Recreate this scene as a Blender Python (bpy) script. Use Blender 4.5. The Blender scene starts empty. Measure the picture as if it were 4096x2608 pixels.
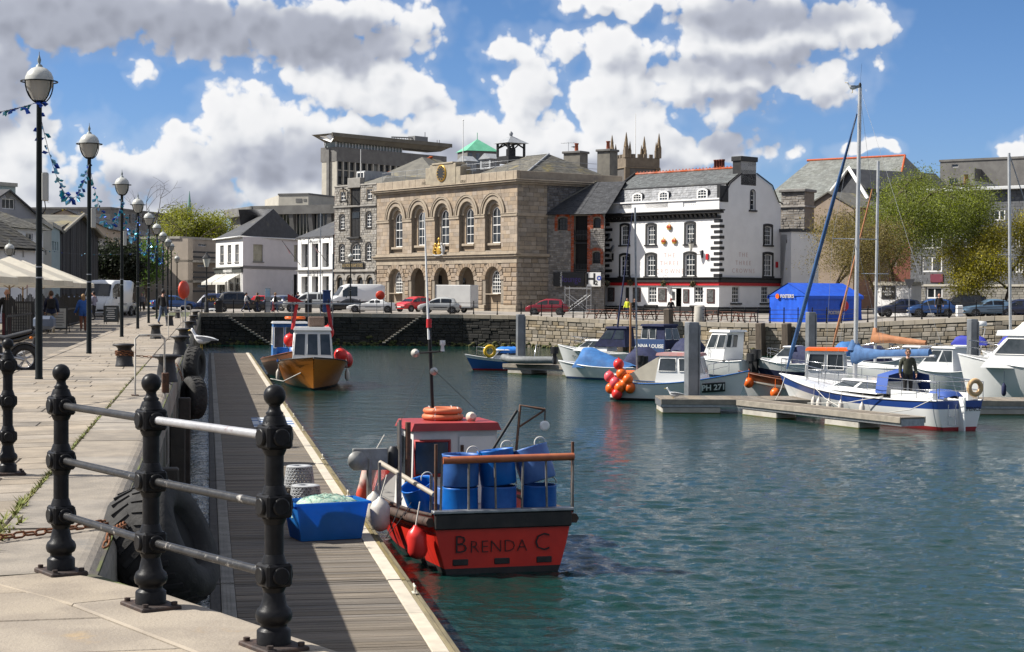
import bpy,bmesh,math,random
import numpy as np
from mathutils import Matrix,Vector,Euler
random.seed(7);np.random.seed(7)
R=math.radians;PI=math.pi
scene=bpy.context.scene
col=scene.collection
# ---------------------------------------------------------------- camera
F=6900.0;CAMZ=1.65
PITCH=math.atan(127.0/F);ROLL=0.006
cam_d=bpy.data.cameras.new('Camera');cam=bpy.data.objects.new('Camera',cam_d);col.objects.link(cam)
CM=Matrix.Rotation(PI/2-PITCH,3,'X')@Matrix.Rotation(ROLL,3,'Z')
cam.matrix_world=Matrix.Translation((0,0,CAMZ))@CM.to_4x4()
cam_d.sensor_width=36.0;cam_d.lens=36.0*F/4096.0
cam_d.clip_start=0.1;cam_d.clip_end=6000
scene.camera=cam
scene.render.resolution_x,scene.render.resolution_y=1024,652
scene.view_settings.view_transform='Standard';scene.view_settings.look='None'
scene.view_settings.exposure=0.70;scene.view_settings.gamma=1.0
scene.render.engine='CYCLES'
scene.cycles.max_bounces=6;scene.cycles.diffuse_bounces=1;scene.cycles.glossy_bounces=3
scene.cycles.transmission_bounces=4;scene.cycles.transparent_max_bounces=12
scene.cycles.caustics_reflective=False;scene.cycles.caustics_refractive=False
scene.cycles.sample_clamp_indirect=6.0
def ray(px,py):
 return CM@Vector(((px-2048)/F,-(py-1304)/F,-1.0))
def P(px,py,Y):
 d=ray(px,py);k=Y/d.y
 return Vector((d.x*k,Y,CAMZ+d.z*k))
def G(px,py,z=0.0):
 d=ray(px,py);k=(z-CAMZ)/d.z
 return Vector((d.x*k,d.y*k,z))
_q=ray(833,1170);QD=Vector((_q.x,_q.y,0)).normalized();QR=Vector((QD.y,-QD.x,0))
def Q(s,t,z=0.0):
 v=QD*s+QR*t
 return Vector((v.x,v.y,z))
QANG=math.atan2(QR.y,QR.x)
# ---------------------------------------------------------------- light
SUN_EL=R(44.5);SUN_AZ=Vector((-1.0,0.08,0)).normalized()
sun_dir=Vector((SUN_AZ.x*math.cos(SUN_EL),SUN_AZ.y*math.cos(SUN_EL),math.sin(SUN_EL)))
sl=bpy.data.lights.new('Sun','SUN');sl.energy=5.0;sl.angle=R(0.53);sl.color=(1.0,0.955,0.88)
so=bpy.data.objects.new('Sun',sl);col.objects.link(so)
so.rotation_euler=sun_dir.to_track_quat('Z','Y').to_euler();so.location=(-40,20,60)
world=bpy.data.worlds.new('World');scene.world=world;world.use_nodes=True
def build_world():
 nt=world.node_tree;N=nt.nodes;Lk=nt.links
 for n in list(N):N.remove(n)
 out=N.new('ShaderNodeOutputWorld');bg=N.new('ShaderNodeBackground');bg.inputs['Strength'].default_value=0.05
 Lk.new(bg.outputs[0],out.inputs[0])
 def soc(x,tree):
  return x
 def m(nt,op,a,b=None,c=None,clamp=False):
  n=nt.nodes.new('ShaderNodeMath');n.operation=op;n.use_clamp=clamp
  for i,x in enumerate((a,b,c)):
   if x is None:continue
   if isinstance(x,(int,float)):n.inputs[i].default_value=x
   else:nt.links.new(x,n.inputs[i])
  return n.outputs[0]
 def ss(nt,x,lo,hi):
  n=nt.nodes.new('ShaderNodeMapRange');n.interpolation_type='SMOOTHSTEP'
  nt.links.new(x,n.inputs[0]);n.inputs[1].default_value=lo;n.inputs[2].default_value=hi
  return n.outputs[0]
 def noise(nt,vec,scale,detail,rough,off=(0,0,0),dist=0.0):
  mp=nt.nodes.new('ShaderNodeMapping');mp.inputs['Location'].default_value=off
  nt.links.new(vec,mp.inputs[0])
  n=nt.nodes.new('ShaderNodeTexNoise');n.inputs['Scale'].default_value=scale
  n.inputs['Detail'].default_value=detail;n.inputs['Roughness'].default_value=rough;n.inputs['Distortion'].default_value=dist
  nt.links.new(mp.outputs[0],n.inputs['Vector'])
  return n
 def angles(px,py):
  d=ray(px,py).normalized()
  return 100*math.atan2(d.x,d.y),100*math.asin(d.z)
 def vm(nt,op,a,b=None,scale=None):
  n=nt.nodes.new('ShaderNodeVectorMath');n.operation=op
  for i,x in enumerate((a,b)):
   if x is None:continue
   if isinstance(x,tuple):n.inputs[i].default_value=x
   else:nt.links.new(x,n.inputs[i])
  return n.outputs['Value']if op=='DOT_PRODUCT' else n.outputs[0]
 def noise2(nt,vec,scale,detail,rough,off,dist=0.0):
  n=noise(nt,vec,scale,detail,rough,off,dist);n.noise_dimensions='2D';return n
 def puff(nt,vec,scale,detail,off):
  mp=nt.nodes.new('ShaderNodeMapping');mp.inputs['Location'].default_value=off;nt.links.new(vec,mp.inputs[0])
  n=nt.nodes.new('ShaderNodeTexVoronoi');n.voronoi_dimensions='2D';n.feature='F1';n.inputs['Scale'].default_value=scale
  n.inputs['Detail'].default_value=detail;n.inputs['Roughness'].default_value=0.55;n.inputs['Lacunarity'].default_value=2.1
  nt.links.new(mp.outputs[0],n.inputs['Vector']);return n.outputs['Distance']
 def field(name,blobs,nscale,namp,outside,seed,pamp,det=7,pdet=2.6):
  g=bpy.data.node_groups.new(name,'ShaderNodeTree')
  g.interface.new_socket('Vector',in_out='INPUT',socket_type='NodeSocketVector')
  g.interface.new_socket('Value',in_out='OUTPUT',socket_type='NodeSocketFloat')
  gi=g.nodes.new('NodeGroupInput');go=g.nodes.new('NodeGroupOutput')
  v=gi.outputs[0]
  w=noise2(g,v,0.30,3,0.55,(seed,3.1,0))
  wv=vm(g,'MULTIPLY',vm(g,'SUBTRACT',w.outputs['Color'],(.5,.5,.5)),(4.2,2.6,0))
  x=vm(g,'ADD',v,wv)
  acc=None
  for(px,py,rx,ry,s)in blobs:
   bx,by=angles(px,py);rx=100*rx/F;ry=100*ry/F;q=math.sqrt(s)
   d=vm(g,'MULTIPLY',vm(g,'SUBTRACT',x,(bx,by,0)),(q/rx,q/ry,0))
   b=m(g,'SUBTRACT',s,vm(g,'DOT_PRODUCT',d,d))
   acc=b if acc is None else m(g,'SMOOTH_MAX',acc,b,0.35)
  acc=m(g,'ADD',m(g,'MAXIMUM',acc,-1.1),0.18 if pamp else 0.0)
  sp=g.nodes.new('ShaderNodeSeparateXYZ');g.links.new(v,sp.inputs[0])
  far=noise2(g,v,0.045,3,0.55,(seed+7,1.7,0))
  fo=m(g,'MULTIPLY',m(g,'SUBTRACT',far.outputs[0],0.5-outside),4.5)
  ax=m(g,'ABSOLUTE',sp.outputs[0]);ay=sp.outputs[1]
  inside=m(g,'MULTIPLY',m(g,'SUBTRACT',1.0,ss(g,ax,29,44)),m(g,'SUBTRACT',1.0,ss(g,ay,17,26)))
  mixn=g.nodes.new('ShaderNodeMix');mixn.data_type='FLOAT'
  g.links.new(inside,mixn.inputs[0]);g.links.new(fo,mixn.inputs[2]);g.links.new(acc,mixn.inputs[3])
  n1=noise2(g,v,nscale,det,0.55,(seed*2,5.2,0),0.2)
  dd=m(g,'MULTIPLY',m(g,'SUBTRACT',n1.outputs[0],0.5),namp)
  if pamp:
   pv=vm(g,'ADD',v,vm(g,'MULTIPLY',vm(g,'SUBTRACT',n1.outputs['Color'],(.5,.5,.5)),(.9,.9,0)))
   dd=m(g,'ADD',dd,m(g,'MULTIPLY',m(g,'SUBTRACT',0.42,puff(g,pv,0.50,pdet,(seed,1,0))),pamp))
  g.links.new(m(g,'ADD',mixn.outputs[0],dd),go.inputs[0])
  return g
 W=[(150,900,520,150,.9),(60,640,200,200,.85),(50,380,130,220,.8),(760,730,370,230,1),(1010,520,230,210,1),(1170,660,350,250,1),(560,870,500,130,1),(1490,350,280,110,.95),(1270,140,470,190,.95),(1690,90,110,170,.7),(1480,570,240,110,.9),(1290,790,230,90,.7),(1800,520,190,150,.95),(1990,590,330,150,1),(2110,330,150,190,.9),(2060,220,110,90,.7),(2230,200,90,90,.6),(2450,210,150,130,.9),(2480,420,210,230,1),(2700,600,380,110,.95),(2850,330,330,160,1),(3000,120,370,170,1),(3350,110,230,130,.85),(3250,310,260,100,.8),(2420,25,270,55,.8),(3160,625,60,45,.5),(3450,610,130,40,.6),(4050,590,70,60,.6),(300,50,560,150,.9),(850,90,420,150,.9),(535,290,60,30,.4),(2350,640,330,110,.9),(1750,670,250,80,.8),(1650,830,700,130,.85),(2480,770,420,110,.8),(420,560,120,90,.5)]
 Dk=[(260,70,640,160,1.2),(800,120,420,140,1.1),(1330,170,400,120,1.2),(40,330,200,210,.8),(1120,660,330,110,.55),(3080,60,420,80,.75),(2960,560,300,80,.8),(560,780,480,90,.55),(2950,260,420,60,.5),(2350,690,380,60,.55),(1560,600,300,80,.4),(3000,420,330,40,.45)]
 gw=field('cloud_white',W,0.30,1.25,0.13,2.0,0.85);gs=field('cloud_smooth',W,0.30,1.0,0.13,2.0,0.8,2.0,0.9);gd=field('cloud_grey',Dk,0.16,0.9,0.04,5.0,0.0,4)
 tc=N.new('ShaderNodeTexCoord');nz=N.new('ShaderNodeVectorMath');nz.operation='NORMALIZE';Lk.new(tc.outputs['Generated'],nz.inputs[0])
 sp=N.new('ShaderNodeSeparateXYZ');Lk.new(nz.outputs[0],sp.inputs[0])
 az=m(nt,'MULTIPLY',m(nt,'ARCTAN2',sp.outputs[0],sp.outputs[1]),100.0);el=m(nt,'MULTIPLY',m(nt,'ARCSINE',sp.outputs[2]),100.0)
 cv=N.new('ShaderNodeCombineXYZ');Lk.new(az,cv.inputs[0]);Lk.new(el,cv.inputs[1])
 def use(g,off):
  a=N.new('ShaderNodeVectorMath');a.operation='ADD';Lk.new(cv.outputs[0],a.inputs[0]);a.inputs[1].default_value=off
  n=N.new('ShaderNodeGroup');n.node_tree=g;Lk.new(a.outputs[0],n.inputs[0]);return n.outputs[0]
 w0=use(gw,(0,0,0));s0=use(gs,(0,0,0));w1=use(gs,(-0.55,0.80,0));d0=use(gd,(0,0,0))
 wm=m(nt,'ADD',m(nt,'MULTIPLY',w0,0.8),m(nt,'MULTIPLY',s0,0.2));cover=m(nt,'MAXIMUM',ss(nt,wm,-0.15,0.24),m(nt,'MULTIPLY',ss(nt,s0,-0.75,0.15),0.14))
 sh=ss(nt,m(nt,'SUBTRACT',w1,s0),-0.40,0.85)
 deep=ss(nt,s0,0.25,1.2)
 grey=ss(nt,d0,-0.60,0.80)
 shade=m(nt,'ADD',m(nt,'ADD',m(nt,'MULTIPLY',m(nt,'MULTIPLY',sh,0.50),m(nt,'SUBTRACT',1.0,m(nt,'MULTIPLY',grey,0.45))),m(nt,'MULTIPLY',deep,0.10)),m(nt,'MULTIPLY',grey,0.60),None,True)
 cr=N.new('ShaderNodeValToRGB');cr.color_ramp.elements[0].position=0.0;cr.color_ramp.elements[0].color=(1.02,1.02,1.03,1)
 cr.color_ramp.elements[1].position=1.0;cr.color_ramp.elements[1].color=(0.26,0.28,0.345,1)
 e=cr.color_ramp.elements.new(0.30);e.color=(0.82,0.84,0.88,1)
 e=cr.color_ramp.elements.new(0.62);e.color=(0.50,0.53,0.62,1)
 Lk.new(shade,cr.inputs[0])
 k10=N.new('ShaderNodeVectorMath');k10.operation='SCALE';Lk.new(cr.outputs[0],k10.inputs[0]);k10.inputs['Scale'].default_value=11.4
 sky=N.new('ShaderNodeTexSky');sky.sky_type='NISHITA';sky.sun_disc=False;sky.sun_elevation=SUN_EL
 sky.sun_rotation=math.atan2(SUN_AZ.x,SUN_AZ.y);sky.altitude=5;sky.air_density=1.0;sky.dust_density=0.3;sky.ozone_density=2.5
 tint=N.new('ShaderNodeMix');tint.data_type='RGBA';tint.blend_type='MULTIPLY';tint.inputs[0].default_value=1.0
 Lk.new(sky.outputs[0],tint.inputs[6]);tz=N.new('ShaderNodeMix');tz.data_type='RGBA';Lk.new(ss(nt,sp.outputs[2],0.0,0.22),tz.inputs[0]);tz.inputs[6].default_value=(0.78,1.02,1.62,1);tz.inputs[7].default_value=SKYTINT;Lk.new(tz.outputs[2],tint.inputs[7])
 mx=N.new('ShaderNodeMix');mx.data_type='RGBA';Lk.new(cover,mx.inputs[0]);Lk.new(tint.outputs[2],mx.inputs[6]);Lk.new(k10.outputs[0],mx.inputs[7])
 low=ss(nt,sp.outputs[2],-0.03,0.0)
 mg=N.new('ShaderNodeMix');mg.data_type='RGBA';Lk.new(low,mg.inputs[0]);mg.inputs[6].default_value=(1.2,1.25,1.3,1);Lk.new(mx.outputs[2],mg.inputs[7])
 Lk.new(mg.outputs[2],bg.inputs[0])
SKYTINT=(0.60,0.86,1.24,1)
world.cycles.sampling_method='NONE'
build_world()
# ---------------------------------------------------------------- materials
MATS={}
def mat(name,c1,c2=None,scale=6.0,rough=0.6,bump=0.0,bscale=None,metal=0.0,jitter=0.0,island=0.0,c3=None,s3=1.5,t3=0.55,stretch=None,spec=0.5,detail=5,emit=None,coat=0.0,alpha=None,trans=0.0,ior=1.45):
 if name in MATS:return MATS[name]
 m=bpy.data.materials.new(name);m.use_nodes=True;MATS[name]=m
 nt=m.node_tree;N=nt.nodes;L=nt.links;b=N['Principled BSDF']
 def lin(c):return(c[0],c[1],c[2],1)
 tc=N.new('ShaderNodeTexCoord');vec=tc.outputs['Object']
 if stretch:
  mp=N.new('ShaderNodeMapping');mp.inputs['Scale'].default_value=stretch;L.new(vec,mp.inputs[0]);vec=mp.outputs[0]
 def nz(sc,dt=detail,rg=0.6):
  n=N.new('ShaderNodeTexNoise');n.inputs['Scale'].default_value=sc;n.inputs['Detail'].default_value=dt;n.inputs['Roughness'].default_value=rg
  L.new(vec,n.inputs['Vector']);return n.outputs[0]
 def ramp(x,lo,hi):
  n=N.new('ShaderNodeMapRange');n.interpolation_type='SMOOTHSTEP';L.new(x,n.inputs[0]);n.inputs[1].default_value=lo;n.inputs[2].default_value=hi;return n.outputs[0]
 def mix(f,a,bb,bt='MIX'):
  n=N.new('ShaderNodeMix');n.data_type='RGBA';n.blend_type=bt
  if isinstance(f,float):n.inputs[0].default_value=f
  else:L.new(f,n.inputs[0])
  for i,x in((6,a),(7,bb)):
   if isinstance(x,tuple):n.inputs[i].default_value=x
   else:L.new(x,n.inputs[i])
  return n.outputs[2]
 c=lin(c1)
 if c2:c=mix(ramp(nz(scale),0.35,0.65),c,lin(c2))
 if c3:c=mix(ramp(nz(s3,6,0.65),t3,t3+0.14),c,lin(c3))
 for amount,kind in((jitter,'o'),(island,'i')):
  if amount:
   n=N.new('ShaderNodeObjectInfo')if kind=='o' else N.new('ShaderNodeNewGeometry')
   src=n.outputs['Random']if kind=='o' else n.outputs['Random Per Island']
   hs=N.new('ShaderNodeHueSaturation');mr=N.new('ShaderNodeMapRange');L.new(src,mr.inputs[0]);mr.inputs[3].default_value=1-amount;mr.inputs[4].default_value=1+amount
   L.new(mr.outputs[0],hs.inputs['Value'])
   mr2=N.new('ShaderNodeMapRange');mm=N.new('ShaderNodeMath');mm.operation='FRACT';m3=N.new('ShaderNodeMath');m3.operation='MULTIPLY';L.new(src,m3.inputs[0]);m3.inputs[1].default_value=7.31
   L.new(m3.outputs[0],mm.inputs[0]);L.new(mm.outputs[0],mr2.inputs[0]);mr2.inputs[3].default_value=1-amount*0.9;mr2.inputs[4].default_value=1+amount*0.9
   L.new(mr2.outputs[0],hs.inputs['Saturation'])
   if isinstance(c,tuple):hs.inputs['Color'].default_value=c
   else:L.new(c,hs.inputs['Color'])
   c=hs.outputs[0]
 if isinstance(c,tuple):b.inputs['Base Color'].default_value=c
 else:L.new(c,b.inputs['Base Color'])
 b.inputs['Roughness'].default_value=rough;b.inputs['Metallic'].default_value=metal
 b.inputs['Specular IOR Level'].default_value=spec;b.inputs['IOR'].default_value=ior
 if coat:b.inputs['Coat Weight'].default_value=coat;b.inputs['Coat Roughness'].default_value=0.06
 if trans:b.inputs['Transmission Weight'].default_value=trans
 if alpha is not None:b.inputs['Alpha'].default_value=alpha
 if emit:b.inputs['Emission Color'].default_value=lin(emit[:3]);b.inputs['Emission Strength'].default_value=emit[3]
 if c2 and rough>0.2 and rough<0.98:
  rr=N.new('ShaderNodeMapRange');L.new(nz(scale*1.7,3),rr.inputs[0]);rr.inputs[3].default_value=max(0.05,rough-0.14);rr.inputs[4].default_value=min(1,rough+0.14);L.new(rr.outputs[0],b.inputs['Roughness'])
 if bump:
  bp=N.new('ShaderNodeBump');bp.inputs['Strength'].default_value=bump;bp.inputs['Distance'].default_value=0.02
  L.new(nz(bscale or scale*2.5,6),bp.inputs['Height']);L.new(bp.outputs[0],b.inputs['Normal'])
 return m
def sheer_mat(name,c,tr=0.4,rough=0.5):
 if name in MATS:return MATS[name]
 m=bpy.data.materials.new(name);m.use_nodes=True;MATS[name]=m
 N=m.node_tree.nodes;L=m.node_tree.links;b=N['Principled BSDF'];o=N['Material Output']
 tc=N.new('ShaderNodeTexCoord');n=N.new('ShaderNodeTexNoise');n.inputs['Scale'].default_value=3;n.inputs['Detail'].default_value=6;L.new(tc.outputs['Object'],n.inputs['Vector'])
 mx=N.new('ShaderNodeMix');mx.data_type='RGBA';L.new(n.outputs[0],mx.inputs[0]);mx.inputs[6].default_value=(c[0]*.75,c[1]*.75,c[2]*.75,1);mx.inputs[7].default_value=(c[0]*1.1,c[1]*1.1,c[2]*1.1,1)
 L.new(mx.outputs[2],b.inputs['Base Color']);b.inputs['Roughness'].default_value=rough
 t=N.new('ShaderNodeBsdfTranslucent');L.new(mx.outputs[2],t.inputs[0])
 a=N.new('ShaderNodeMixShader');a.inputs[0].default_value=tr;L.new(b.outputs[0],a.inputs[1]);L.new(t.outputs[0],a.inputs[2]);L.new(a.outputs[0],o.inputs[0])
 return m
 # ---------------------------------------------------------------- mesh building
class MB:
 def __init__(s):s.v=[];s.f=[];s.m=[];s.s=[]
 def add(s,vs,fs,mi=0,sm=False,M=None):
  o=len(s.v)
  if M is not None:vs=[M@Vector(v)for v in vs]
  s.v.extend([tuple(v)for v in vs])
  for k,f in enumerate(fs):
   s.f.append(tuple(i+o for i in f));s.m.append(mi if isinstance(mi,int)else mi[k]);s.s.append(sm)
  return s
 def box(s,x0,x1,y0,y1,z0,z1,mi=0,M=None):
  vs=[(x,y,z)for z in(z0,z1)for y in(y0,y1)for x in(x0,x1)]
  return s.add(vs,[(0,2,3,1),(4,5,7,6),(0,1,5,4),(2,6,7,3),(0,4,6,2),(1,3,7,5)],mi,False,M)
 def cbox(s,x0,x1,y0,y1,z0,z1,c=0.02,mi=0,M=None):
  c=min(c,(x1-x0)*.45,(y1-y0)*.45,(z1-z0)*.45)
  vs=[];
  for sz,z in((-1,z0),(1,z1)):
   for sy,y in((-1,y0),(1,y1)):
    for sx,x in((-1,x0),(1,x1)):
     vs+=[(x,y-sy*c,z-sz*c),(x-sx*c,y,z-sz*c),(x-sx*c,y-sy*c,z)]
  def id(ix,iy,iz,k):return(iz*4+iy*2+ix)*3+k
  fs=[]
  for ix in(0,1):
   q=[id(ix,0,0,0),id(ix,1,0,0),id(ix,1,1,0),id(ix,0,1,0)];fs.append(q if ix else q[::-1])
  for iy in(0,1):
   q=[id(0,iy,0,1),id(1,iy,0,1),id(1,iy,1,1),id(0,iy,1,1)];fs.append(q[::-1]if iy else q)
  for iz in(0,1):
   q=[id(0,0,iz,2),id(1,0,iz,2),id(1,1,iz,2),id(0,1,iz,2)];fs.append(q if iz else q[::-1])
  for a in(0,1):
   for b in(0,1):
    fs.append([id(0,a,b,1),id(1,a,b,1),id(1,a,b,2),id(0,a,b,2)][::1 if(a^b)==0 else-1][::-1])
    fs.append([id(a,0,b,0),id(a,1,b,0),id(a,1,b,2),id(a,0,b,2)][::1 if(a^b)==0 else-1])
    fs.append([id(a,b,0,0),id(a,b,1,0),id(a,b,1,1),id(a,b,0,1)][::1 if(a^b)==0 else-1][::-1])
  for ix in(0,1):
   for iy in(0,1):
    for iz in(0,1):
     t=[id(ix,iy,iz,0),id(ix,iy,iz,1),id(ix,iy,iz,2)];fs.append(t if(ix+iy+iz)%2 else t[::-1])
  return s.add(vs,fs,mi,False,M)
 def loft(s,rings,mi=0,sm=True,closed=True,cap0=False,cap1=False,M=None):
  n=len(rings[0]);vs=[p for r in rings for p in r];fs=[];mm=[]
  for i in range(len(rings)-1):
   for j in range(n if closed else n-1):
    k=(j+1)%n
    fs.append((i*n+j,i*n+k,(i+1)*n+k,(i+1)*n+j));mm.append(mi if isinstance(mi,int)else mi[j])
  s.add(vs,fs,mm,sm,M)
  base=mi if isinstance(mi,int)else mi[0]
  if cap0:s.add(rings[0],[tuple(range(n))[::-1]],base,False,M)
  if cap1:s.add(rings[-1],[tuple(range(n))],base,False,M)
  return s
 def tube(s,pts,r,n=8,mi=0,cap=True,sm=True,M=None):
  pts=[Vector(p)for p in pts];rings=[];up=None
  for i,p in enumerate(pts):
   d=(pts[min(i+1,len(pts)-1)]-pts[max(i-1,0)])
   if d.length<1e-9:d=Vector((0,0,1))
   d.normalize()
   if up is None:
    up=Vector((0,0,1))if abs(d.z)<0.9 else Vector((1,0,0))
   x=d.cross(up).normalized();y=x.cross(d).normalized();up=y
   rr=r[i]if isinstance(r,(list,tuple))else r
   rings.append([p+(x*math.cos(a)+y*math.sin(a))*rr for a in[2*PI*k/n for k in range(n)]])
  return s.loft(rings,mi,sm,True,cap,cap,M)
 def lathe(s,prof,n=16,mi=0,M=None,sm=True,cap=True,sx=1,sy=1):
  rings=[[(r*math.cos(2*PI*k/n)*sx,r*math.sin(2*PI*k/n)*sy,z)for k in range(n)]for r,z in prof]
  return s.loft(rings,mi,sm,True,cap,cap,M)
 def ball(s,c,r,n=12,mi=0,sq=(1,1,1),M=None):
  k=max(5,n//2+1);pr=[]
  for i in range(k+1):
   a=-PI/2+PI*i/k;pr.append((max(1e-4,math.cos(a))*r,math.sin(a)*r))
  T=Matrix.Translation(c)@Matrix.Diagonal((sq[0],sq[1],sq[2],1))
  return s.lathe(pr,n,mi,T if M is None else M@T)
 def torus(s,c,Rr,r,n=20,k=8,mi=0,M=None,axis='Z',arc=1.0,sq=1.0):
  rings=[]
  steps=n if arc>=1 else n+1
  for i in range(steps):
   a=2*PI*arc*i/n
   ring=[]
   for j in range(k):
    b=2*PI*j/k;x=(Rr+r*math.cos(b))*math.cos(a);y=(Rr+r*math.cos(b))*math.sin(a);z=r*math.sin(b)*sq
    p=(x,y,z)if axis=='Z' else((x,z,y)if axis=='Y' else(z,x,y))
    ring.append((p[0]+c[0],p[1]+c[1],p[2]+c[2]))
   rings.append(ring)
  if arc>=1:rings.append(rings[0])
  return s.loft(rings,mi,True,True,arc<1,arc<1,M)
 def prism(s,poly,a0,a1,axis='Y',mi=0,M=None):
  n=len(poly)
  def pt(p,a):return(p[0],a,p[1])if axis=='Y' else((a,p[0],p[1])if axis=='X' else(p[0],p[1],a))
  vs=[pt(p,a0)for p in poly]+[pt(p,a1)for p in poly]
  fs=[tuple(range(n)),tuple(range(2*n-1,n-1,-1))]+[(i,i+n,(i+1)%n+n,(i+1)%n)for i in range(n)]
  return s.add(vs,fs,mi,False,M)
 def mesh(s,name,mats):
  me=bpy.data.meshes.new(name);me.from_pydata(s.v,[],s.f)
  for m in(mats if isinstance(mats,(list,tuple))else[mats]):me.materials.append(m)
  me.polygons.foreach_set('material_index',s.m);me.polygons.foreach_set('use_smooth',s.s)
  bm=bmesh.new();bm.from_mesh(me);bmesh.ops.recalc_face_normals(bm,faces=bm.faces);bm.to_mesh(me);bm.free()
  me.update();return me
 def build(s,name,mats,parent=None,M=None,*a,**kw):
  return put(name,s.mesh(name,mats),parent,M,*a,**kw)
def put(name,me,parent=None,M=None,label=None,cat=None,group=None,kind=None):
 o=bpy.data.objects.new(name,me);col.objects.link(o)
 if parent is not None:o.parent=parent
 if M is not None:o.matrix_local=M
 tag(o,label,cat,group,kind);return o
def tag(o,label=None,cat=None,group=None,kind=None):
 if label:o['label']=label
 if cat:o['category']=cat
 if group:o['group']=group
 if kind:o['kind']=kind
 return o
def thing(name,label,cat,loc=(0,0,0),rz=0.0,group=None,M=None):
 o=bpy.data.objects.new(name,None);col.objects.link(o);o.empty_display_size=0.2
 o.matrix_local=M if M is not None else Matrix.Translation(loc)@Matrix.Rotation(rz,4,'Z')
 return tag(o,label,cat,group)
def children(o):return[c for c in bpy.data.objects if c.parent==o]
KIDS={}
def dup(root,M,label=None,kids=None):
 """a copy of a thing with copies of its parts and sub-parts"""
 r=root.copy();col.objects.link(r);r.matrix_local=M
 if label:r['label']=label
 kids=kids if kids is not None else tree_of(root)
 for c,gs in kids:
  k=c.copy();col.objects.link(k);k.parent=r
  for g in gs:
   d=g.copy();col.objects.link(d);d.parent=k
 return r
def tree_of(root):return[(c,list(c.children))for c in root.children]
def TRS(loc,rz=0.0,sc=1.0):return Matrix.Translation(loc)@Matrix.Rotation(rz,4,'Z')@Matrix.Scale(sc,4)
def frame(o,ex,ey=None):
 ex=Vector(ex).normalized();ez=Vector((0,0,1));ey=ez.cross(ex).normalized()
 return Matrix(((ex.x,ey.x,ez.x,o[0]),(ex.y,ey.y,ez.y,o[1]),(ex.z,ey.z,ez.z,o[2]),(0,0,0,1)))
def lerp(a,b,t):return a+(b-a)*t
def U(a,b):return random.uniform(a,b)
# ---------------------------------------------------------------- lettering (made while the scene is still empty)
_TX={}
def text_data(s,size=1.0,shear=0.0,space=1.0,sx=1.0,thin=0.0):
 key=(s,size,shear,space,sx,thin)
 if key in _TX:return _TX[key]
 cu=bpy.data.curves.new('lettering','FONT');cu.body=s;cu.size=size;cu.shear=shear;cu.space_character=space
 cu.align_x='CENTER';cu.align_y='CENTER';cu.extrude=0.0;cu.resolution_u=2;cu.offset=thin
 o=bpy.data.objects.new('lettering',cu);col.objects.link(o)
 dg=bpy.context.evaluated_depsgraph_get();me=bpy.data.meshes.new_from_object(o.evaluated_get(dg))
 vs=[(v.co.x*sx,v.co.y)for v in me.vertices];fs=[tuple(p.vertices)for p in me.polygons]
 bpy.data.objects.remove(o);bpy.data.curves.remove(cu);bpy.data.meshes.remove(me)
 _TX[key]=(vs,fs);return vs,fs
def lettering(s,size,mt,parent,M,name='lettering',depth=0.008,**kw):
 """letters standing in the local x-z plane, facing -y"""
 vs,fs=text_data(s,size,**kw);b=MB();n=len(vs)
 b.add([(x,0,z)for x,z in vs]+[(x,depth,z)for x,z in vs],fs+[])
 ed={}
 for f in fs:
  for i in range(len(f)):
   e=(f[i],f[(i+1)%len(f)]);ed[e]=1
 side=[(a,b2,b2+n,a+n)for(a,b2)in ed if(b2,a)not in ed]
 b.f+=side;b.m+=[0]*len(side);b.s+=[False]*len(side)
 return b.build(name,mt,parent,M)
 # ---------------------------------------------------------------- people: one skinned body, clothes grown from it
def skin_body(J,E,rad,sub=1):
 me=bpy.data.meshes.new('body');names=list(J);ix={n:i for i,n in enumerate(names)}
 me.from_pydata([J[n]for n in names],[(ix[a],ix[b])for a,b in E],[])
 o=bpy.data.objects.new('body',me);col.objects.link(o)
 md=o.modifiers.new('skin','SKIN');md.use_smooth_shade=True
 for i,n in enumerate(names):
  sv=me.skin_vertices[0].data[i];r=rad[n];sv.radius=r if isinstance(r,tuple)else(r,r);sv.use_root=(n=='pelvis')
 if sub:sb=o.modifiers.new('sub','SUBSURF');sb.levels=sub;sb.render_levels=sub
 dg=bpy.context.evaluated_depsgraph_get();m2=bpy.data.meshes.new_from_object(o.evaluated_get(dg))
 bpy.data.objects.remove(o);bpy.data.meshes.remove(me)
 return m2
def pose(stride=0.0,arm=0.05,bend=0.15,sit=False,lift=0.0,phone=False):
 """joints of a 1.75 m figure facing +y"""
 J={'pelvis':(0,0,.97),'waist':(0,.01,1.10),'chest':(0,.0,1.30),'neck':(0,-.01,1.47),'head':(0,.01,1.56)}
 for s,n in((-1,'l'),(1,'r')):
  k=stride*s
  J['hip'+n]=(s*.09,0,.92)
  J['knee'+n]=(s*.10,k*.55+.04,.50+abs(k)*.02);J['ank'+n]=(s*.10,k*1.05-(.10 if k<0 else 0),.09+(.07 if k<0 else 0));J['toe'+n]=(s*.115,k*1.05+.14,.035+(.03 if k<0 else 0))
  J['sho'+n]=(s*.175,-.01,1.42);a=-k*.7
  J['elb'+n]=(s*(.235+arm*.4),-.03+a*.5,1.15);J['wri'+n]=(s*(.24+arm),.05+a+bend*.5,.91);J['pal'+n]=(s*(.235+arm),.08+a+bend*.6,.84)
  if phone or(lift and s>0):
   J['wri'+n]=(s*.10,.30,1.15+lift);J['pal'+n]=(s*.07,.36,1.18+lift)
 if sit:
  for n in 'lr':
   s=-1 if n=='l' else 1
   J['knee'+n]=(s*.13,.44,.95);J['ank'+n]=(s*.13,.44,.52);J['toe'+n]=(s*.13,.58,.48)
 return J
RAD={'pelvis':(.145,.11),'waist':(.135,.10),'chest':(.155,.115),'neck':.055,'head':.06}
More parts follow.
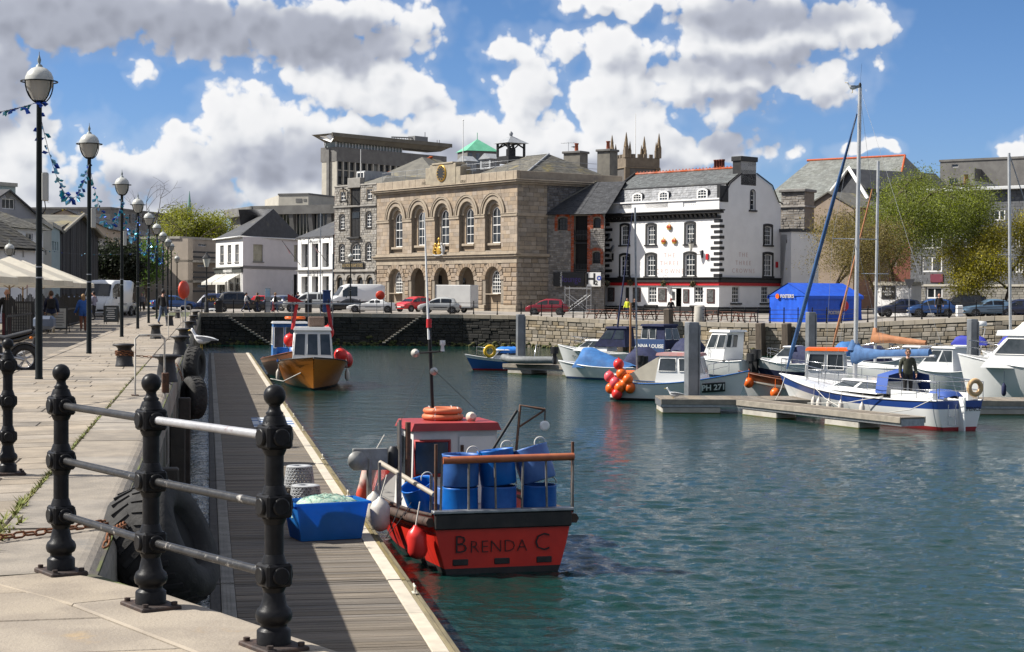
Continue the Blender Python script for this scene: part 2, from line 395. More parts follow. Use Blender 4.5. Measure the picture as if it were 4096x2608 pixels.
for _n in 'lr':RAD.update({'hip'+_n:.088,'knee'+_n:.058,'ank'+_n:.042,'toe'+_n:.036,'sho'+_n:.062,'elb'+_n:.045,'wri'+_n:.032,'pal'+_n:(.042,.02)})
EDG=[('pelvis','waist'),('waist','chest'),('chest','neck'),('neck','head')]
for _n in 'lr':EDG+=[('pelvis','hip'+_n),('hip'+_n,'knee'+_n),('knee'+_n,'ank'+_n),('ank'+_n,'toe'+_n),('chest','sho'+_n),('sho'+_n,'elb'+_n),('elb'+_n,'wri'+_n),('wri'+_n,'pal'+_n)]
def person(label,M,top,legs,hair,J=None,skin=None,long_hair=False,coat=0.0,shoes=None,sleeves=True,group=None,bald=False,skirt=False,h=1.75,hat=None,fat=1.0):
 J=J or pose();k=h/1.75
 rad=dict(RAD)
 for n in('pelvis','waist','chest'):rad[n]=(RAD[n][0]*fat,RAD[n][1]*fat)
 me=skin_body(J,EDG,rad)
 skinm=skin or mat('skin',(.55,.30,.21),(.48,.25,.17),9,.55)
 shoem=shoes or mat('shoe_dark',(.02,.018,.016),rough=.5)
 V=[v.co.copy()for v in me.vertices];NR=[v.normal.copy()for v in me.vertices];FS=[tuple(p.vertices)for p in me.polygons]
 seg=[(a,b,Vector(J[a]),Vector(J[b]))for a,b in EDG]
 def near(c):
  best=None;bd=9
  for a,b,p,q in seg:
   d=q-p;t=max(0,min(1,(c-p).dot(d)/d.length_squared));dd=(p+d*t-c).length
   if dd<bd:bd=dd;best=(a,b,t)
  return best
 root=thing('person',label,'person',group=group,M=M@Matrix.Scale(k,4))
 tags=[near(sum((V[i]for i in f),Vector())/len(f))for f in FS]
 b=MB();b.add(V,FS,[1 if(t[0][:3]=='ank' or(t[1][:3]=='ank' and t[2]>.9))else 0 for t in tags],True)
 hc=Vector(J['head'])+Vector((0,.02,.07))
 b.ball(hc,.112,12,0,(.82,.98,1.12));b.ball(hc+Vector((0,.112,-.015)),.02,6,0,(.8,1,1.5))
 for s in(-1,1):
  b.ball(hc+Vector((s*.092,.0,-.01)),.026,6,0,(.5,1,1.4));b.ball(hc+Vector((s*.036,.098,.016)),.012,6,2)
 b.box(-.026,.026,.098+hc.y,.107+hc.y,hc.z-.058,hc.z-.048,3)
 for n in 'lr':
  p=Vector(J['pal'+n]);d=(p-Vector(J['wri'+n])).normalized();sd=Vector((1,0,0))if abs(d.x)<.8 else Vector((0,1,0));out=d.cross(sd).normalized()
  for q in range(4):
   o=p+out*(q-1.5)*.018;ln=(.062,.075,.07,.052)[q]
   b.tube([o,o+d*ln*.55-sd*.004,o+d*ln-sd*.02*(1 if n=='r' else-1)],[.0085,.0085,.006],5,0)
  o=p+out*.03-d*.02
  b.tube([o,o+out*.03+d*.025,o+out*.032+d*.055],[.011,.009,.007],5,0)
 eye=mat('eye_dark',(.01,.01,.012),rough=.2);lip=mat('lip',(.35,.12,.10),rough=.5)
 b.build('body',[skinm,shoem,eye,lip],root)
 def cloth(name,pick,off,mt,flare=0.0,zlow=None):
  c=MB();idx={};fs=[]
  for f,t in zip(FS,tags):
   if pick(t):
    for i in f:idx.setdefault(i,len(idx))
    fs.append(tuple(idx[i]for i in f))
  if not fs:return
  vs=[None]*len(idx)
  for i,j in idx.items():
   w=V[i]+NR[i]*off;
   if flare and w.z<1.0:w.x*=1+flare;w.y*=1+flare
   vs[j]=w
  c.add(vs,fs,0,True);return c.build(name,mt,root)
 cloth('trousers',lambda t:t[0][:3]in('hip','kne')or(t[0]=='pelvis')and not(t[0]=='kne' and t[2]>.97)and t[0][:3]!='ank',.014,legs)
 arms=('sho','elb')if sleeves else('sho',)
 cloth('jacket',lambda t:(t[0]in('waist',)or t[0]=='chest' and not(t[1]=='neck' and t[2]>.7)or t[0]=='pelvis' or t[0][:3]in arms or(coat>.1 and t[0][:3]=='hip' and t[2]<coat)),.03 if coat else .022,top,flare=.06 if coat else 0)
 hb=MB()
 if not bald:
  hb.ball(hc+Vector((0,-.018,.022)),.118,12,0,(.84,.96,1.08))
  if long_hair:hb.ball(hc+Vector((0,-.07,-.10)),.10,10,0,(.9,.55,1.6))
  o=hb.build('hair',hair,root)
 if hat:MB().ball(hc+Vector((0,-.01,.05)),.12,12,0,(.86,.98,.8)).build('hat',hat,root)
 bpy.data.meshes.remove(me)
 return root
 # ================================================================ the setting: water, quays, pontoons
WZ=-2.9;PZ=-2.4
def hit_t(px,py,t):
 d=ray(px,py);k=t/(d.x*QR.x+d.y*QR.y);return Vector((d.x*k,d.y*k,CAMZ+d.z*k))
def st(v):return v.x*QD.x+v.y*QD.y,v.x*QR.x+v.y*QR.y
def water_sheet():
 rows=[3.0,6.0,9.0,12.0];y=14.0
 while y<175:rows.append(y);y+=max(0.062,y*y/11500.0)
 us=np.concatenate([[-2.5,-1.2,-.7,-.5],np.linspace(-.34,.36,430),[.4,.46,.55,.7,1.0,1.6,2.6]])
 Y=np.array(rows)[:,None];X=us[None,:]*Y;Y=np.broadcast_to(Y,X.shape).copy()
 rs=np.random.RandomState(3);Z=np.zeros_like(X);dY=np.maximum(0.062,Y*Y/11500.0)
 gust=0.75+0.25*np.sin(X*.11+Y*.05+1.0)*np.sin(Y*.09-X*.04)+0.2*np.sin(X*.31-Y*.17)
 for i in range(64):
  lam=0.20*(0.85/0.20)**rs.rand();th=R(86)+rs.normal()*0.62;kx,ky=math.cos(th)*2*PI/lam,math.sin(th)*2*PI/lam
  a=0.0049*lam**0.9*(0.5+rs.rand());ph=rs.rand()*6.28
  fade=np.clip((lam/(dY*2.2))-1.0,0,1)
  arg=X*kx+Y*ky+ph+0.8*np.sin(X*.23+i)+.6*np.sin(Y*.19+i*2)
  Z+=a*fade*(np.sin(arg)+0.22*np.cos(2*arg))
 Z=Z*gust
 T=X*QR.x+Y*QR.y;S=X*QD.x+Y*QD.y
 calm=np.where(T<5.5,0.30+0.70*np.clip((T-2.9)/3.0,0,1),1.0);calm=np.where(S>70,np.maximum(calm,.6),calm)
 Z=Z*calm+WZ
 n0,n1=X.shape;me=bpy.data.meshes.new('water')
 co=np.stack([X,Y,Z],-1).reshape(-1,3).astype(np.float32)
 i=np.arange(n0-1)[:,None]*n1+np.arange(n1-1)[None,:]
 q=np.stack([i,i+1,i+n1+1,i+n1],-1).reshape(-1,4).astype(np.int32)
 me.vertices.add(len(co));me.vertices.foreach_set('co',co.ravel())
 me.loops.add(q.size);me.loops.foreach_set('vertex_index',q.ravel())
 me.polygons.add(len(q));me.polygons.foreach_set('loop_start',np.arange(0,q.size,4,dtype=np.int32));me.polygons.foreach_set('loop_total',np.full(len(q),4,np.int32))
 me.polygons.foreach_set('use_smooth',np.ones(len(q),bool));me.update();me.validate()
 m=bpy.data.materials.new('harbour_water');m.use_nodes=True;N=m.node_tree.nodes;L=m.node_tree.links;b=N['Principled BSDF']
 b.inputs['Base Color'].default_value=(.0038,.028,.0235,1);b.inputs['Roughness'].default_value=0.06;b.inputs['IOR'].default_value=1.33
 b.inputs['Specular IOR Level'].default_value=0.5
 tc=N.new('ShaderNodeTexCoord');mp=N.new('ShaderNodeMapping');mp.inputs['Scale'].default_value=(0.75,1.0,1);mp.inputs['Rotation'].default_value=(0,0,R(12));L.new(tc.outputs['Object'],mp.inputs[0])
 n1_=N.new('ShaderNodeTexNoise');n1_.inputs['Scale'].default_value=2.6;n1_.inputs['Detail'].default_value=5;n1_.inputs['Roughness'].default_value=.62;L.new(mp.outputs[0],n1_.inputs['Vector'])
 n2_=N.new('ShaderNodeTexNoise');n2_.inputs['Scale'].default_value=0.9;n2_.inputs['Detail'].default_value=3;L.new(mp.outputs[0],n2_.inputs['Vector'])
 ad=N.new('ShaderNodeMath');ad.operation='MULTIPLY_ADD';L.new(n2_.outputs[0],ad.inputs[0]);ad.inputs[1].default_value=1.3;L.new(n1_.outputs[0],ad.inputs[2])
 bp=N.new('ShaderNodeBump');bp.inputs['Strength'].default_value=0.55;bp.inputs['Distance'].default_value=0.12;L.new(ad.outputs[0],bp.inputs['Height']);L.new(bp.outputs[0],b.inputs['Normal'])
 me.materials.append(m);put('water',me,kind='structure')
water_sheet()
granite=mat('granite',(.31,.262,.205),(.235,.20,.158),3.0,.85,.25,60,jitter=.14,c3=(.175,.15,.12),s3=.55,t3=.53)
granite_f=mat('granite_front',(.325,.275,.212),(.25,.21,.165),2.2,.85,.35,45,jitter=.10,c3=(.40,.27,.12),s3=1.1,t3=.60)
coping_m=mat('coping_granite',(.295,.255,.205),(.21,.183,.15),2.4,.82,.3,50,jitter=.13,c3=(.17,.16,.145),s3=.8,t3=.57)
wall_m=mat('quay_wall_stone',(.17,.155,.13),(.10,.09,.075),1.6,.88,.5,14,jitter=.25,c3=(.07,.075,.04),s3=.7,t3=.5)
joint_m=mat('joint_moss',(.07,.062,.05),(.10,.12,.03),2.2,.95)
road_m=mat('road_setts',(.21,.18,.145),(.15,.13,.105),3.5,.88,.6,26,c3=(.20,.185,.16),s3=.35,t3=.55)
black_iron=mat('black_iron',(.008,.008,.009),(.014,.014,.015),14,.40,.12,30,spec=.2,c3=(.05,.03,.02),s3=9,t3=.70)
rust_iron=mat('rusty_iron',(.10,.042,.02),(.045,.024,.016),12,.8,.4,40)
rust_chain=mat('rusty_chain',(.23,.085,.03),(.11,.045,.022),20,.85,.3,60)
def clip(poly,n,d):
 out=[]
 for i in range(len(poly)):
  a,b=poly[i],poly[(i+1)%len(poly)];da=n[0]*a[0]+n[1]*a[1]-d;db=n[0]*b[0]+n[1]*b[1]-d
  if da<=0:out.append(a)
  if(da<0)!=(db<0)and abs(da-db)>1e-9:
   t=da/(da-db);out.append((a[0]+(b[0]-a[0])*t,a[1]+(b[1]-a[1])*t))
 return out
def area(p):return 0.5*abs(sum(p[i][0]*p[(i+1)%len(p)][1]-p[(i+1)%len(p)][0]*p[i][1]for i in range(len(p))))
def inset(p,g):
 c=(sum(x for x,_ in p)/len(p),sum(y for _,y in p)/len(p));out=[];n=len(p)
 if sum(p[i][0]*p[(i+1)%n][1]-p[(i+1)%n][0]*p[i][1]for i in range(n))<0:p=p[::-1]
 for i in range(n):
  a,b,c2=Vector(p[i-1]),Vector(p[i]),Vector(p[(i+1)%n]);e1=(b-a);e2=(c2-b)
  if e1.length<1e-6 or e2.length<1e-6:continue
  e1.normalize();e2.normalize();n1=Vector((-e1.y,e1.x));n2=Vector((-e2.y,e2.x));k=1+n1.dot(n2)
  if k<.2:k=.2
  v=b+(n1+n2)*(g/k);out.append((v.x,v.y))
 return out
def slab(mb,poly,z,gap=.005,bev=.008,th=.07):
 a=inset(poly,gap);
 if len(a)<3:return
 b=inset(a,bev);
 if len(b)!=len(a):b=a
 n=len(a);vs=[(x,y,z-th)for x,y in a]+[(x,y,z-bev)for x,y in a]+[(x,y,z)for x,y in b]
 fs=[(i,(i+1)%n,(i+1)%n+n,i+n)for i in range(n)]+[(i+n,(i+1)%n+n,(i+1)%n+2*n,i+2*n)for i in range(n)]+[tuple(range(2*n,3*n))]
 mb.add(vs,fs)
QM=Matrix(((QD.x,QR.x,0,0),(QD.y,QR.y,0,0),(0,0,1,0),(0,0,0,1)))
QM=Matrix(((QR.x,QD.x,0,0),(QR.y,QD.y,0,0),(0,0,1,0),(0,0,0,1)))
TE=-0.62;TI=-1.41;TL=-3.86
d1=st(G(345,2251));d2=st(G(1300,2566))
def diag_s(t):return d1[0]+(d2[0]-d1[0])*(t-d1[1])/(d2[1]-d1[1])
KS=diag_s(TE)
dn=Vector((d2[0]-d1[0],-(d2[1]-d1[1]))).normalized()
if dn.x<0:dn=-dn
dd=dn.x*TE+dn.y*KS
S_END=149.0
def near_quay():
 pav=MB();pav.add([(TL-.3,-6,-.03),(TI,-6,-.03),(TI,S_END,-.03),(TL-.3,S_END,-.03)],[(0,1,2,3)]);
 poly=[(TI,-6),(6,-6),(6,KS+.5),(TI,KS+.5)];poly=clip(poly,dn,dd-.05)
 pav.add([(x,y,-.031)for x,y in poly],[tuple(range(len(poly)))])
 pv=pav.build('pavement',joint_m,None,QM,kind='structure')
 sk=.325;s=3.0;n=0;rest=MB()
 while s<118:
  w=U(.52,.74);t=TL;k=0
  while t<TI-.02:
   L=U(.7,1.7);t2=min(TI,t+L)
   if TI-t2<.35:t2=TI
   p=[(t,s+(t-TI)*sk),(t2,s+(t2-TI)*sk),(t2,s+w+(t2-TI)*sk),(t,s+w+(t-TI)*sk)]
   if n<280 and s>8:m=MB();slab(m,p,U(-.003,.003));m.build('paving_slab',granite,pv);n+=1
   else:slab(rest,p,U(-.003,.003))
   t=t2
  s+=w
 s=4.0;inner=dd-.62
 while s<KS+.4:
  w=U(.8,1.1);t=TI
  while t<2.2:
   t2=t+U(1.0,1.8)
   p=[(t,s+(t-TI)*.05),(t2,s+(t2-TI)*.05),(t2,s+w+(t2-TI)*.05),(t,s+w+(t-TI)*.05)]
   p=clip(p,dn,inner);
   if len(p)>2:p=clip(p,(0,1),KS+.05)
   if len(p)>2 and area(p)>.03:
    m=MB();slab(m,p,U(-.003,.003),.006,.01);m.build('paving_slab',granite_f,pv)
   t=t2
  s+=w
 o=rest.build('far_paving',granite,pv,kind='stuff')
 s=8.0;n=0
 while s<S_END:
  L=U(1.0,1.5);m=MB();m.cbox(TL-.26,TL-.008,s+.006,s+L,-.14,U(-.004,.004),.018);m.build('kerb_stone',granite,pv);s+=L
 cop=MB();cop.box(TI+.02,TE-.03,KS-.2,S_END,-.4,-.05);cp=cop.build('quay_coping',joint_m,None,QM,kind='structure')
 s=KS-.45
 while s<S_END:
  L=U(1.2,2.3);dz=U(-.006,.006)
  prof=[(TI+.012,-.45),(TI+.012,-.012+dz),(TI+.022,dz)]+[(TE-.16+.16*math.sin(a),dz-.16+.16*math.cos(a))for a in[i*PI/2/6 for i in range(7)]]+[(TE,-.45)]
  a0,a1=s+.006,s+L-.004
  m=MB();rings=[[(x,y,z)for x,z in prof]for y in(a0,a1)]
  if s<KS:rings[0]=[(x,max(a0,KS+(x-TE)*.25-.02),z)for x,z in prof]
  n_=len(prof)
  m.loft(rings,0,False,True,True,True);m.build('coping_stone',coping_m,cp);s+=L
 ed=Vector((-dn.y,dn.x));ed=ed if ed.y<0 else-ed
 base=Vector((TE,KS));u=-.30
 for L in(1.35,1.75,1.5,1.9):
  m=MB();o=[base+ed*(u+.006),base+ed*(u+L-.006)];rings=[]
  prof=[(-.61,-.5),(-.61,-.01),(-.60,0)]+[(-.10+.10*math.sin(a),-.10+.10*math.cos(a))for a in[i*PI/2/5 for i in range(6)]]+[(0,-.5)]
  for b in o:
   rings.append([((b+dn*x).x,(b+dn*x).y,z+.004)for x,z in prof])
  if u<0:
   cut=[(p[0],min(p[1],KS-.03+(p[0]-TE)*.42+.0),p[2])for p in rings[0]];rings[0]=cut
  m.loft(rings,0,False,True,True,True);m.build('coping_stone',granite_f,cp);u+=L
 wl=MB();wl.add([(TE-.05,KS,-5),(TE-.05,S_END,-5),(TE-.05,S_END,-.42),(TE-.05,KS,-.42)],[(0,1,2,3)])
 e2=base+ed*7;wl.add([(TE-.03,KS,-5),(e2.x-.03,e2.y,-5),(e2.x-.03,e2.y,-.4),(TE-.03,KS,-.4)],[(0,1,2,3)])
 w=wl.build('quay_wall',wall_m,None,QM,label='dark stone harbour wall below the paved quay with tyre fenders',cat='wall')
 z=-.45;far=MB();n=0
 while z>-3.3:
  h=U(.42,.62);s=KS+U(0,.4)
  while s<S_END:
   L=U(.8,1.6);d=U(-.02,.015)
   if s<62 and n<290:m=MB();m.cbox(TE-.3,TE+d,s+.012,s+L-.012,z-h+.012,z-.012,.03);m.build('stone',wall_m,w);n+=1
   else:far.box(TE-.3,TE+d,s+.012,s+L-.012,z-h+.012,z-.012)
   s+=L
  z-=h
 far.build('far_stones',wall_m,w,kind='stuff')
 return base,ed
_b,_ed=near_quay()
def weeds():
 m=MB()
 for i in range(420):
  s=KS+abs(random.gauss(0,7))if i%3 else U(9,40);c=Vector((TI+random.gauss(0,.012 if s>13 else .05),s,0));k=U(.6,1.5)*(1.5 if s<14 else 1)
  for j in range(4):a=U(0,6.28);d=Vector((math.cos(a),math.sin(a),0));m.add([c-d.cross(Vector((0,0,1)))*.006*k,c+d.cross(Vector((0,0,1)))*.006*k,c+d*.035*k+Vector((0,0,U(.01,.035)*k))],[(0,1,2)])
 m.build('joint_weeds',mat('weed_green',(.13,.17,.03),(.20,.19,.05),9,.8),None,QM,kind='stuff',label='small green weeds growing in the paving joint',cat='weeds')
weeds()
rd=MB();rd.add([(TL-.25,-8,-.085),(TL-.25,S_END+40,-.085),(-90,S_END+40,-.085),(-90,-8,-.085)],[(0,1,2,3)]);rd.build('road',road_m,None,QM,kind='structure')
COP=[(786,1251,150),(1302,1251,150),(1851,1257,150),(2100,1262,148),(2423,1278,142),(2614,1284,138.5),(2996,1292,132),(3378,1294,127),(3560,1284,125),(3981,1263,120),(4500,1258,115)]
CP=[P(*c)for c in COP]
def cop_at(px):
 for(a,b),(p,q)in zip(zip(COP,COP[1:]),zip(CP,CP[1:])):
  if a[0]<=px<=b[0]:return p.lerp(q,(px-a[0])/(b[0]-a[0]))
 return CP[-1]if px>COP[-1][0]else CP[0]
far_ground=mat('far_paving',(.30,.27,.235),(.23,.21,.185),.8,.88,.2,8,c3=(.18,.17,.15),s3=.25,t3=.55)
def far_land():
 g=MB();n=len(CP);A=[(p.x,p.y+.5,p.z-.012)for p in CP];B=[(p.x*1.06,p.y+13,p.z*.35-.02)for p in CP];C=[(p.x*1.12,p.y+26,.02)for p in CP];D=[(p.x*3.5,900,.4)for p in CP]
 g.loft([A,B,C,D],0,False,False)
 g.add([A[0],D[0],(-700,900,-.1),(-260,140,-.11),(CP[0].x-4,140,-.11)],[(0,1,2,3,4)])
 g.add([A[-1],D[-1],(700,900,.4),(400,100,.2),(60,100,.2)],[(0,1,2,3,4)])
 g.build('ground',far_ground,None,kind='structure')
 h=MB();h.add([(-3000,880,-.5),(3000,880,-.5),(3000,5000,-.5),(-3000,5000,-.5)],[(0,1,2,3)]);h.build('terrain',far_ground,None,kind='structure')
far_land()
lime=mat('limestone_rubble',(.30,.25,.185),(.215,.18,.13),1.3,.9,.6,9,jitter=.30,c3=(.17,.15,.12),s3=.9,t3=.6)
lime_s=mat('limestone_rubble_mass',(.27,.235,.185),(.20,.17,.13),1.3,.9,.6,9,island=.3,c3=(.12,.11,.09),s3=.9,t3=.56)
cop_far=mat('limestone_coping',(.37,.32,.25),(.29,.25,.195),1.0,.88,.3,12,jitter=.16,c3=(.30,.26,.2),s3=.7,t3=.6)
weed=mat('weed',(.06,.075,.02),(.10,.085,.03),2.5,.95,.6,20)
def far_wall():
 b=MB()
 for p,q in zip(CP,CP[1:]):b.add([(p.x,p.y+.12,p.z-.02),(q.x,q.y+.12,q.z-.02),(q.x,q.y+.12,-5),(p.x,p.y+.12,-5)],[(0,1,2,3)])
 w=b.build('harbour_wall',lime_s,None,label='long rubble stone harbour wall below the far street',cat='wall')
 n=0;mass=MB();shady=MB();wd=MB()
 for k,(p,q)in enumerate(zip(CP,CP[1:])):
  d=q-p;ln=Vector((d.x,d.y)).length;ex=Vector((d.x,d.y,0)).normalized();ny=Vector((ex.y,-ex.x,0))
  def pt(u,o,z):v=p+ex*u+ny*o;return(v.x,v.y,z)
  def block(mb,u0,u1,z0,z1,o,c=.03,slope=0):
   vs=[]
   za,zb=slope*u0/ln,slope*u1/ln
   for oo,g in((-.25,0),(o-c,0),(o,c)):
    vs+=[pt(u0+g,oo,z0+g+za),pt(u1-g,oo,z0+g+zb),pt(u1-g,oo,z1-g+zb),pt(u0+g,oo,z1-g+za)]
   mb.add(vs,[(0,1,5,4),(1,2,6,5),(2,3,7,6),(3,0,4,7),(4,5,9,8),(5,6,10,9),(6,7,11,10),(7,4,8,11),(8,9,10,11)])
  u=0
  while u<ln-.1:
   L=min(U(.9,1.7),ln-u);
   m=MB();block(m,u+.008,u+L-.008,p.z-.36,p.z+U(-.01,.01),.06+U(-.015,.015),.02,d.z);m.build('coping_stone',cop_far,w);u+=L
  lit=3<=k<=8;z=p.z-.37
  while z>WZ-.2:
   h=U(.20,.42);u=U(-.3,0)
   while u<ln:
    L=U(.35,1.05);u0,u1=max(0,u),min(ln,u+L)
    if u1-u0>.08:
     hh=h
     if lit and n<292 and k<7:m=MB();block(m,u0+.014,u1-.014,z-hh+.012,z-.012,U(-.01,.07),.035,d.z*.8);m.build('stone',lime,w);n+=1
     else:block(shady if k<3 else mass,u0+.014,u1-.014,z-hh+.012,z-.012,U(-.01,.07),.035,d.z*.8)
    u+=L
   z-=h
  for i in range(int(ln*9)):
   u=U(0,ln);zz=WZ+abs(random.gauss(0,.22));c=pt(u,U(.02,.10),zz);wd.ball(c,U(.05,.16),6,0,(1.3,.6,.8))
 mass.build('rubble_stones',lime_s,w,kind='stuff');shady.build('shade_painted_stones',mat('shade_painted_stone',(.035,.032,.027),(.02,.019,.016),1.3,.8,.6,9,island=.4),w,kind='stuff');wd.build('tide_weed',weed,w,kind='stuff')  # left stretch: its shade painted into near-black stone, along with tide staining
 return w
far_wall()
def stairs(px_top,py_top,Y,n,run,rise,dirx,label):
 t=thing('harbour_stairs',label,'stairs',P(px_top,py_top,Y))
 st_m=mat('stair_stone',(.36,.32,.26),(.26,.23,.185),1.5,.88,.3,10)
 for i in range(n):
  x0,x1=sorted((dirx*i*run,dirx*(i+1)*run));m=MB();m.cbox(x0-.02,x1+.02,-.40,.02,-(i+1)*rise+.07,-i*rise,.012);m.build('step',st_m,t)
 return t
stairs(1706,1250,149.7,16,.235,.172,-1,'worn stone stairs down the harbour wall below the silver hatchback')
stairs(905,1262,149.7,15,.27,.172,1,'stone stairs in the dark corner of the harbour wall by the quay')
# ---------------------------------------------------------------- the long pontoon beside the quay
deck_m=mat('grey_decking',(.23,.195,.155),(.15,.128,.10),2.0,.82,.5,50,jitter=.22,stretch=(.5,14,6),c3=(.25,.22,.185),s3=.5,t3=.60)
strip_m=mat('cream_grip_strip',(.55,.485,.385),(.45,.40,.32),3,.75,.25,60,jitter=.05,c3=(.30,.265,.21),s3=1.8,t3=.63)
edge_m=mat('algae_timber',(.20,.16,.075),(.13,.105,.055),2.0,.85,.5,20,jitter=.2,stretch=(6,.7,3))
concrete=mat('float_concrete',(.46,.43,.375),(.36,.335,.29),1.4,.9,.3,14,c3=(.24,.215,.17),s3=1.0,t3=.60)
galv=mat('galvanised',(.36,.37,.38),(.27,.28,.29),7,.45,.1,30,metal=.75)
ss_m=mat('stainless',(.62,.62,.63),rough=.22,metal=1.0)
T0,T1,T2,T3=.37,2.50,2.70,2.83
def long_pontoon():
 b=MB();b.box(.06,T3-.02,12,117.5,PZ-.42,PZ-.075);pt_=b.build('pontoon',mat('pontoon_frame',(.07,.062,.05),(.045,.04,.033),3,.85,.3),None,QM,label='long timber-decked pontoon beside the stone quay',cat='pontoon')
 dark=mat('grip_strip_dark',(.26,.245,.215),(.18,.17,.15),3,.8,.2,50,jitter=.1);rub=mat('dark_rubbing_timber',(.06,.054,.046),(.04,.036,.03),3,.8,.4,20)
 s=14.0;n=0;far=MB();pit=.145;shared=None
 joints=[24.2,37.5,50.8,64,77.2,90.5,103.8]
 while s<117:
  gap=.05 if any(abs(s-j)<pit for j in joints)else .0
  m=MB();dz=U(-.003,.003)
  tgt=m if(n<300 and s>16.5)else far
  y0,y1=s+.005+gap,s+pit-.005
  for g in range(3):
   a=lerp(y0,y1,g/3);c=lerp(y0,y1,(g+1)/3)-.007
   tgt.box(T0+.004,T1-.004,a,c,PZ-.03,PZ+dz)
  tgt.box(T0+.006,T1-.006,y0,y1-.002,PZ-.06,PZ-.008+dz)
  if tgt is m:m.build('deck_board',deck_m,pt_);n+=1
  s+=pit
 far.build('far_deck_boards',deck_m,pt_,kind='stuff')
 for j0,j1 in zip([12]+joints,joints+[117.4]):
  s=j0+.06
  while s<j1-.1:
   e=min(j1-.03,s+2.4)
   m=MB();m.cbox(T1+.004,T2-.004,s,e-.012,PZ-.05,PZ+.012,.006);m.build('grip_strip',strip_m,pt_)
   m=MB();m.cbox(.18,T0-.004,s,e-.012,PZ-.05,PZ+.012,.006)
   for g in range(3):m.box(.205+g*.05,.22+g*.05,s+.02,e-.03,PZ,PZ+.018)
   m.build('grip_strip',dark,pt_)
   s=e
  m=MB();m.cbox(T2+.002,T3-.06,j0+.05,j1-.03,PZ-.06,PZ+.004,.01);m.build('edge_timber',edge_m,pt_)
  m=MB();m.cbox(T3-.058,T3+.01,j0+.05,j1-.03,PZ-.30,PZ-.012,.012);m.build('edge_timber',edge_m,pt_)
  m=MB();m.cbox(.03,.176,j0+.05,j1-.03,PZ-.16,PZ+.004,.012);m.build('edge_timber',rub,pt_)
  m=MB();m.box(.3,T3-.25,j0+.6,j1-.6,WZ-.5,PZ-.30);m.build('float',concrete,pt_)
 return pt_
PON=long_pontoon()
def cleat_mesh():
 m=MB();m.cbox(-.035,.035,-.09,.09,0,.012,.006)
 for y in(-.035,.035):m.tube([(0,y,.01),(0,y,.085)],.013,6)
 m.tube([(0,-.13,.105),(0,-.06,.09),(0,.06,.09),(0,.13,.105)],[.011,.017,.017,.011],7);return m.mesh('cleat',mat('cleat_cream',(.62,.58,.48),(.5,.46,.38),8,.5))
CLEAT=cleat_mesh()
for i,(px,py)in enumerate(((1683,2372),(1362,1985),(1322,1836),(1237,1722),(1198,1668),(1171,1630),(1148,1597))):
 s,t=st(G(px,py,PZ));put('mooring_cleat',CLEAT,None,QM@Matrix.Translation((2.76,s,PZ+.004)),'small cream cleat on the pontoon edge, %s from the camera'%('first','second','third','fourth','fifth','sixth','seventh')[i],'cleat','cleats along the long pontoon')
 # ================================================================ building kit
from mathutils.geometry import tessellate_polygon
def FS(x):return x
class Fac:
 """a facade plane between two photo columns at given depths; local x along it, y into the building, z up"""
 def __init__(s,pl,dl,pr,dr,z0=0.0):
  a=P(pl,1177,dl);b=P(pr,1177,dr);s.o=Vector((a.x,a.y,z0));e=Vector((b.x-a.x,b.y-a.y,0));s.W=e.length;s.ex=e.normalized()
  s.M=frame(s.o,s.ex);s.ey=Vector((-s.ex.y,s.ex.x,0));s.z0=z0
 def uv(s,px,py,y=0.0):
  d=ray(px,py);o=Vector((0,0,CAMZ));n=s.ey;k=(s.o+s.ey*y-o).dot(n)/d.dot(n);p=o+d*k-s.o
  return p.dot(s.ex),p.z
 def rect(s,x0,y0,x1,y1):
  a=s.uv(x0,(y0+y1)/2)[0];b=s.uv(x1,(y0+y1)/2)[0];xm=(x0+x1)/2
  return a,b,s.uv(xm,y1)[1],s.uv(xm,y0)[1]
 def side(s,L,right=True):
  f=Fac.__new__(Fac);f.o=s.o+s.ex*s.W if right else s.o+s.ey*L;f.ex=s.ey.copy()if right else-s.ey;f.ey=Vector((-f.ex.y,f.ex.x,0));f.W=L;f.M=frame(f.o,f.ex);f.z0=s.z0;return f
def arch_poly(x0,x1,z0,z1,rise=None,n=10):
 """opening outline, counter-clockwise; rise = height of the arch (None: square head)"""
 if not rise:return[(x0,z0),(x1,z0),(x1,z1),(x0,z1)]
 w=(x1-x0)/2;cx=(x0+x1)/2;rr=(w*w+rise*rise)/(2*rise);cz=z1-rr;a0=math.asin(min(1,w/rr))
 if rise>w:rr=w;cz=z1-w;a0=PI/2
 return[(x0,z0),(x1,z0)]+[(cx+rr*math.sin(a),cz+rr*math.cos(a))for a in[a0-2*a0*i/n for i in range(n+1)]]
def sheet(mb,outline,holes,y=0.0,reveal=0.0,mi=0,mr=None,flip=False):
 loops=[outline]+holes;pts=[Vector((x,z,0))for l in loops for x,z in l]
 tri=tessellate_polygon([[Vector((x,z,0))for x,z in l]for l in loops])
 mb.add([(p.x,y,p.y)for p in pts],[tuple(t)for t in tri],mi)
 if reveal:
  for h in holes:
   n=len(h);mb.add([(x,y,z)for x,z in h]+[(x,y+reveal,z)for x,z in h],[(i,(i+1)%n,(i+1)%n+n,i+n)for i in range(n)],mi if mr is None else mr)
 return mb
glass_m=mat('window_glass',(.018,.022,.026),(.035,.04,.045),1.2,.06,spec=.6,jitter=.5)
glass_l=mat('window_glass_net',(.16,.165,.17),(.07,.075,.08),2.2,.10,spec=.6,jitter=.4)
white_p=mat('white_paint',(.80,.79,.76),(.74,.73,.70),3,.5)
black_p=mat('black_paint',(.016,.016,.017),(.028,.027,.026),4,.5)
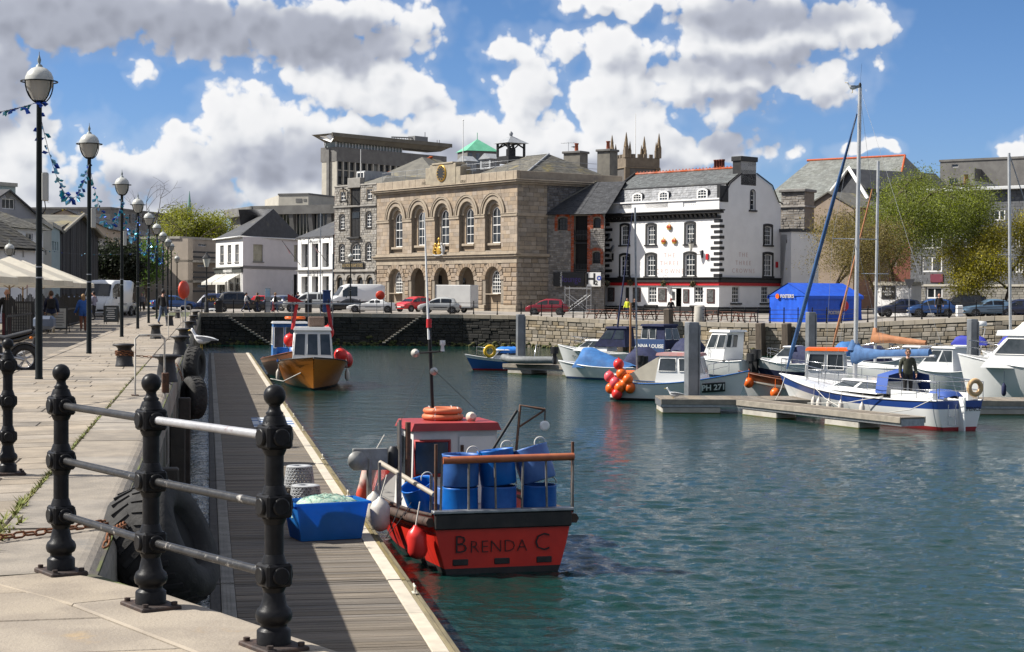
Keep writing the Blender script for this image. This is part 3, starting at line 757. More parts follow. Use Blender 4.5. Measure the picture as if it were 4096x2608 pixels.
def win(parent,r,arch=None,cols=2,rows=2,y=.12,fm=None,gm=None,fw=.06,bar=.03,sill=None,sm=None,mid=True,name='window',split=True):
 """frame and glazing bars as the part, each pane of glass a sub-part"""
 x0,x1,z0,z1=r;fm=fm or white_p;gm=gm or glass_m;m=MB();o=arch_poly(x0,x1,z0,z1,arch);cx=(x0+x1)/2
 i_=[(cx+(x-cx)*(1-2*fw/(x1-x0)),z0+fw+(z-z0)*(1-2*fw/(z1-z0)))for x,z in o]
 sheet(m,o,[i_],y,.05);n=len(o);m.add([(x,y,z)for x,z in o]+[(x,y+.05,z)for x,z in o],[(i,i+n,(i+1)%n+n,(i+1)%n)for i in range(n)])
 xs=[lerp(x0+fw,x1-fw,i/cols)for i in range(cols+1)];zs=[lerp(z0+fw,z1-fw,i/rows)for i in range(rows+1)]
 for x in xs[1:-1]:m.box(x-bar/2,x+bar/2,y+.006,y+.045,z0+fw*.9,z1-(arch or 0)*.04-fw*.9)
 for k,z in enumerate(zs[1:-1]):
  w=bar if not(mid and k==(rows-2)//2)else bar*1.7
  m.box(x0+fw*.9,x1-fw*.9,y+.004,y+.048,z-w/2,z+w/2)
 wd=m.build(name,fm,parent)
 if sill:
  s=MB();s.cbox(x0-sill,x1+sill,-.12,y+.02,z0-.10,z0-.002,.012);s.build('sill',sm or fm,wd)
 if split:
  for a,b in zip(xs,xs[1:]):
   for c,d in zip(zs,zs[1:]):
    g=MB();t=U(-.006,.006);u=U(-.006,.006);top=d if not(arch and d==zs[-1])else d-0
    poly=[(a,c),(b,c),(b,d),(a,d)]
    g.add([(a,y+.03+t,c),(b,y+.03-t,c),(b,y+.03-t+u,d),(a,y+.03+t+u,d)],[(0,1,2,3)])
    g.build('pane',gm,wd)
 else:
  g=MB();g.add([(x0+fw*.8,y+.03,z0+fw*.8),(x1-fw*.8,y+.03,z0+fw*.8),(x1-fw*.8,y+.036,z1-fw*.5),(x0+fw*.8,y+.036,z1-fw*.5)],[(0,1,2,3)]);g.build('pane',gm,wd)
 return wd
def block(mb,x0,x1,z0,z1,y,c=.03,back=.12,mi=0):
 vs=[]
 for yy,g in((y+back,0),(y+c,0),(y,c)):vs+=[(x0+g,yy,z0+g),(x1-g,yy,z0+g),(x1-g,yy,z1-g),(x0+g,yy,z1-g)]
 mb.add(vs,[(0,1,5,4),(1,2,6,5),(2,3,7,6),(3,0,4,7),(4,5,9,8),(5,6,10,9),(6,7,11,10),(7,4,8,11),(8,9,10,11)],mi)
def cuts(holes,za,zb):
 out=[]
 for x0,x1,z0,z1,rise,e in holes:
  if zb<=z0 or za>=z1+e:continue
  w=(x1-x0)/2;cx=(x0+x1)/2;hw=w+e
  if rise:
   zs=z1-rise
   if za>zs:
    q=max(0,1-((za-zs)/(rise+e))**2);hw=(w+e)*math.sqrt(q)
  elif za>z1+e-1e-6:continue
  if hw>.02:out.append((cx-hw,cx+hw))
 return sorted(out)
def courses(x0,x1,z0,z1,h,la,lb,holes,emit,jit=0.0):
 z=z0;row=0
 n=max(1,round((z1-z0)/h));h=(z1-z0)/n
 for r in range(n):
  za,zb=z0+r*h,z0+(r+1)*h;sp=cuts(holes,za,zb);segs=[];c=x0
  for a,b in sp:
   if a>c:segs.append((c,min(a,x1)))
   c=max(c,b)
  if c<x1:segs.append((c,x1))
  for a,b in segs:
   if b-a<.05:continue
   x=a;first=True
   while x<b-1e-6:
    L=U(la,lb)*(.5 if(first and r%2)else 1);e=x+L
    if b-e<la*.45:e=b
    emit(x,min(e,b),za,zb);x=e;first=False
def ring_band(mb,cx,zs,r0,r1,y0,y1,n=14,a0=0,a1=PI,mi=0):
 R0=[];R1=[]
 for i in range(n+1):
  a=a0+(a1-a0)*i/n;c,s=math.cos(a),math.sin(a)
  R0.append([(cx+r0*c,y0,zs+r0*s),(cx+r1*c,y0,zs+r1*s),(cx+r1*c,y1,zs+r1*s),(cx+r0*c,y1,zs+r0*s)])
 mb.loft(R0,mi,False,True,True,True)
def hip_roof(mb,x0,x1,y0,y1,z,rise,ridge_in=None,mi=0,over=.25):
 x0-=over;x1+=over;y0-=over;y1+=over;W=x1-x0;D=y1-y0
 k=ridge_in if ridge_in is not None else min(W,D)/2
 if W>=D:r=[(x0+k,(y0+y1)/2,z+rise),(x1-k,(y0+y1)/2,z+rise)]
 else:r=[((x0+x1)/2,y0+k,z+rise),((x0+x1)/2,y1-k,z+rise)]
 v=[(x0,y0,z),(x1,y0,z),(x1,y1,z),(x0,y1,z)]+r
 f=[(0,1,5,4),(1,2,5),(2,3,4,5),(3,0,4)]if W>=D else[(0,1,4),(1,2,5,4),(2,3,5),(3,0,4,5)]
 mb.add(v,f+[(3,2,1,0)],mi)
def slates(mb,a,b,c,d,row=.28,wid=.3,lift=.02,jit=.5,mi=0,skip=0.0):
 """overlapping slates on the slope a-b (eaves, left to right) up to d-c (ridge)"""
 a,b,c,d=map(Vector,(a,b,c,d));nrm=(b-a).cross(d-a).normalized();h=((d-a).length+(c-b).length)/2;n=max(1,int(h/row))
 for r in range(n):
  t0,t1=r/n,(r+1.25)/n;t1=min(1,t1)
  l0,r0=a.lerp(d,t0),b.lerp(c,t0);l1,r1=a.lerp(d,t1),b.lerp(c,t1);L=(r0-l0).length;x=-U(0,wid)
  while x<L:
   w=wid*U(.8,1.2);u0,u1=max(0,x)/L if L>0 else 0,min(L,x+w-.012)/L if L>0 else 0
   if u1>u0 and L>.05:
    k=lift*U(1-jit,1+jit)
    p0,p1,p2,p3=l0.lerp(r0,u0)+nrm*k,l0.lerp(r0,u1)+nrm*k,l1.lerp(r1,u1)+nrm*.004,l1.lerp(r1,u0)+nrm*.004
    mb.add([p0,p1,p2,p3,p0-nrm*k,p1-nrm*k],[(0,1,2,3),(4,5,1,0)],mi)
   x+=w
def simple_house(label,f,D,H,wm,roof=None,rm=None,rise=2.5,cat='house',name='house',wins=(),swins=(),lwins=(),fm=None,gm=None,over=.25,flat_edge=None,ridge_in=None,slate=True,base=-.6,group=None):
 """walls, windows cut into them, and a roof; wins in photo pixels: (x0,y0,x1,y1,cols,rows[,arch])"""
 t=thing(name,label,cat,M=f.M,group=group)
 for fac,ww,nm,has in((f,wins,'front',1),(f.side(D,True),swins,'right',1),(f.side(D,False),lwins,'left',1)):
  rs=[]
  for w in ww:
   r=fac.rect(*w[:4]);rs.append((r,w))
  W=fac.W;L2=f.M.inverted()@fac.M;m=MB()
  top=[(W,H),(0,H)]
  if roof=='gable' and nm!='front':top=[(W,H),(W/2,H+rise),(0,H)]
  if roof=='gable_front' and nm=='front':top=[(W,H),(W/2,H+rise),(0,H)]
  sheet(m,[(0,base),(W,base)]+top,[arch_poly(*r,w[6]if len(w)>6 else None)for r,w in rs],0,.16)
  o=m.build('wall',wm,t,L2)
  for r,w in rs:win(o,r,w[6]if len(w)>6 else None,w[4],w[5],.1,fm,gm,split=False)
 b=MB();b.add([(0,D,base),(f.W,D,base),(f.W,D,H),(0,D,H)],[(0,1,2,3)]);b.build('wall',wm,t)
 r=MB();W=f.W
 if roof=='hip':hip_roof(r,0,W,0,D,H,rise,ridge_in,0,over)
 elif roof=='gable':
  r.add([(-over,-over,H-.1),(W+over,-over,H-.1),(W+over,D/2,H+rise),(-over,D/2,H+rise),(W+over,D+over,H-.1),(-over,D+over,H-.1)],[(0,1,2,3),(3,2,4,5)])
  r.add([(-over,-over,H-.22),(W+over,-over,H-.22),(W+over,D/2,H+rise-.12),(-over,D/2,H+rise-.12),(W+over,D+over,H-.22),(-over,D+over,H-.22)],[(1,0,3,2),(2,3,5,4)])
 elif roof=='gable_front':
  r.add([(-over,-over,H-.1),(W/2,-over,H+rise),(W/2,D,H+rise),(-over,D,H-.1),(W+over,-over,H-.1),(W+over,D,H-.1)],[(0,1,2,3),(1,4,5,2)])
  r.add([(-over,-over,H-.25),(W/2,-over,H+rise-.15),(W+over,-over,H-.25),(-over,-over,H-.1),(W/2,-over,H+rise),(W+over,-over,H-.1)],[(0,1,4,3),(1,2,5,4)])
 else:
  r.box(-.12,W+.12,-.12,D+.12,H-.02,H+.28)
 ro=r.build('roof',rm or wm,t)
 if roof in('gable','hip')and slate and rm:
  s=MB()
  if roof=='gable':slates(s,(-over,-over,H-.1),(W+over,-over,H-.1),(W+over,D/2,H+rise),(-over,D/2,H+rise),.32,.4)
  else:
   k=ridge_in if ridge_in is not None else min(W,D)/2+over
   if W>=D:slates(s,(-over,-over,H),(W+over,-over,H),(W+over-k,D/2,H+rise),(-over+k,D/2,H+rise),.32,.4)
  if s.v:s.build('slates',rm,ro,kind='stuff')
 return t
sand=mat('ashlar_sandstone',(.335,.268,.20),(.27,.215,.162),1.1,.88,.25,10,island=.20,c3=(.26,.20,.15),s3=.5,t3=.58)
sand_b=mat('sandstone_block',(.295,.228,.165),(.23,.178,.13),1.6,.9,.7,12,jitter=.18,c3=(.28,.21,.16),s3=.8,t3=.6)
sand_g=mat('cornice_stone',(.36,.30,.225),(.28,.23,.175),1.2,.88,.3,10,c3=(.22,.19,.16),s3=.8,t3=.58)
mortar=mat('mortar',(.25,.215,.17),(.2,.17,.135),3,.95)
grey_stone=mat('grey_limestone',(.30,.28,.25),(.235,.22,.195),1.4,.9,.5,10,island=.22,c3=(.17,.16,.14),s3=.8,t3=.58)
slate_d=mat('slate_dark',(.055,.057,.062),(.04,.041,.045),2,.65,.3,12,island=.22,c3=(.10,.095,.075),s3=.4,t3=.56)
slate_g=mat('slate_grey',(.20,.205,.215),(.15,.155,.165),1.5,.6,.2,12,island=.30)
slate_b=mat('slate_lichen',(.15,.14,.115),(.105,.10,.085),1.2,.8,.3,10,island=.22,c3=(.22,.185,.09),s3=.35,t3=.55)
render_w=mat('white_render',(.80,.785,.765),(.75,.735,.715),.8,.8,.1,20,c3=(.66,.64,.61),s3=.4,t3=.66)
terracotta=mat('terracotta',(.42,.105,.045),(.34,.08,.035),4,.75,.2,20,jitter=.2)
lead=mat('lead_sheet',(.33,.345,.36),(.27,.28,.29),3,.5,.1)
dark_in=mat('dark_interior',(.012,.011,.010),rough=.9)
gold=mat('gold_paint',(.62,.38,.07),(.5,.29,.05),8,.35,metal=.4)
red_p=mat('red_paint',(.50,.02,.025),(.44,.018,.022),4,.45)
brick_r=mat('red_brick',(.33,.10,.06),(.26,.08,.05),5,.9,.3,30,jitter=.25,island=.25)
# ================================================================ the custom house
c5=lambda x,y:(1250+x*.5219,500+y*.5219)
def r5(f,x0,y0,x1,y1):
 a=c5(x0,y0);b=c5(x1,y1);return f.rect(a[0],a[1],b[0],b[1])
CH=Fac(1506,187.3,2067,166.0,.05)
def custom_house():
 f=CH;W=f.W;D=13.0
 t=thing('custom_house','pale pink-brown stone custom house with five arched bays and a roof clock','building',M=f.M)
 zs1=f.uv(*c5(1000,1012))[1];zcor=f.uv(*c5(1000,490))[1];zpar=f.uv(*c5(700,455))[1];zimp=f.uv(*c5(1260,703))[1]
 gh=[];
 for(x0,x1,yt)in((583,686,1100),(753,858,1094),(932,1040,1090),(1120,1237,1086),(1322,1440,1083)):
  a,b,_,zt=r5(f,x0,yt,x1,1300);gh.append((a,b,-.3,zt,(b-a)/2))
 up=[]
 for(x0,x1,yt)in((588,688,626),(760,864,612),(937,1046,600),(1124,1240,586),(1322,1445,572)):
  a,b,_,zt=r5(f,x0,yt,x1,1000);up.append((a,b,zs1+.55,zt,(b-a)/2))
 m=MB();sheet(m,[(0,-.6),(W,-.6),(W,zpar),(0,zpar)],[arch_poly(*g[:4],g[4],16)for g in gh]+[arch_poly(*u[:4],u[4],16)for u in up],.06,.45)
 m.build('front_wall',mortar,t)
 rus=MB();n=0
 def eg(a,b,c,d):
  q=MB();block(q,a+.02,b-.02,c+.02,d-.02,U(-.035,.0),.05,.2);q.build('stone_block',sand_b,t)
 courses(0,W,.55,zs1-.75,.45,.8,1.5,[(g[0],g[1],g[2],g[3],g[4],.48)for g in gh],eg)
 last=0
 for g in gh+[(W,W,0,0,0)]:
  if g[0]-last>.05:MB().cbox(last,g[0],-.10,.2,-.5,.53,.03).build('plinth',sand_g,t)
  last=g[1]
 for g in gh:
  cx=(g[0]+g[1])/2;r=g[4];zs=g[3]-r;k=11
  for i in range(k):
   a0=PI*i/k+.02;a1=PI*(i+1)/k-.02;q=MB();e=.48+(.14 if i%2==0 else 0)
   pts=[(r,a0),(r+e,a0),(r+e,a1),(r,a1)]
   front=[(cx+rr*math.cos(a),-.04,zs+rr*math.sin(a))for rr,a in pts];back=[(x,.3,z)for x,_,z in front]
   q.add(front+back,[(0,1,2,3),(0,4,5,1),(1,5,6,2),(2,6,7,3),(3,7,4,0)]);q.build('voussoir',sand_b,t)
 ash=MB()
 def ea(a,b,c,d):block(ash,a+.006,b-.006,c+.006,d-.006,U(.0,.012),.008,.1)
 holes=[(u[0],u[1],u[2],u[3],u[4],.02)for u in up]
 courses(0,W,zs1+.45,zcor-.1,.40,.6,1.25,holes,ea);ash.build('ashlar',sand,t,kind='stuff')
 wp=[(617,676,675,935),(793,850,665,922),(968,1033,648,912),(1163,1226,637,908),(1363,1431,625,903)]
 for u,(x0,x1,y0,y1)in zip(up,wp):
  w0,w1,wz0,wz1=r5(f,x0,y0,x1,y1);sh=-.35*0;cx=(u[0]+u[1])/2;hw=(w1-w0)/2*.98;wx0,wx1=cx-hw-.1,cx+hw-.1
  b=MB();sheet(b,arch_poly(u[0]-.02,u[1]+.02,u[2]-.02,u[3]+.02,u[4]+.02,14),[arch_poly(wx0,wx1,wz0,wz1,hw,12)],.46,.22)
  o=b.build('recess',sand,t)
  win(o,(wx0,wx1,wz0,wz1),hw,2,4,.56,fw=.10,bar=.05)
  s=MB();s.cbox(wx0-.35,wx1+.35,.18,.6,wz0-.24,wz0-.002,.02);s.build('sill',sand_g,o)
  rb=MB();r=u[4];z_=u[3]-r
  ring_band(rb,cx,z_,r+.02,r+.30,-.05,.10);ring_band(rb,cx,z_,r+.46,r+.66,-.12,.09);ring_band(rb,cx,z_,r+.66,r+.74,-.17,.09);ring_band(rb,cx,z_,r-.36,r-.02,.25,.455)
  rb.build('archivolt',sand_g,t)
 last=0;ib=MB()
 for u in up+[(W,W,0,0,0)]:
  a,b=last,u[0]
  if b-a>.1:ib.cbox(a,b,-.08,.15,zimp-.14,zimp+.12,.03);ib.cbox(a,b,-.13,.15,zimp+.122,zimp+.22,.02)
  last=u[1]
 ib.build('impost_band',sand_g,t)
 fr=MB();fr.cbox(-.02,W+.02,-.05,.2,zs1-.73,zs1-.12,.01);fr.cbox(-.3,W+.3,-.28,.2,zs1-.118,zs1+.10,.03);fr.cbox(-.45,W+.45,-.42,.2,zs1+.102,zs1+.22,.03);fr.cbox(-.1,W+.1,-.1,.2,zs1+.222,zs1+.43,.02)
 fr.build('string_course',sand_g,t)
 lettering('CUSTOM HOUSE',.52,mat('carved_letter',(.24,.2,.16),rough=.9),t,Matrix.Translation((W*.49,-.062,zs1-.44)),'carved_lettering',space=1.35)
 co=MB();co.cbox(-.25,W+.25,-.24,D,zcor-.1,zcor+.08,.03);co.cbox(-.5,W+.5,-.48,D,zcor+.082,zcor+.26,.04);co.cbox(-.6,W+.6,-.58,D,zcor+.262,zcor+.36,.03);co.build('cornice',sand_g,t)
 pa=MB();x=0
 while x<W-.1:
  L=min(U(1.2,2.0),W-x);pa.cbox(x+.005,x+L-.005,-.06,.35,zcor+.362,zpar+.38,.03);x+=L
 pa.cbox(W-.36,W-.005,.36,D,zcor+.362,zpar+.37,.03);pa.build('parapet',sand_g,t)
 cb=MB()
 def blk(x0,y0,x1,y1,ya,yb):
  a=r5(f,x0,y0,x1,y1);cb.cbox(a[0],a[1],ya,yb,a[2],a[3],.04)
 blk(905,300,1104,460,-.12,1.3);blk(925,288,1085,303,-.2,1.35);blk(1103,318,1138,458,-.08,1.2);blk(870,330,906,460,-.08,1.2);blk(838,432,872,462,-.06,1.1);blk(1136,418,1180,455,-.06,1.1)
 cb.build('clock_block',mat('clock_stone',(.33,.285,.21),(.25,.215,.165),1.6,.9,.4,12,c3=(.30,.24,.09),s3=.8,t3=.60),t)
 x,z=f.uv(*c5(998,370));rr=.78
 ck=MB();ck.lathe([(rr+.07,0),(rr+.07,.10),(rr,.12)],28,0,Matrix.Translation((x,-.12,z))@Matrix.Rotation(R(90),4,'X'));face=ck.build('clock',gold,t)
 ck=MB();ck.lathe([(rr-.03,0),(rr-.03,.135)],28,0,Matrix.Translation((x,-.12,z))@Matrix.Rotation(R(90),4,'X'));ck.build('dial',black_p,face)
 for i in range(12):
  a=2*PI*i/12;nm=MB();T=Matrix.Translation((x,-.262,z))@Matrix.Rotation(-a,4,'Y')
  nm.box(-.03,.03,-.006,.006,rr*.66,rr*.90,0,T);nm.build('numeral',gold,face)
 for a,ln,w in((R(118),.46,.05),(R(108),.62,.035)):
  hd=MB();hd.box(-w,w,-.008,.006,-.12,ln,0,Matrix.Translation((x,-.28+w,z))@Matrix.Rotation(a,4,'Y'));hd.build('clock_hand',gold,face)
 rf=MB();za=f.uv(*c5(1340,285),6.8)[1]
 hip_roof(rf,W*.57,W-.8,1.6,12.0,zpar+.15,za-zpar,3.4,0,.1);hip_roof(rf,.8,W*.46,1.6,12.0,zpar+.15,(za-zpar)*.28,4.0,0,.1)
 ro=rf.build('roof',slate_b,t);sl=MB()
 for xa,xb,k,h in((W*.57-.1,W-.7,3.4,za-zpar),(.7,W*.46+.1,4.0,(za-zpar)*.28)):slates(sl,(xa,1.5,zpar+.16),(xb,1.5,zpar+.16),(xb-k,6.8,zpar+.16+h),(xa+k,6.8,zpar+.16+h),.35,.42)
 slates(sl,(W-.7,1.5,zpar+.16),(W-.7,12.1,zpar+.16),(W-4.1,6.82,zpar+.16+za-zpar),(W-4.1,6.78,zpar+.16+za-zpar),.35,.42)
 sl.build('slates',slate_b,ro,kind='stuff')
 hp=MB();hp.tube([(W-.75,1.55,zpar+.2),(W-4.1,6.8,zpar+.2+za-zpar)],.09,6);hp.tube([(W*.57+3.3,6.8,za+.22),(W-4.1,6.8,za+.22)],.09,6);hp.build('lead_ridge',lead,ro)
 rl=MB();zt=zpar+.4
 for h in(.55,1.05):rl.tube([(.3,.5,zt+h),(W*.36,.5,zt+h)],.022,5);rl.tube([(W*.60,.5,zt+h),(W-.3,.5,zt+h),(W-.3,10,zt+h)],.022,5)
 for x in[.3+i*W*.0895 for i in range(5)]+[W*.6+i*(W*.4-.3)/5 for i in range(6)]:rl.tube([(x,.5,zt-.1),(x,.5,zt+1.05)],.022,5)
 rl.build('roof_railing',galv,t)
 cx,cz=f.uv(*c5(1520,275),6.8);q=MB();M0=Matrix.Translation((cx,6.8,za))
 q.box(-1.05,1.05,-1.05,1.05,-.4,.32,0,M0)
 for a in(-1,1):
  for b in(-1,1):q.box(a*.98-.10,a*.98+.10,b*.98-.10,b*.98+.10,.32,1.65,0,M0)
 for a in(-1,1):
  q.tube([(a*.98,-.98,1.15),(a*.98,0,1.6),(a*.98,.98,1.15)],.09,4,0,M=M0);q.tube([(-.98,a*.98,1.15),(0,a*.98,1.6),(.98,a*.98,1.15)],.09,4,0,M=M0)
 q.box(-.35,.35,-.35,.35,.3,1.1,0,M0)
 cu=q.build('cupola',black_p,t);q=MB();q.add([(-1.35,-1.35,1.65),(1.35,-1.35,1.65),(1.35,1.35,1.65),(-1.35,1.35,1.65),(0,0,2.5)],[(0,1,4),(1,2,4),(2,3,4),(3,0,4),(3,2,1,0)],0,False,M0);q.lathe([(.12,2.35),(.2,2.6),(.22,2.75),(.02,2.95)],8,0,M0);q.build('cupola_roof',lead,cu)
 for px_,w in((1185,.9),(1360,.95)):
  vx,vz=f.uv(*c5(px_,290),7.0);q=MB();T=Matrix.Translation((vx,7.0,za-.25));q.box(-w,w,-.6,.6,-.5,.55,0,T);d=q.build('roof_vent',lead,t)
  q=MB();q.prism([(-w-.15,.55),(w+.15,.55),(0,1.15)],-.75,.75,'Y',0,T);q.build('vent_roof',lead,d);q=MB();[q.box(-w*.7,w*.7,-.62,-.6,-.3+i*.2,-.18+i*.2,0,T)for i in range(4)];q.build('louvre',black_p,d)
 fp,fz=f.uv(*c5(1053,290));q=MB();q.tube([(fp,1.6,zpar),(fp,1.6,f.uv(*c5(1053,-22),1.6)[1])],[.06,.04],6);q.ball((fp,1.6,f.uv(*c5(1053,-22),1.6)[1]),.08,6);q.build('flagpole',white_p,t)
 sd=f.side(D,True);L2=f.M.inverted()@sd.M;m=MB();m.add([(0,.08,-.6),(D,.08,-.6),(D,.08,zcor),(0,.08,zcor)],[(0,1,2,3)]);w=m.build('side_wall',mortar,t,L2)
 s1=MB();courses(0,D,.2,zs1-.3,.45,.7,1.3,[],lambda a,b,c,d:block(s1,a+.02,b-.02,c+.02,d-.02,U(-.03,.01),.04,.15));courses(0,3.6,zs1+.1,zcor,.42,.6,1.2,[],lambda a,b,c,d:block(s1,a+.01,b-.01,c+.01,d-.01,U(.0,.02),.012,.15));s1.build('stone_blocks',mat('side_sandstone',(.31,.26,.20),(.24,.20,.155),1.2,.9,.5,10,island=.2),w,kind='stuff')
 s2=MB();courses(3.6,D,zs1+.1,zcor+.3,.28,.3,.75,[],lambda a,b,c,d:block(s2,a+.015,b-.015,c+.015,d-.015,U(.0,.05),.03,.15));s2.build('rubble_stones',mat('side_rubble',(.16,.155,.155),(.11,.105,.105),1.4,.9,.5,10,island=.3),w,kind='stuff')
 q=MB();q.cbox(-.12,3.6,-.10,.1,zimp-.14,zimp+.2,.03);q.cbox(-.3,3.8,-.2,.1,zs1-.1,zs1+.2,.03);q.build('string_course',sand_g,w)
 for i,g in enumerate(gh):
  cx=(g[0]+g[1])/2
  if i in(0,4):
   x0,x1,y0,y1=((622,682,1123,1287),(1363,1438,1113,1292))[0 if i==0 else 1];r=r5(f,x0,y0,x1,y1);hw=(r[1]-r[0])/2
   r=(cx-hw,cx+hw,r[2],r[3]);b=MB();sheet(b,arch_poly(g[0]-.02,g[1]+.02,g[2]-.02,g[3]+.02,g[4]+.02,14),[arch_poly(*r,hw,12)],.5,.2);o=b.build('recess',sand,t);win(o,r,hw,4,6,.56,fw=.09,bar=.045,sill=.25,sm=sand_g)
 x0,x1=gh[1][0]-.6,gh[3][1]+.6;po=MB();zc=zs1-.8
 po.add([(x0,.5,-.1),(x1,.5,-.1),(x1,3.4,-.1),(x0,3.4,-.1),(x0,.5,zc),(x1,.5,zc),(x1,3.4,zc),(x0,3.4,zc)],[(0,1,2,3),(7,6,5,4),(3,2,6,7),(0,3,7,4),(2,1,5,6)]);pw=po.build('porch',mat('porch_stone',(.34,.27,.2),(.27,.21,.16),1.5,.9),t)
 for i,(a,h,dr)in enumerate(((gh[1],3.6,1),(gh[2],3.3,0),(gh[3],3.3,0))):
  cx=(a[0]+a[1])/2-1.2;win(pw,(cx-.75,cx+.75,.9 if not dr else 0,h),.75,3,5,3.3,fm=black_p,bar=.05)
 ax,az=f.uv(*c5(985,990));A=thing('coat_of_arms','gilded royal coat of arms with lion and unicorn on the string course','emblem',M=f.M@Matrix.Translation((ax,-.28,zs1+.22))@Matrix.Scale(.82,4))
 k=1.0;silver=mat('silver_paint',(.42,.42,.42),(.3,.3,.3),6,.45);
 q=MB();q.lathe([(.0001,-.1),(.42,.1),(.52,.5),(.5,.9),(.3,1.05),(.0001,1.1)],14,0,Matrix.Diagonal((1,.3,1,1)));q.build('shield',gold,A)
 q=MB();q.lathe([(.3,1.1),(.36,1.25),(.26,1.4),(.1,1.52),(.12,1.6),(.0001,1.75)],10,0,Matrix.Diagonal((1,.5,1,1)));q.ball((0,0,1.95),.2,8,0,(1,.7,1.1));q.tube([(.05,0,1.85),(.12,0,2.2)],[.08,.03],5);q.build('crown',gold,A)
 for s,mt,nm in((-1,gold,'lion'),(1,silver,'unicorn')):
  q=MB();q.tube([(s*1.0,0,.0),(s*1.05,0,.45),(s*.85,0,.9),(s*.75,-.02,1.2)],[.14,.24,.2,.15],8);q.ball((s*.68,-.05,1.32),.2,8,0,(1.1,.8,1));q.tube([(s*.85,-.05,.85),(s*.5,-.1,.95),(s*.4,-.1,.75)],[.09,.07,.06],6);q.tube([(s*.9,-.05,.6),(s*.6,-.1,.5)],[.09,.06],6);q.tube([(s*1.0,0,.2),(s*.7,-.05,.1),(s*.75,-.05,-.1)],[.12,.08,.07],6)
  q.tube([(s*1.1,.05,.3),(s*1.35,.05,.6),(s*1.25,.05,1.0),(s*1.4,.05,1.2)],[.05,.05,.05,.08],6)
  if s>0:q.tube([(s*.62,-.08,1.48),(s*.5,-.1,1.85)],[.03,.008],5)
  q.build(nm,mt,A)
 q=MB();q.tube([(-1.2,-.08,.05),(-.5,-.2,-.08),(.5,-.2,-.08),(1.2,-.08,.05)],[.08,.12,.12,.08],6);q.build('scroll',silver,A)
custom_house()
def warehouse():
 f=Fac(1337,193.4,1505,187.4,.05);W=f.W;D=14
 t=thing('stone_warehouse','narrow grey stone warehouse with black loading doors and white arched windows','building',M=f.M)
 H=f.uv(*c5(300,470))[1];ops=[]
 for(x0,y0,x1,y1,ar,c,r)in((212,512,252,578,0,2,2),(415,492,455,566,0,2,2),(207,690,245,798,1,2,4),(410,668,450,782,1,2,4),(205,918,243,1042,1,2,4),(297,908,365,1036,1,3,3),(408,905,448,1032,1,2,4)):
  q=r5(f,x0,y0,x1,y1);ops.append((q,(q[1]-q[0])*.28 if ar else None,c,r))
 b0=r5(f,288,480,365,858);ga=[r5(f,x0,1165,x1,1290)for x0,x1 in((186,230),(262,305),(342,385),(415,462))]
 m=MB();sheet(m,[(0,-.5),(W,-.5),(W,H),(0,H)],[arch_poly(*q,a)for q,a,c,r in ops]+[arch_poly(*b0)]+[arch_poly(g[0],g[1],.2,g[3],.25)for g in ga],.03,.32);fw=m.build('front_wall',mortar,t)
 st_=MB();hl=[(q[0],q[1],q[2],q[3],a,.10)for q,a,c,r in ops]+[(b0[0],b0[1],b0[2],b0[3],0,.06)]+[(g[0],g[1],.2,g[3],.25,.2)for g in ga]
 courses(0,W,.0,H,.26,.3,.8,hl,lambda a,b,c,d:block(st_,a+.01,b-.01,c+.01,d-.01,U(-.03,.02),.025,.12));st_.build('rubble_stones',grey_stone,t,kind='stuff')
 for q,a,c,r in ops:win(t,q,a,c,r,.14,fw=.09,bar=.045,sill=.12,sm=black_p)
 for q,a,c,r in ops[2:]:
  bd=MB();o=arch_poly(*q,a);i2=o;cx=(q[0]+q[1])/2;out=[(cx+(x-cx)*1.28,z+(.14 if z>q[2]+.2 else-.02))for x,z in o];sheet(bd,out,[o],-.005);bd.build('window_surround',black_p,t)
 for g in ga:win(t,(g[0],g[1],.2,g[3]),.25,2,3,.2,fm=black_p);vb=MB();cx=(g[0]+g[1])/2;ring_band(vb,cx,g[3]-.35,(g[1]-g[0])/2+.05,(g[1]-g[0])/2+.5,-.06,.1,7);vb.build('stone_arch',grey_stone,t)
 ld=MB();ld.box(b0[0],b0[1],.22,.3,b0[2],b0[3]);lo=ld.build('loading_bay',black_p,t)
 for i in range(7):x=lerp(b0[0],b0[1],(i+.5)/7);q=MB();q.box(x-.1,x+.1,.17,.22,b0[2]+.1,b0[2]+(b0[3]-b0[2])*.52);q.build('door_board',black_p,lo);q=MB();q.box(x-.1,x+.1,.17,.22,b0[2]+(b0[3]-b0[2])*.66,b0[3]-.1);q.build('door_board',black_p,lo)
 q=MB();q.box(b0[0]+.3,b0[1]-.3,.12,.17,b0[2]+(b0[3]-b0[2])*.38,b0[2]+(b0[3]-b0[2])*.50);q.build('door_window',glass_m,lo)
 q=MB();q.cbox(b0[0]-.25,b0[1]+.25,-.35,.1,b0[2]-.22,b0[2]-.01,.03);q.build('loading_sill',black_p,lo)
 q=MB();hx=b0[0]-.35;zt=f.uv(*c5(300,488))[1];zb=f.uv(*c5(255,630))[1];q.tube([(hx,-.1,zt-.3),(hx,-.1,zb)],.06,6);q.tube([(hx,-.1,zt-.2),(hx+1.0,-1.5,zt)],.06,6);q.tube([(hx,-.1,zb+.4),(hx+1.0,-1.5,zt)],.05,6);q.build('hoist_crane',black_p,t)
 zb1=f.uv(*c5(400,618))[1];q=MB();q.cbox(-.05,W+.05,-.16,.1,zb1-.1,zb1+.1,.03);z2=f.uv(*c5(200,1120))[1];q.cbox(-.1,W+.1,-.25,.1,z2-.1,z2+.15,.03);q.build('string_course',grey_stone,t)
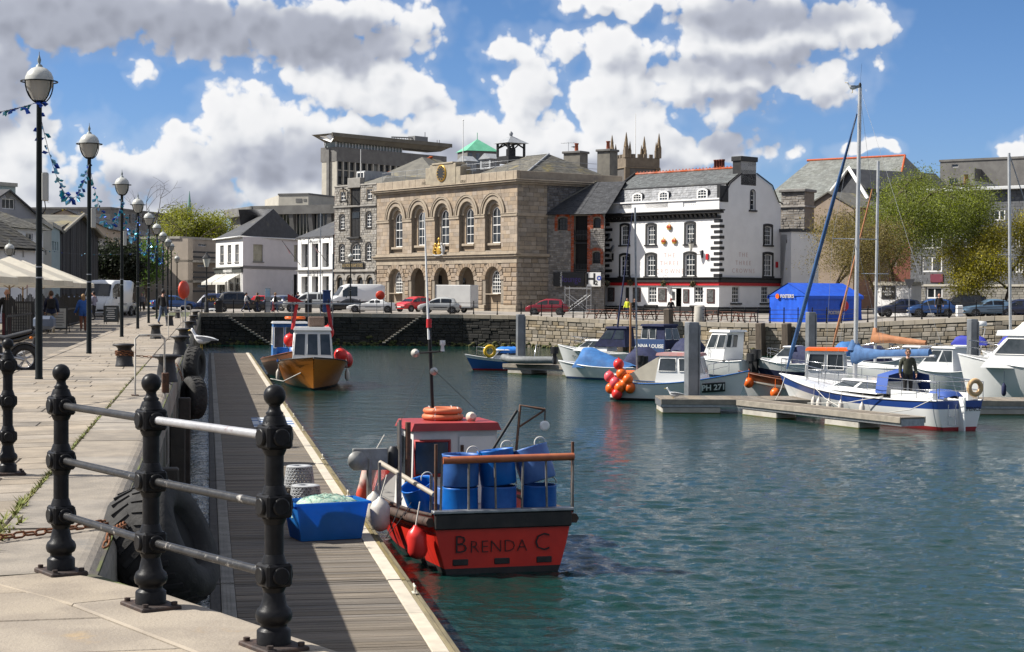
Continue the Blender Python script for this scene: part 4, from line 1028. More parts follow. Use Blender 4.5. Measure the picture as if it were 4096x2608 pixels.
 pb=r5(f,272,405,372,470);q=MB();q.cbox(pb[0],pb[1],-.1,.5,H-.2,pb[3],.05);q.cbox(-.05,W+.05,-.08,.4,H+.002,H+.18,.03);q.build('parapet',grey_stone,t)
 sg=r5(f,237,1052,402,1103);q=MB();q.cbox(sg[0],sg[1],-.22,-.1,sg[2],sg[3],.02);so_=q.build('shop_sign',black_p,t);lettering('A.E. MONSEN SHIP STORES',.52,mat('sign_gilt',(.35,.26,.12),rough=.5),so_,Matrix.Translation(((sg[0]+sg[1])/2,-.232,(sg[2]+sg[3])/2)),sx=.62)
 sd=f.side(D,False);L2=f.M.inverted()@sd.M;m=MB();m.add([(0,0,-.5),(D,0,-.5),(D,0,H-.3),(0,0,H-.3)],[(0,1,2,3)]);bw=m.build('brick_wall',brick_r,t,L2)
 bm_=MB();courses(D-3,D,H-10,H-.3,.16,.3,.5,[],lambda a,b,c,d:block(bm_,a+.01,b-.01,c+.01,d-.01,-.02,.008,.05));bm_.build('bricks',brick_r,bw,kind='stuff')
 r=MB();hip_roof(r,0,W,.4,D,H-.2,1.6,None,0,0);r.add([(W,0,-.5),(W,D,-.5),(W,D,H),(W,0,H)],[(0,1,2,3)]);r.build('roof',slate_b,t)
 dq=MB();dx=f.uv(*c5(405,390),3)[0];T=Matrix.Translation((dx,3,H));dq.box(-.8,.8,-.6,3,.2,1.9,0,T);do=dq.build('dormer',lead,t);win(do,(dx-.7,dx+.7,H+.4,H+1.8),None,2,1,2.3,fw=.12)
 hp=MB();p0=f.uv(*c5(352,400))[0];hp.tube([(p0,.3,H),(p0,.3,f.uv(*c5(348,185))[1])],[.05,.035],6);hp.build('flagpole',white_p,t)
 f2=Fac(1462,200,1760,196,8.0);simple_house('brown tiled hip roof with orange ridge tiles behind the warehouse',f2,14,P(1500,727,198).z-8.0,grey_stone,'hip',slate_b,3.2,'building','tiled_building',ridge_in=5.0)
 hip=MB();A_=Vector((-.2,-.3,P(1500,727,198).z-7.9));hip.tube([A_,(5.0,7.0,A_.z+3.25)],.16,6);hip.tube([(5,7,A_.z+3.25),(f2.W-5,7,A_.z+3.25)],.14,6);hip.build('ridge_tiles',terracotta,bpy.data.objects['tiled_building'])
warehouse()
# ================================================================ the white pub
c6=lambda x,y:(2150+x*.5087,550+y*.5087)
def r6(f,x0,y0,x1,y1):
 a=c6(x0,y0);b=c6(x1,y1);return f.rect(a[0],a[1],b[0],b[1])
PUB=Fac(2420,168.8,2876,158.0,.28)
def crown_emblem(M,label):
 A=thing('crown_emblem',label,'emblem',M=M@Matrix.Scale(.62,4),group='three painted crowns on the pub front')
 q=MB();q.lathe([(.36,-.38),(.42,-.30),(.40,-.16),(.44,-.12)],14,0,Matrix.Diagonal((1,.4,1,1)));q.build('circlet',gold,A)
 q=MB();q.lathe([(.40,-.15),(.47,.05),(.36,.28),(.0001,.36)],14,0,Matrix.Diagonal((1,.38,1,1)));q.build('cap',red_p,A)
 q=MB()
 for k in range(5):a=R(-80+40*k);q.tube([(.44*math.sin(a),-.17*math.cos(a),-.12),(.50*math.sin(a),-.2*math.cos(a),.08),(.34*math.sin(a),-.15*math.cos(a),.32),(0,0,.40)],.035,5)
 q.ball((0,0,.46),.08,8);q.tube([(0,0,.5),(0,0,.68)],.025,5);q.tube([(-.08,0,.60),(.08,0,.60)],.025,5);q.build('arches',gold,A)
def pub():
 f=PUB;W=f.W;D=8.8;t=thing('pub','white three-storey pub with black quoins and a red fascia band','pub',M=f.M)
 zc0,zc1=f.uv(*c6(1000,652))[1],f.uv(*c6(1000,588))[1];zp=f.uv(*c6(1000,508))[1];zb0,zb1,zr=f.uv(*c6(1000,1140))[1],f.uv(*c6(1000,1108))[1],f.uv(*c6(1000,1164))[1]
 up=[r6(f,*w)for w in((660,690,714,845),(863,688,924,843),(1168,675,1231,838),(655,925,717,1092),(858,920,926,1090),(1160,912,1236,1090))]
 gr=[r6(f,870,1172,935,1300),r6(f,1230,1172,1300,1300)];dr=[r6(f,684,1178,720,1345),r6(f,1046,1183,1132,1350)];dr=[(a,b,-.3,d)for a,b,c,d in dr]
 ar=lambda r:(r[1]-r[0])*.14
 m=MB();sheet(m,[(0,-.8),(W,-.8),(W,zp),(0,zp)],[arch_poly(*r,ar(r))for r in up]+[arch_poly(*r)for r in gr+dr],0,.22);m.build('front_wall',render_w,t)
 for r in up:
  wd=win(t,r,ar(r),3,4,.12,fw=.08,bar=.035);q=MB();o=arch_poly(*r,ar(r));w=.26
  out=[(r[0]-w*.9,r[2]-.14),(r[1]+w*.9,r[2]-.14)]+[((r[0]+r[1])/2+(x-(r[0]+r[1])/2)*(1+1.8*w/(r[1]-r[0])),z+w*.85)for x,z in o[2:]]
  sheet(q,out,[o],-.03);q.box(r[0]-.3,r[1]+.3,-.14,.02,r[2]-.15,r[2]-.01);q.build('window_surround',black_p,wd)
 for r in gr:wd=win(t,r,None,3,4,.1,fw=.08,bar=.035);q=MB();z=f.uv(*c6(900,1322))[1];q.cbox(r[0]-.35,r[1]+.2,-.25,.05,z-.08,z+.08,.02);q.build('sill',black_p,wd)
 q=MB();q.box(dr[0][0],dr[0][1],.18,.24,-.3,dr[0][3]);q.build('door',black_p,t);a,b=dr[1][0],dr[1][1];q=MB();q.box(a,b,1.2,1.25,-.3,dr[1][3]);q.build('doorway',dark_in,t)
 q=MB();q.box(a+.05,lerp(a,b,.48),.02,.08,-.28,dr[1][3]-.1);d_=q.build('door',white_p,t);q=MB();q.box(a+.2,lerp(a,b,.40),.0,.018,.9,dr[1][3]-.35);q.build('door_glass',glass_l,d_)
 q=MB();q.cbox(-.12,W+.12,-.12,.1,zc0,zc0+.28,.02);q.cbox(-.45,W+.45,-.5,.1,zc1-.28,zc1-.06,.04);q.cbox(-.6,W+.6,-.62,.1,zc1-.058,zc1+.06,.03);q.build('cornice',black_p,t)
 x=.1
 while x<W:q=MB();q.prism([(-.48,zc1-.29),(0,zc1-.29),(0,zc0+.05),(-.12,zc0+.1),(-.3,zc1-.45)],x,x+.22,'X');q.build('bracket',black_p,t);x+=.56
 bal=[r6(f,*w)for w in((645,512,743,560),(850,508,1030,553),(1147,503,1251,545))]
 q=MB();sheet(q,[(-.1,zc1+.03),(W,zc1+.03),(W,zp),(-.1,zp)],[arch_poly(*r)for r in bal],-.06,.3);q.cbox(-.2,W+.05,-.16,.35,zp+.002,zp+.14,.02);q.add([(-.1,.25,zc1),(W,.25,zc1),(W,.25,zp),(-.1,.25,zp)],[(0,1,2,3)],1);q.build('parapet',[render_w,black_p],t)
 for r in bal:
  n=int((r[1]-r[0])/.27)
  for i in range(n):xx=lerp(r[0],r[1],(i+.5)/n);h=r[3]-r[2];q=MB();q.lathe([(.07,0),(.04,.1*h),(.10,.35*h),(.05,.7*h),(.08,h)],8,0,Matrix.Translation((xx,.06,r[2])));q.build('baluster',white_p,t)
 q=MB();q.cbox(-.15,W+.15,-.25,.05,zb0,zb1,.03);q.cbox(-.15,W+.35,-.38,.05,zb1+.002,zb1+.1,.02);fa=q.build('fascia',black_p,t);q=MB();q.cbox(-.1,W+.1,-.14,.05,zr,zb0-.002,.01);q.build('red_band',red_p,t)
 q=MB();q.cbox(-.05,W+.05,-.08,.05,-.9,.32,.02);q.build('skirting',black_p,t)
 z=zb1+.1;k=0;L2s=Matrix.Translation((W,0,0))@Matrix.Rotation(PI/2,4,'Z')
 while z<zc0-.3:
  w=1.05 if k%2 else .66;q=MB();q.cbox(W-w,W+.05,-.05,w*.62,z+.03,z+.31,.02);q.build('quoin',black_p,t)
  q=MB();q.cbox(-.02,(.95 if k%2 else .6),-.05,.1,z+.03,z+.31,.02);q.build('quoin',black_p,t);z+=.50;k+=1
 rust=mat('faded_red_letter',(.50,.30,.27),rough=.8)
 for s,y in(('THE',928),('THREE',990),('CROWNS',1053)):
  u,v=f.uv(*c6(1038,y));lettering(s,.62,rust,t,Matrix.Translation((u,-.012,v)),space=1.5,thin=-.012)
 for i,(x,y)in enumerate(((1040,706),(997,818),(1081,815))):
  u,v=f.uv(*c6(x,y));crown_emblem(f.M@Matrix.Translation((u,-.1,v)),('painted crown, uppermost of three on the white pub front','painted crown, lower left of three on the white pub front','painted crown, lower right of three on the white pub front')[i])
 chalk=mat('chalkboard',(.03,.032,.03),(.12,.12,.12),7,.8,detail=8);cf=mat('board_frame',(.08,.025,.02),rough=.6)
 for i,w in enumerate(((555,1180,608,1290),(752,1180,813,1292),(950,1183,1016,1290),(1147,1192,1193,1300),(1333,1190,1394,1303))):
  r=r6(f,*w);o=thing('menu_board',('blackboard menu nearest the left corner of the pub','blackboard menu left of the first pub window','blackboard menu just left of the open pub door','narrow blackboard menu just right of the open pub door','blackboard menu nearest the right corner of the pub')[i],'menu board',M=f.M,group='blackboards on the pub front')
  q=MB();q.cbox(r[0],r[1],-.08,-.01,r[2],r[3],.02);q.build('frame',cf,o);q=MB();q.box(r[0]+.09,r[1]-.09,-.095,-.07,r[2]+.09,r[3]-.09);q.build('board',chalk,o)
 gs=f.side(D,True);S=lambda x,y:gs.uv(*c6(x,y));e0=S(1450,500);k0=S(1512,362);k1=S(1600,287);k2=S(1719,288);k3=S(1842,382);e1=S(1893,512)
 rdg=(k1[0]+k2[0])/2;zr_=k1[1]+(rdg-k1[0])*(k1[1]-k0[1])/(k1[0]-k0[0]);prof=[(.35,zp-.1),(k0[0]-.1,k0[1]),(rdg,zr_),(k3[0],k3[1]),(e1[0],e1[1])]
 m=MB();m.loft([[(x,y,z)for y,z in prof]for x in(.2,W-.3)],0,False,False);ro=m.build('roof',slate_d,t)
 s=MB();slates(s,(.2,.35,zp-.1),(W-.3,.35,zp-.1),(W-.3,prof[1][0],prof[1][1]),(.2,prof[1][0],prof[1][1]),.26,.34,.03);s.build('mansard_slates',slate_g,ro,kind='stuff')
 s=MB();slates(s,(.2,*prof[1]),(W-.3,*prof[1]),(W-.3,*prof[2]),(.2,*prof[2]),.26,.34,.03);s.build('roof_slates',mat('slate_mid',(.13,.14,.14),(.10,.105,.105),1.5,.6,.2,12,island=.16),ro,kind='stuff')
 q=MB();q.cbox(.1,W-.2,prof[1][0]-.12,prof[1][0]+.1,prof[1][1]-.06,prof[1][1]+.08,.02);q.build('roof_kerb',slate_d,ro)
 x=.2
 while x<W-1.0:q=MB();q.tube([(x,rdg,zr_+.05),(x+.42,rdg,zr_+.05)],.13,6);q.torus((x+.21,rdg,zr_+.2),.07,.03,8,5,axis='Y');q.build('ridge_tile',terracotta,ro);x+=.43
 for(x0,y0,x1,y1)in((707,432,783,512),(912,417,991,502),(1213,399,1297,489)):
  r=r6(f,x0,y0,x1,y1);hw=(r[1]-r[0])/2;cx=(r[0]+r[1])/2+.15;zz=zp+.1;h=r[3]-r[2];y0_=.55
  q=MB();o=arch_poly(cx-hw,cx+hw,zz,zz+h,.22);n=len(o);q.add([(a,y0_,b)for a,b in o]+[(a,y0_+1.6,b)for a,b in o],[(i,i+n,(i+1)%n+n,(i+1)%n)for i in range(1,n)]);d_=q.build('dormer',slate_d,t);win(d_,(cx-hw,cx+hw,zz,zz+h),.22,3,3,y0_-.03,fw=.16,bar=.04)
 L2=f.M.inverted()@gs.M;ch=[S(1600,183),S(1719,186)]
 out=[(0,-.8),(D,-.8),(D,e1[1]-.15),(e1[0],e1[1]),k3,k2,(k2[0],ch[1][1]),(k1[0],ch[0][1]),k1,k0,(e0[0],zp-.1),(0,zp-.1)]
 R_=[r6(gs,1675,415,1708,570),r6(gs,1785,697,1838,845),r6(gs,1780,918,1842,1090),r6(gs,1530,1172,1587,1300),r6(gs,1760,1172,1814,1300)]
 ars=[(R_[0][1]-R_[0][0])/2,.1,.1,None,None];m=MB();sheet(m,out,[arch_poly(*r,a)for r,a in zip(R_,ars)],0,.2);gw=m.build('gable_wall',render_w,t,L2)
 for i,(r,a)in enumerate(zip(R_,ars)):
  wd=win(gw,r,a,(1,3,3,3,3)[i],4,.1,fw=.07,bar=.035,gm=glass_l if i==2 else None)
  q=MB();q.box(r[0]-.25,r[1]+.25,-.14,.02,r[2]-.16,r[2]-.01);
  if i<3:o=arch_poly(*r,a);cx=(r[0]+r[1])/2;w=.1 if i==0 else .24;sheet(q,[(r[0]-w,r[2]-.02),(r[1]+w,r[2]-.02)]+[(cx+(x-cx)*(1+2*w/(r[1]-r[0])),z+w)for x,z in o[2:]],[o],-.03)
  q.build('window_surround',black_p,wd)
 q=MB();q.cbox(-.05,D+.3,-.25,.05,zb0,zb1,.03);q.cbox(-.05,D+.3,-.36,.05,zb1+.002,zb1+.1,.02);q.build('fascia',black_p,gw);q=MB();q.cbox(-.02,D+.2,-.13,.05,zr,zb0-.002,.01);q.build('red_band',red_p,gw);q=MB();q.cbox(-.02,D,-.06,.05,-.9,.30,.02);q.build('skirting',black_p,gw)
 for s_,y in(('THE',924),('THREE',988),('CROWNS',1050)):
  u,v=gs.uv(*c6(1618,y));lettering(s_,.6,rust,gw,Matrix.Translation((u,-.012,v)),space=1.4,thin=-.012)
 q=MB();pp=[(e0[0]-.1,e0[1]),k0,k1];q.tube([(a,-.08,b+.06)for a,b in pp],.10,4);q.tube([(a,-.08,b+.06)for a,b in(k2,k3,e1,(D+.2,e1[1]-.15))],.08,4);q.box(e0[0]-.35,k0[0]-.25,-.06,.3,e0[1]-.05,k0[1]-.2);q.build('verge',black_p,gw)
 cm=MB();cm.box(k1[0],k2[0],.0,1.0,k1[1]-1.0,ch[0][1]);cm.build('chimney',black_p,gw);q=MB();q.cbox(k1[0]-.12,k2[0]+.12,-.14,1.12,ch[0][1]+.0,ch[0][1]+.45,.04);q.build('chimney_cap',black_p,gw)
 for xx in(.25,.42,.6,.78):q=MB();T=Matrix.Translation((W*.60+xx*1.8+.3,rdg+1.2,zr_));q.lathe([(.17,-.5),(.15,.9),(.19,.92),(.19,1.05)],8,0,T);q.build('chimney_pot',mat('pot_red',(.20,.06,.04),rough=.8),t)
 b=MB();b.add([(0,D,-.8),(W,D,-.8),(W,D,zp),(0,D,zp)],[(0,1,2,3)]);b.add([(0,0,-.8),(0,D,-.8),(0,D,zp)]+[(0,prof[3][0],prof[3][1]),(0,rdg,zr_),(0,prof[1][0],prof[1][1]),(0,0,zp)],[tuple(range(7))]);b.build('back_wall',render_w,t)
 q=MB();q.tube([(.1,-.02,zp),(.1,prof[1][0],prof[1][1]+.1),(.1,rdg,zr_+.15)],.14,4);q.build('verge',black_p,t)
 lan=mat('lantern_glass',(.62,.60,.52),rough=.2)
 for i,(x,y,off)in enumerate(((1250,850,.95),(551,875,.8))):
  u,v=f.uv(*c6(x,y));A=thing('wall_lantern',('black bracket lantern between the right-hand pub windows','black bracket lantern at the left corner of the pub')[i],'lantern',M=f.M@Matrix.Translation((u,-.75,v)))
  q=MB();q.lathe([(.12,-.42),(.27,.18)],6,0,None,False);q.build('lantern_glass',lan,A);q=MB();q.lathe([(.30,.18),(.30,.22),(.10,.42),(.05,.6),(.0001,.7)],6,0,None,False);q.lathe([(.13,-.48),(.13,-.42)],6);q.tube([(0,0,-.45),(0,0,-.7),(.5,.4,-.85),(.75,.74,-.8)],.03,6);q.box(.66,.84,.68,.75,-1.15,-.45);q.build('lantern_frame',black_p,A)
 u,v=f.uv(*c6(1338,938));q=MB();q.cbox(u-.16,u+.16,-.13,-.005,v-.28,v+.28,.03);q.build('alarm_box',red_p,t);u,v=gs.uv(*c6(1878,1000));q=MB();q.cbox(u-.16,u+.16,-.13,-.005,v-.28,v+.28,.03);q.build('alarm_box',red_p,gw)
 for x,y in((578,783),(606,875)):
  u,v=f.uv(*c6(x,y));q=MB();T=Matrix.Translation((u,-.35,v))@Matrix.Rotation(R(65),4,'X')@Matrix.Rotation(R(-20),4,'Y');q.lathe([(.0001,-.1),(.2,-.08),(.38,0),(.38,.015),(.0001,-.08)],14,0,T);q.tube([(u,-.3,v),(u-.1,0,v-.2)],.025,5);q.build('satellite_dish',mat('dish_grey',(.42,.43,.44),rough=.5),t)
 leafm=mat('basket_leaf',(.07,.10,.03),(.12,.06,.03),8,.8,island=.4)
 for i,(x,y)in enumerate(((575,1148),(756,1142),(1016,1148),(1245,1152))):
  u,v=f.uv(*c6(x,y));A=thing('hanging_basket',('hanging basket with pale flowers at the left end of the red band','hanging basket above the second menu board','large reddish hanging basket left of the pub door','green hanging basket above the right-hand ground window')[i],'hanging basket',M=f.M@Matrix.Translation((u,-.45,v)));q=MB()
  q.lathe([(.0001,-.32),(.2,-.2),(.26,0)],10);q.build('basket',mat('basket_dark',(.05,.04,.025),rough=.9),A);q=MB()
  for k in range(70):a=U(0,6.28);rr=U(0,.32);c=Vector((rr*math.cos(a),rr*math.sin(a),U(-.12,.3)-rr*.4));d=Vector((U(-1,1),U(-1,1),U(-.3,1))).normalized()*.07;e=d.orthogonal()*.9;q.add([c-d-e*.3,c+e,c+d,c-e],[(0,1,2,3)])
  q.build('foliage',leafm if i!=0 else mat('basket_flower',(.45,.40,.30),(.12,.14,.05),9,.8),A);q=MB();q.tube([(0,.42,.75),(0,0,.72),(0,0,.2)],.015,4);q.build('hanger',black_p,A)
pub()
# ================================================================ the rest of the town
def zat(py,px,d):return P(px,py,d).z
c4=lambda x,y:(700+x*.424,700+y*.424)
cr=lambda x,y:(2950+x*.5544,550+y*.5544)
cl=lambda x,y:(x*.2935,700+y*.2935)
def W4(c,*L):return[(*c(a,b),*c(e,d),*r)for a,b,e,d,*r in L]
rubble=mat('rubble_mixed',(.27,.25,.225),(.19,.175,.16),1.4,.9,.6,10,island=.32)
def lounge():
 f=Fac(2174,168.4,2417,165.6,.1);H=f.uv(*c6(300,605))[1];D=9
 t=thing('stone_store','rubble stone store with brick window surrounds and a dark slate roof','building',M=f.M);W=f.W
 wins=[r6(f,*w)for w in((157,628,237,728),(437,630,498,712),(430,897,495,990))];bay=r6(f,285,615,392,1050);gd=[r6(f,200,1185,250,1270),r6(f,395,1180,525,1345)]
 m=MB();sheet(m,[(0,-.6),(W,-.6),(W,H),(0,H)],[arch_poly(*w,.18)for w in wins]+[arch_poly(*bay)],.03,.5);m.build('front_wall',mortar,t)
 s=MB();courses(0,W,-.2,H,.2,.2,.6,[(*w,.18,.32)for w in wins]+[(*bay,0,.3)],lambda a,b,c,d:block(s,a+.012,b-.012,c+.012,d-.012,U(-.03,.02),.025,.1));s.build('rubble_stones',rubble,t,kind='stuff')
 bk=MB()
 for w in wins+[bay]:
  for sd in(w[0]-.3,w[1]):courses(sd,sd+.3,w[2]-.1,w[3]+.05,.085,.14,.3,[],lambda a,b,c,d:block(bk,a+.004,b-.004,c+.006,d-.006,U(-.025,-.01),.006,.06))
 for w in wins:
  for i in range(9):x=lerp(w[0]-.2,w[1]+.2,i/9);bk.box(x,x+(w[1]-w[0]+.4)/9-.015,-.02,.06,w[3]+.0+.16*math.sin(PI*(i+.5)/9)-.05,w[3]+.22+.16*math.sin(PI*(i+.5)/9))
 bk.build('brick_surround',brick_r,t,kind='stuff')
 for w in wins:win(t,w,.18,3,3,.25,fm=black_p,split=False)
 q=MB();q.box(bay[0],bay[1],.5,.55,bay[2],bay[3]);lo=q.build('loading_bay',dark_in,t)
 for z in(1060,1040,830,765):zz=f.uv(*c6(340,z))[1];q=MB();q.box(bay[0],bay[1],-.05,.06,zz-.05,zz+.05);q.build('rail',black_p,lo)
 for z0,z1 in((1055,1025),(805,760)):
  za,zb=f.uv(*c6(340,z0))[1],f.uv(*c6(340,z1))[1]
  for i in range(9):x=lerp(bay[0],bay[1],(i+.5)/9);q=MB();q.box(x-.03,x+.03,-.03,.03,za,zb+.4);q.build('baluster',black_p,lo)
 q=MB();r=MB();xr=f.uv(*c6(535,350),4.5)[1];r.add([(-.3,-.4,H),(W+.3,-.4,H),(W+.3,4.5,xr),(3.6,4.5,xr),(-.3,9,H),(W+.3,9,H)],[(0,1,2,3),(0,3,4),(3,2,5,4)]);ro=r.build('roof',slate_d,t);s=MB();slates(s,(-.3,-.4,H+.01),(W+.3,-.4,H+.01),(W+.3,4.5,xr+.01),(3.6,4.5,xr+.01),.25,.34);s.build('slates',slate_d,ro,kind='stuff')
 q=MB();q.tube([(-.3,-.4,H+.05),(3.6,4.5,xr+.06)],.1,5);q.build('hip_tiles',slate_b,ro)
 neon=mat('purple_sign_letter',(.10,.05,.35),rough=.4)
 a=r6(f,132,1060,376,1170);q=MB();q.cbox(a[0],a[1],-.25,-.1,a[2],a[3],.02);sg=q.build('shop_sign',black_p,t);lettering('lounge',.95,neon,sg,Matrix.Translation(((a[0]+a[1])/2+.3,-.262,(a[2]+a[3])/2)),sx=.8,thin=-.02);lettering('BARBICAN',.3,white_p,sg,Matrix.Translation((a[0]+.85,-.262,(a[2]+a[3])/2))@Matrix.Rotation(R(-90),4,'Y'))
 a=r6(f,412,1062,521,1172);B=thing('white_banner','white square banner sign reading H2O beside the pub','banner',M=f.M);q=MB();q.cbox(a[0],a[1],-.75,-.70,a[2],a[3],.01);q.build('cloth',white_p,B);cx,cz=(a[0]+a[1])/2,(a[2]+a[3])/2;lettering('H',1.5,black_p,B,Matrix.Translation((cx-.3,-.76,cz)),thin=.03);lettering('2',.6,black_p,B,Matrix.Translation((cx+.28,-.76,cz-.35)),thin=.02);lettering('o',.9,mat('sign_blue',(.05,.08,.35),rough=.5),B,Matrix.Translation((cx+.55,-.76,cz+.2)),thin=.03)
 q=MB();[q.tube([(x,0,a[3]+.1),(x,-.72,a[3]+.12),(x,-.72,a[3])],.03,5)for x in(a[0]+.2,a[1]-.2)];q.build('bracket',black_p,B)
 S=thing('scaffold_tower','small aluminium scaffold tower in front of the stone store','scaffold',M=f.M@Matrix.Translation((f.uv(*c6(318,1340),-6)[0],-6,-.35)));al=mat('aluminium',(.5,.51,.52),rough=.35,metal=.9)
 for x in(-1.1,1.1):
  for y in(-.5,.5):q=MB();q.tube([(x,y,0),(x,y,2.7)],.03,6);q.build('upright',al,S)
 for z in(.4,.9,1.4,1.9,2.4):
  for x in(-1.1,1.1):q=MB();q.tube([(x,-.5,z),(x,.5,z)],.022,5);q.build('rung',al,S)
 for y in(-.5,.5):
  for a_,b_ in(((-1.1,y,.4),(1.1,y,1.9)),((1.1,y,.4),(-1.1,y,1.9)),((-1.1,y,2.5),(1.1,y,2.5)),((-1.1,y,.3),(1.1,y,.3))):q=MB();q.tube([a_,b_],.022,5);q.build('brace',al,S)
lounge()
conc=mat('concrete_pale',(.46,.43,.365),(.39,.365,.31),.7,.9,.1,6,c3=(.30,.285,.25),s3=.3,t3=.6)
conc_d=mat('concrete_dark',(.17,.165,.155),(.13,.125,.12),.7,.9,.1,6,c3=(.10,.097,.09),s3=.4,t3=.58)
for i,(x0,x1,y0,y1,d)in enumerate(((205,356,128,330,188),(470,584,112,345,184))):
 a=c6(x0,y0);b=c6(x1,y1);A=P(a[0],a[1],d);B=P(b[0],b[1],d);w=B.x-A.x;t=thing('chimney_stack',('grey rendered chimney stack with an aerial and a gull','tall grey chimney stack nearest the church tower')[i],'chimney',M=frame((A.x,d,B.z-4),(.82,-.57,0)))
 q=MB();q.box(0,w,0,1.6,0,A.z-B.z+4);q.build('stack',mat('stack_render',(.20,.185,.155),(.15,.14,.12),1.2,.9),t);q=MB();q.cbox(-.15,w+.15,-.15,1.75,A.z-B.z+4.002,A.z-B.z+4.25,.04);q.build('cap',conc_d,t);q=MB();q.lathe([(.22,0),(.18,.8),(.24,.82),(.24,.95)],8,0,Matrix.Translation((w*.55,.8,A.z-B.z+4.2)));q.build('chimney_pot',terracotta,t)
 if not i:q=MB();z=A.z-B.z+4.2;q.tube([(.3,.5,z-3),(.3,.5,z+1.1)],.025,4);q.tube([(-.6,.5,z+1),(1.2,.5,z+1)],.02,4);[q.tube([(x,.2,z+1),(x,.8,z+1)],.015,4)for x in(-.5,-.1,.3,.7,1.1)];q.build('aerial',galv,t)
def church():
 d=380;A=P(*c6(690,145),d);B=P(*c6(960,345),d);w=7.9;zt=A.z-.3;tan=mat('church_stone',(.20,.155,.105),(.15,.115,.08),.8,.9,.3,4,island=.2);dk=mat('church_stone_dark',(.13,.12,.11),(.10,.092,.085),.8,.9,.3,4,island=.2)
 ex=Vector((.94,.34,0));t=thing('church_tower','dark stone church tower with battlements and tall pinnacles','church',M=frame((A.x+.2,d,0),ex));t_=MB()
 hw=arch_poly(w*.36,w*.64,zt-6.5,zt-3.2,w*.14);sheet(t_,[(0,-1),(w,-1),(w,zt-2.2),(0,zt-2.2)],[hw],0,.5);t_.add([(w,0,-1),(w,w,-1),(w,w,zt),(w,0,zt)],[(0,1,2,3)]);t_.add([(0,w,-1),(0,0,-1),(0,0,zt),(0,w,zt)],[(0,1,2,3)]);t_.box(w*.3,w*.7,.5,.6,zt-7,zt-3);t_.build('tower',dk,t)
 q=MB();q.cbox(-.15,w+.15,-.15,w+.1,zt-2.2,zt,.05);q.cbox(-.3,w+.3,-.3,w+.3,zt-2.3,zt-2.05,.05);[q.cbox(x,y,-.35,.4,-1,zt-2.3,.1)for x,y in((-.35,.8),(w-.8,w+.35))];q.build('buttress',tan,t)
 for i in range(6):x=lerp(0,w-.9,i/5);q=MB();q.cbox(x,x+.8,-.15,.3,zt+.002,zt+.8,.03);q.build('merlon',tan,t);q=MB();q.cbox(-.15,.3,x,x+.8,zt+.002,zt+.8,.03);q.build('merlon',tan,t)
 for x,y in((0,0),(w,0),(0,w),(w,w)):
  for dx,dy,h in((0,0,5.6),(-.7 if x else .9,0,3.6),(0,.9 if not y else-.7,3.6)):
   q=MB();k=h/5.6;T=Matrix.Translation((x+dx,y+dy,zt));q.box(-.42*k,.42*k,-.42*k,.42*k,0,h*.42,0,T);q.lathe([(.62*k,h*.42),(.45*k,h*.5),(.34*k,h*.66),(.36*k,h*.68),(.2*k,h*.84),(.1*k,h*.95),(.02,h)],6,0,T,False);q.build('pinnacle',tan,t)
 q=MB();q.tube([(w*.5,w*.5,zt-1),(w*.5,w*.5,zat(445,2568,d))],[.12,.06],5);q.build('flagpole',white_p,t)
church()
f=Fac(3015,208,3575,196,2.0);zr=f.uv(3300,640,8)[1];H=zr-6.2
t=simple_house('large slate-roofed hall with orange ridge tiles behind the pub',f,16,H,conc_d,'hip',mat('slate_green',(.19,.20,.185),(.15,.155,.14),.8,.65,.2,8,island=.18,c3=(.22,.2,.14),s3=.2,t3=.58),6.2,'hall','slate_hall',ridge_in=3.2)
q=MB();q.tube([(2.5,8,zr+.05),(f.W-2.9,8,zr+.05)],.16,6);q.tube([(f.W-2.9,8,zr+.05),(f.W+.2,-.2,H+.1)],.13,6);q.build('ridge_tiles',terracotta,t)
f=Fac(3340,182,3462,178,2.0);zg=f.uv(*cr(790,228))[1];ze=f.uv(*cr(712,378))[1];t=simple_house('steep white-edged gable in front of the slate hall',f,12,ze,slate_d,'gable_front',slate_d,zg-ze,'house','gabled_house',over=.3)
q=MB();W=f.W;q.tube([(-.3,-.35,ze-.1),(W/2,-.35,zg+.05),(W+.6,-.35,ze-1.2)],.26,4);q.build('bargeboard',white_p,t)
f=Fac(3216,176,3412,172,1.0);simple_house('beige rendered house with a brown tiled roof and gable',f,9,f.uv(*cr(700,500))[1],mat('beige_render',(.30,.235,.18),(.25,.195,.15),.8,.9),'gable_front',slate_b,f.uv(*cr(735,385))[1]-f.uv(*cr(700,500))[1],'house','rendered_house',wins=W4(cr,(525,690,585,745,2,1)))
f=Fac(3122,168,3216,166.5,.3);z1,z2=f.uv(*cr(400,395))[1],f.uv(*cr(400,685))[1];t=thing('stone_chimney','big rubble stone chimney stack beside the pub gable','chimney',M=f.M);q=MB();q.box(0,f.W,0,2,-.5,z1);q.build('stack',mortar,t)
s=MB();courses(0,f.W,z2-3,z1,.24,.25,.7,[],lambda a,b,c,d:block(s,a+.012,b-.012,c+.012,d-.012,U(-.06,0),.03,.1));s.build('rubble_stones',rubble,t,kind='stuff');q=MB();q.cbox(-.2,f.W+.2,-.25,2.2,z1+.002,z1+.3,.06);q.cbox(-.15,f.W+.15,-.18,2.1,z1-1.5,z1-1.3,.05);q.build('cap',rubble,t)
f=Fac(3120,163.8,3163,162,.3);t=simple_house('low white lean-to with a small sash window beside the pub',f,3,f.uv(*cr(345,680))[1],render_w,None,slate_d,cat='annexe',name='lean_to',wins=W4(cr,(310,700,357,765,3,2)))
f=Fac(3640,165.5,4180,156.6,.3);H=f.uv(*cr(1700,385))[1];fl=thing('block_of_flats','grey slate-hung flats with white window frames behind the trees','building',M=f.M);W=f.W
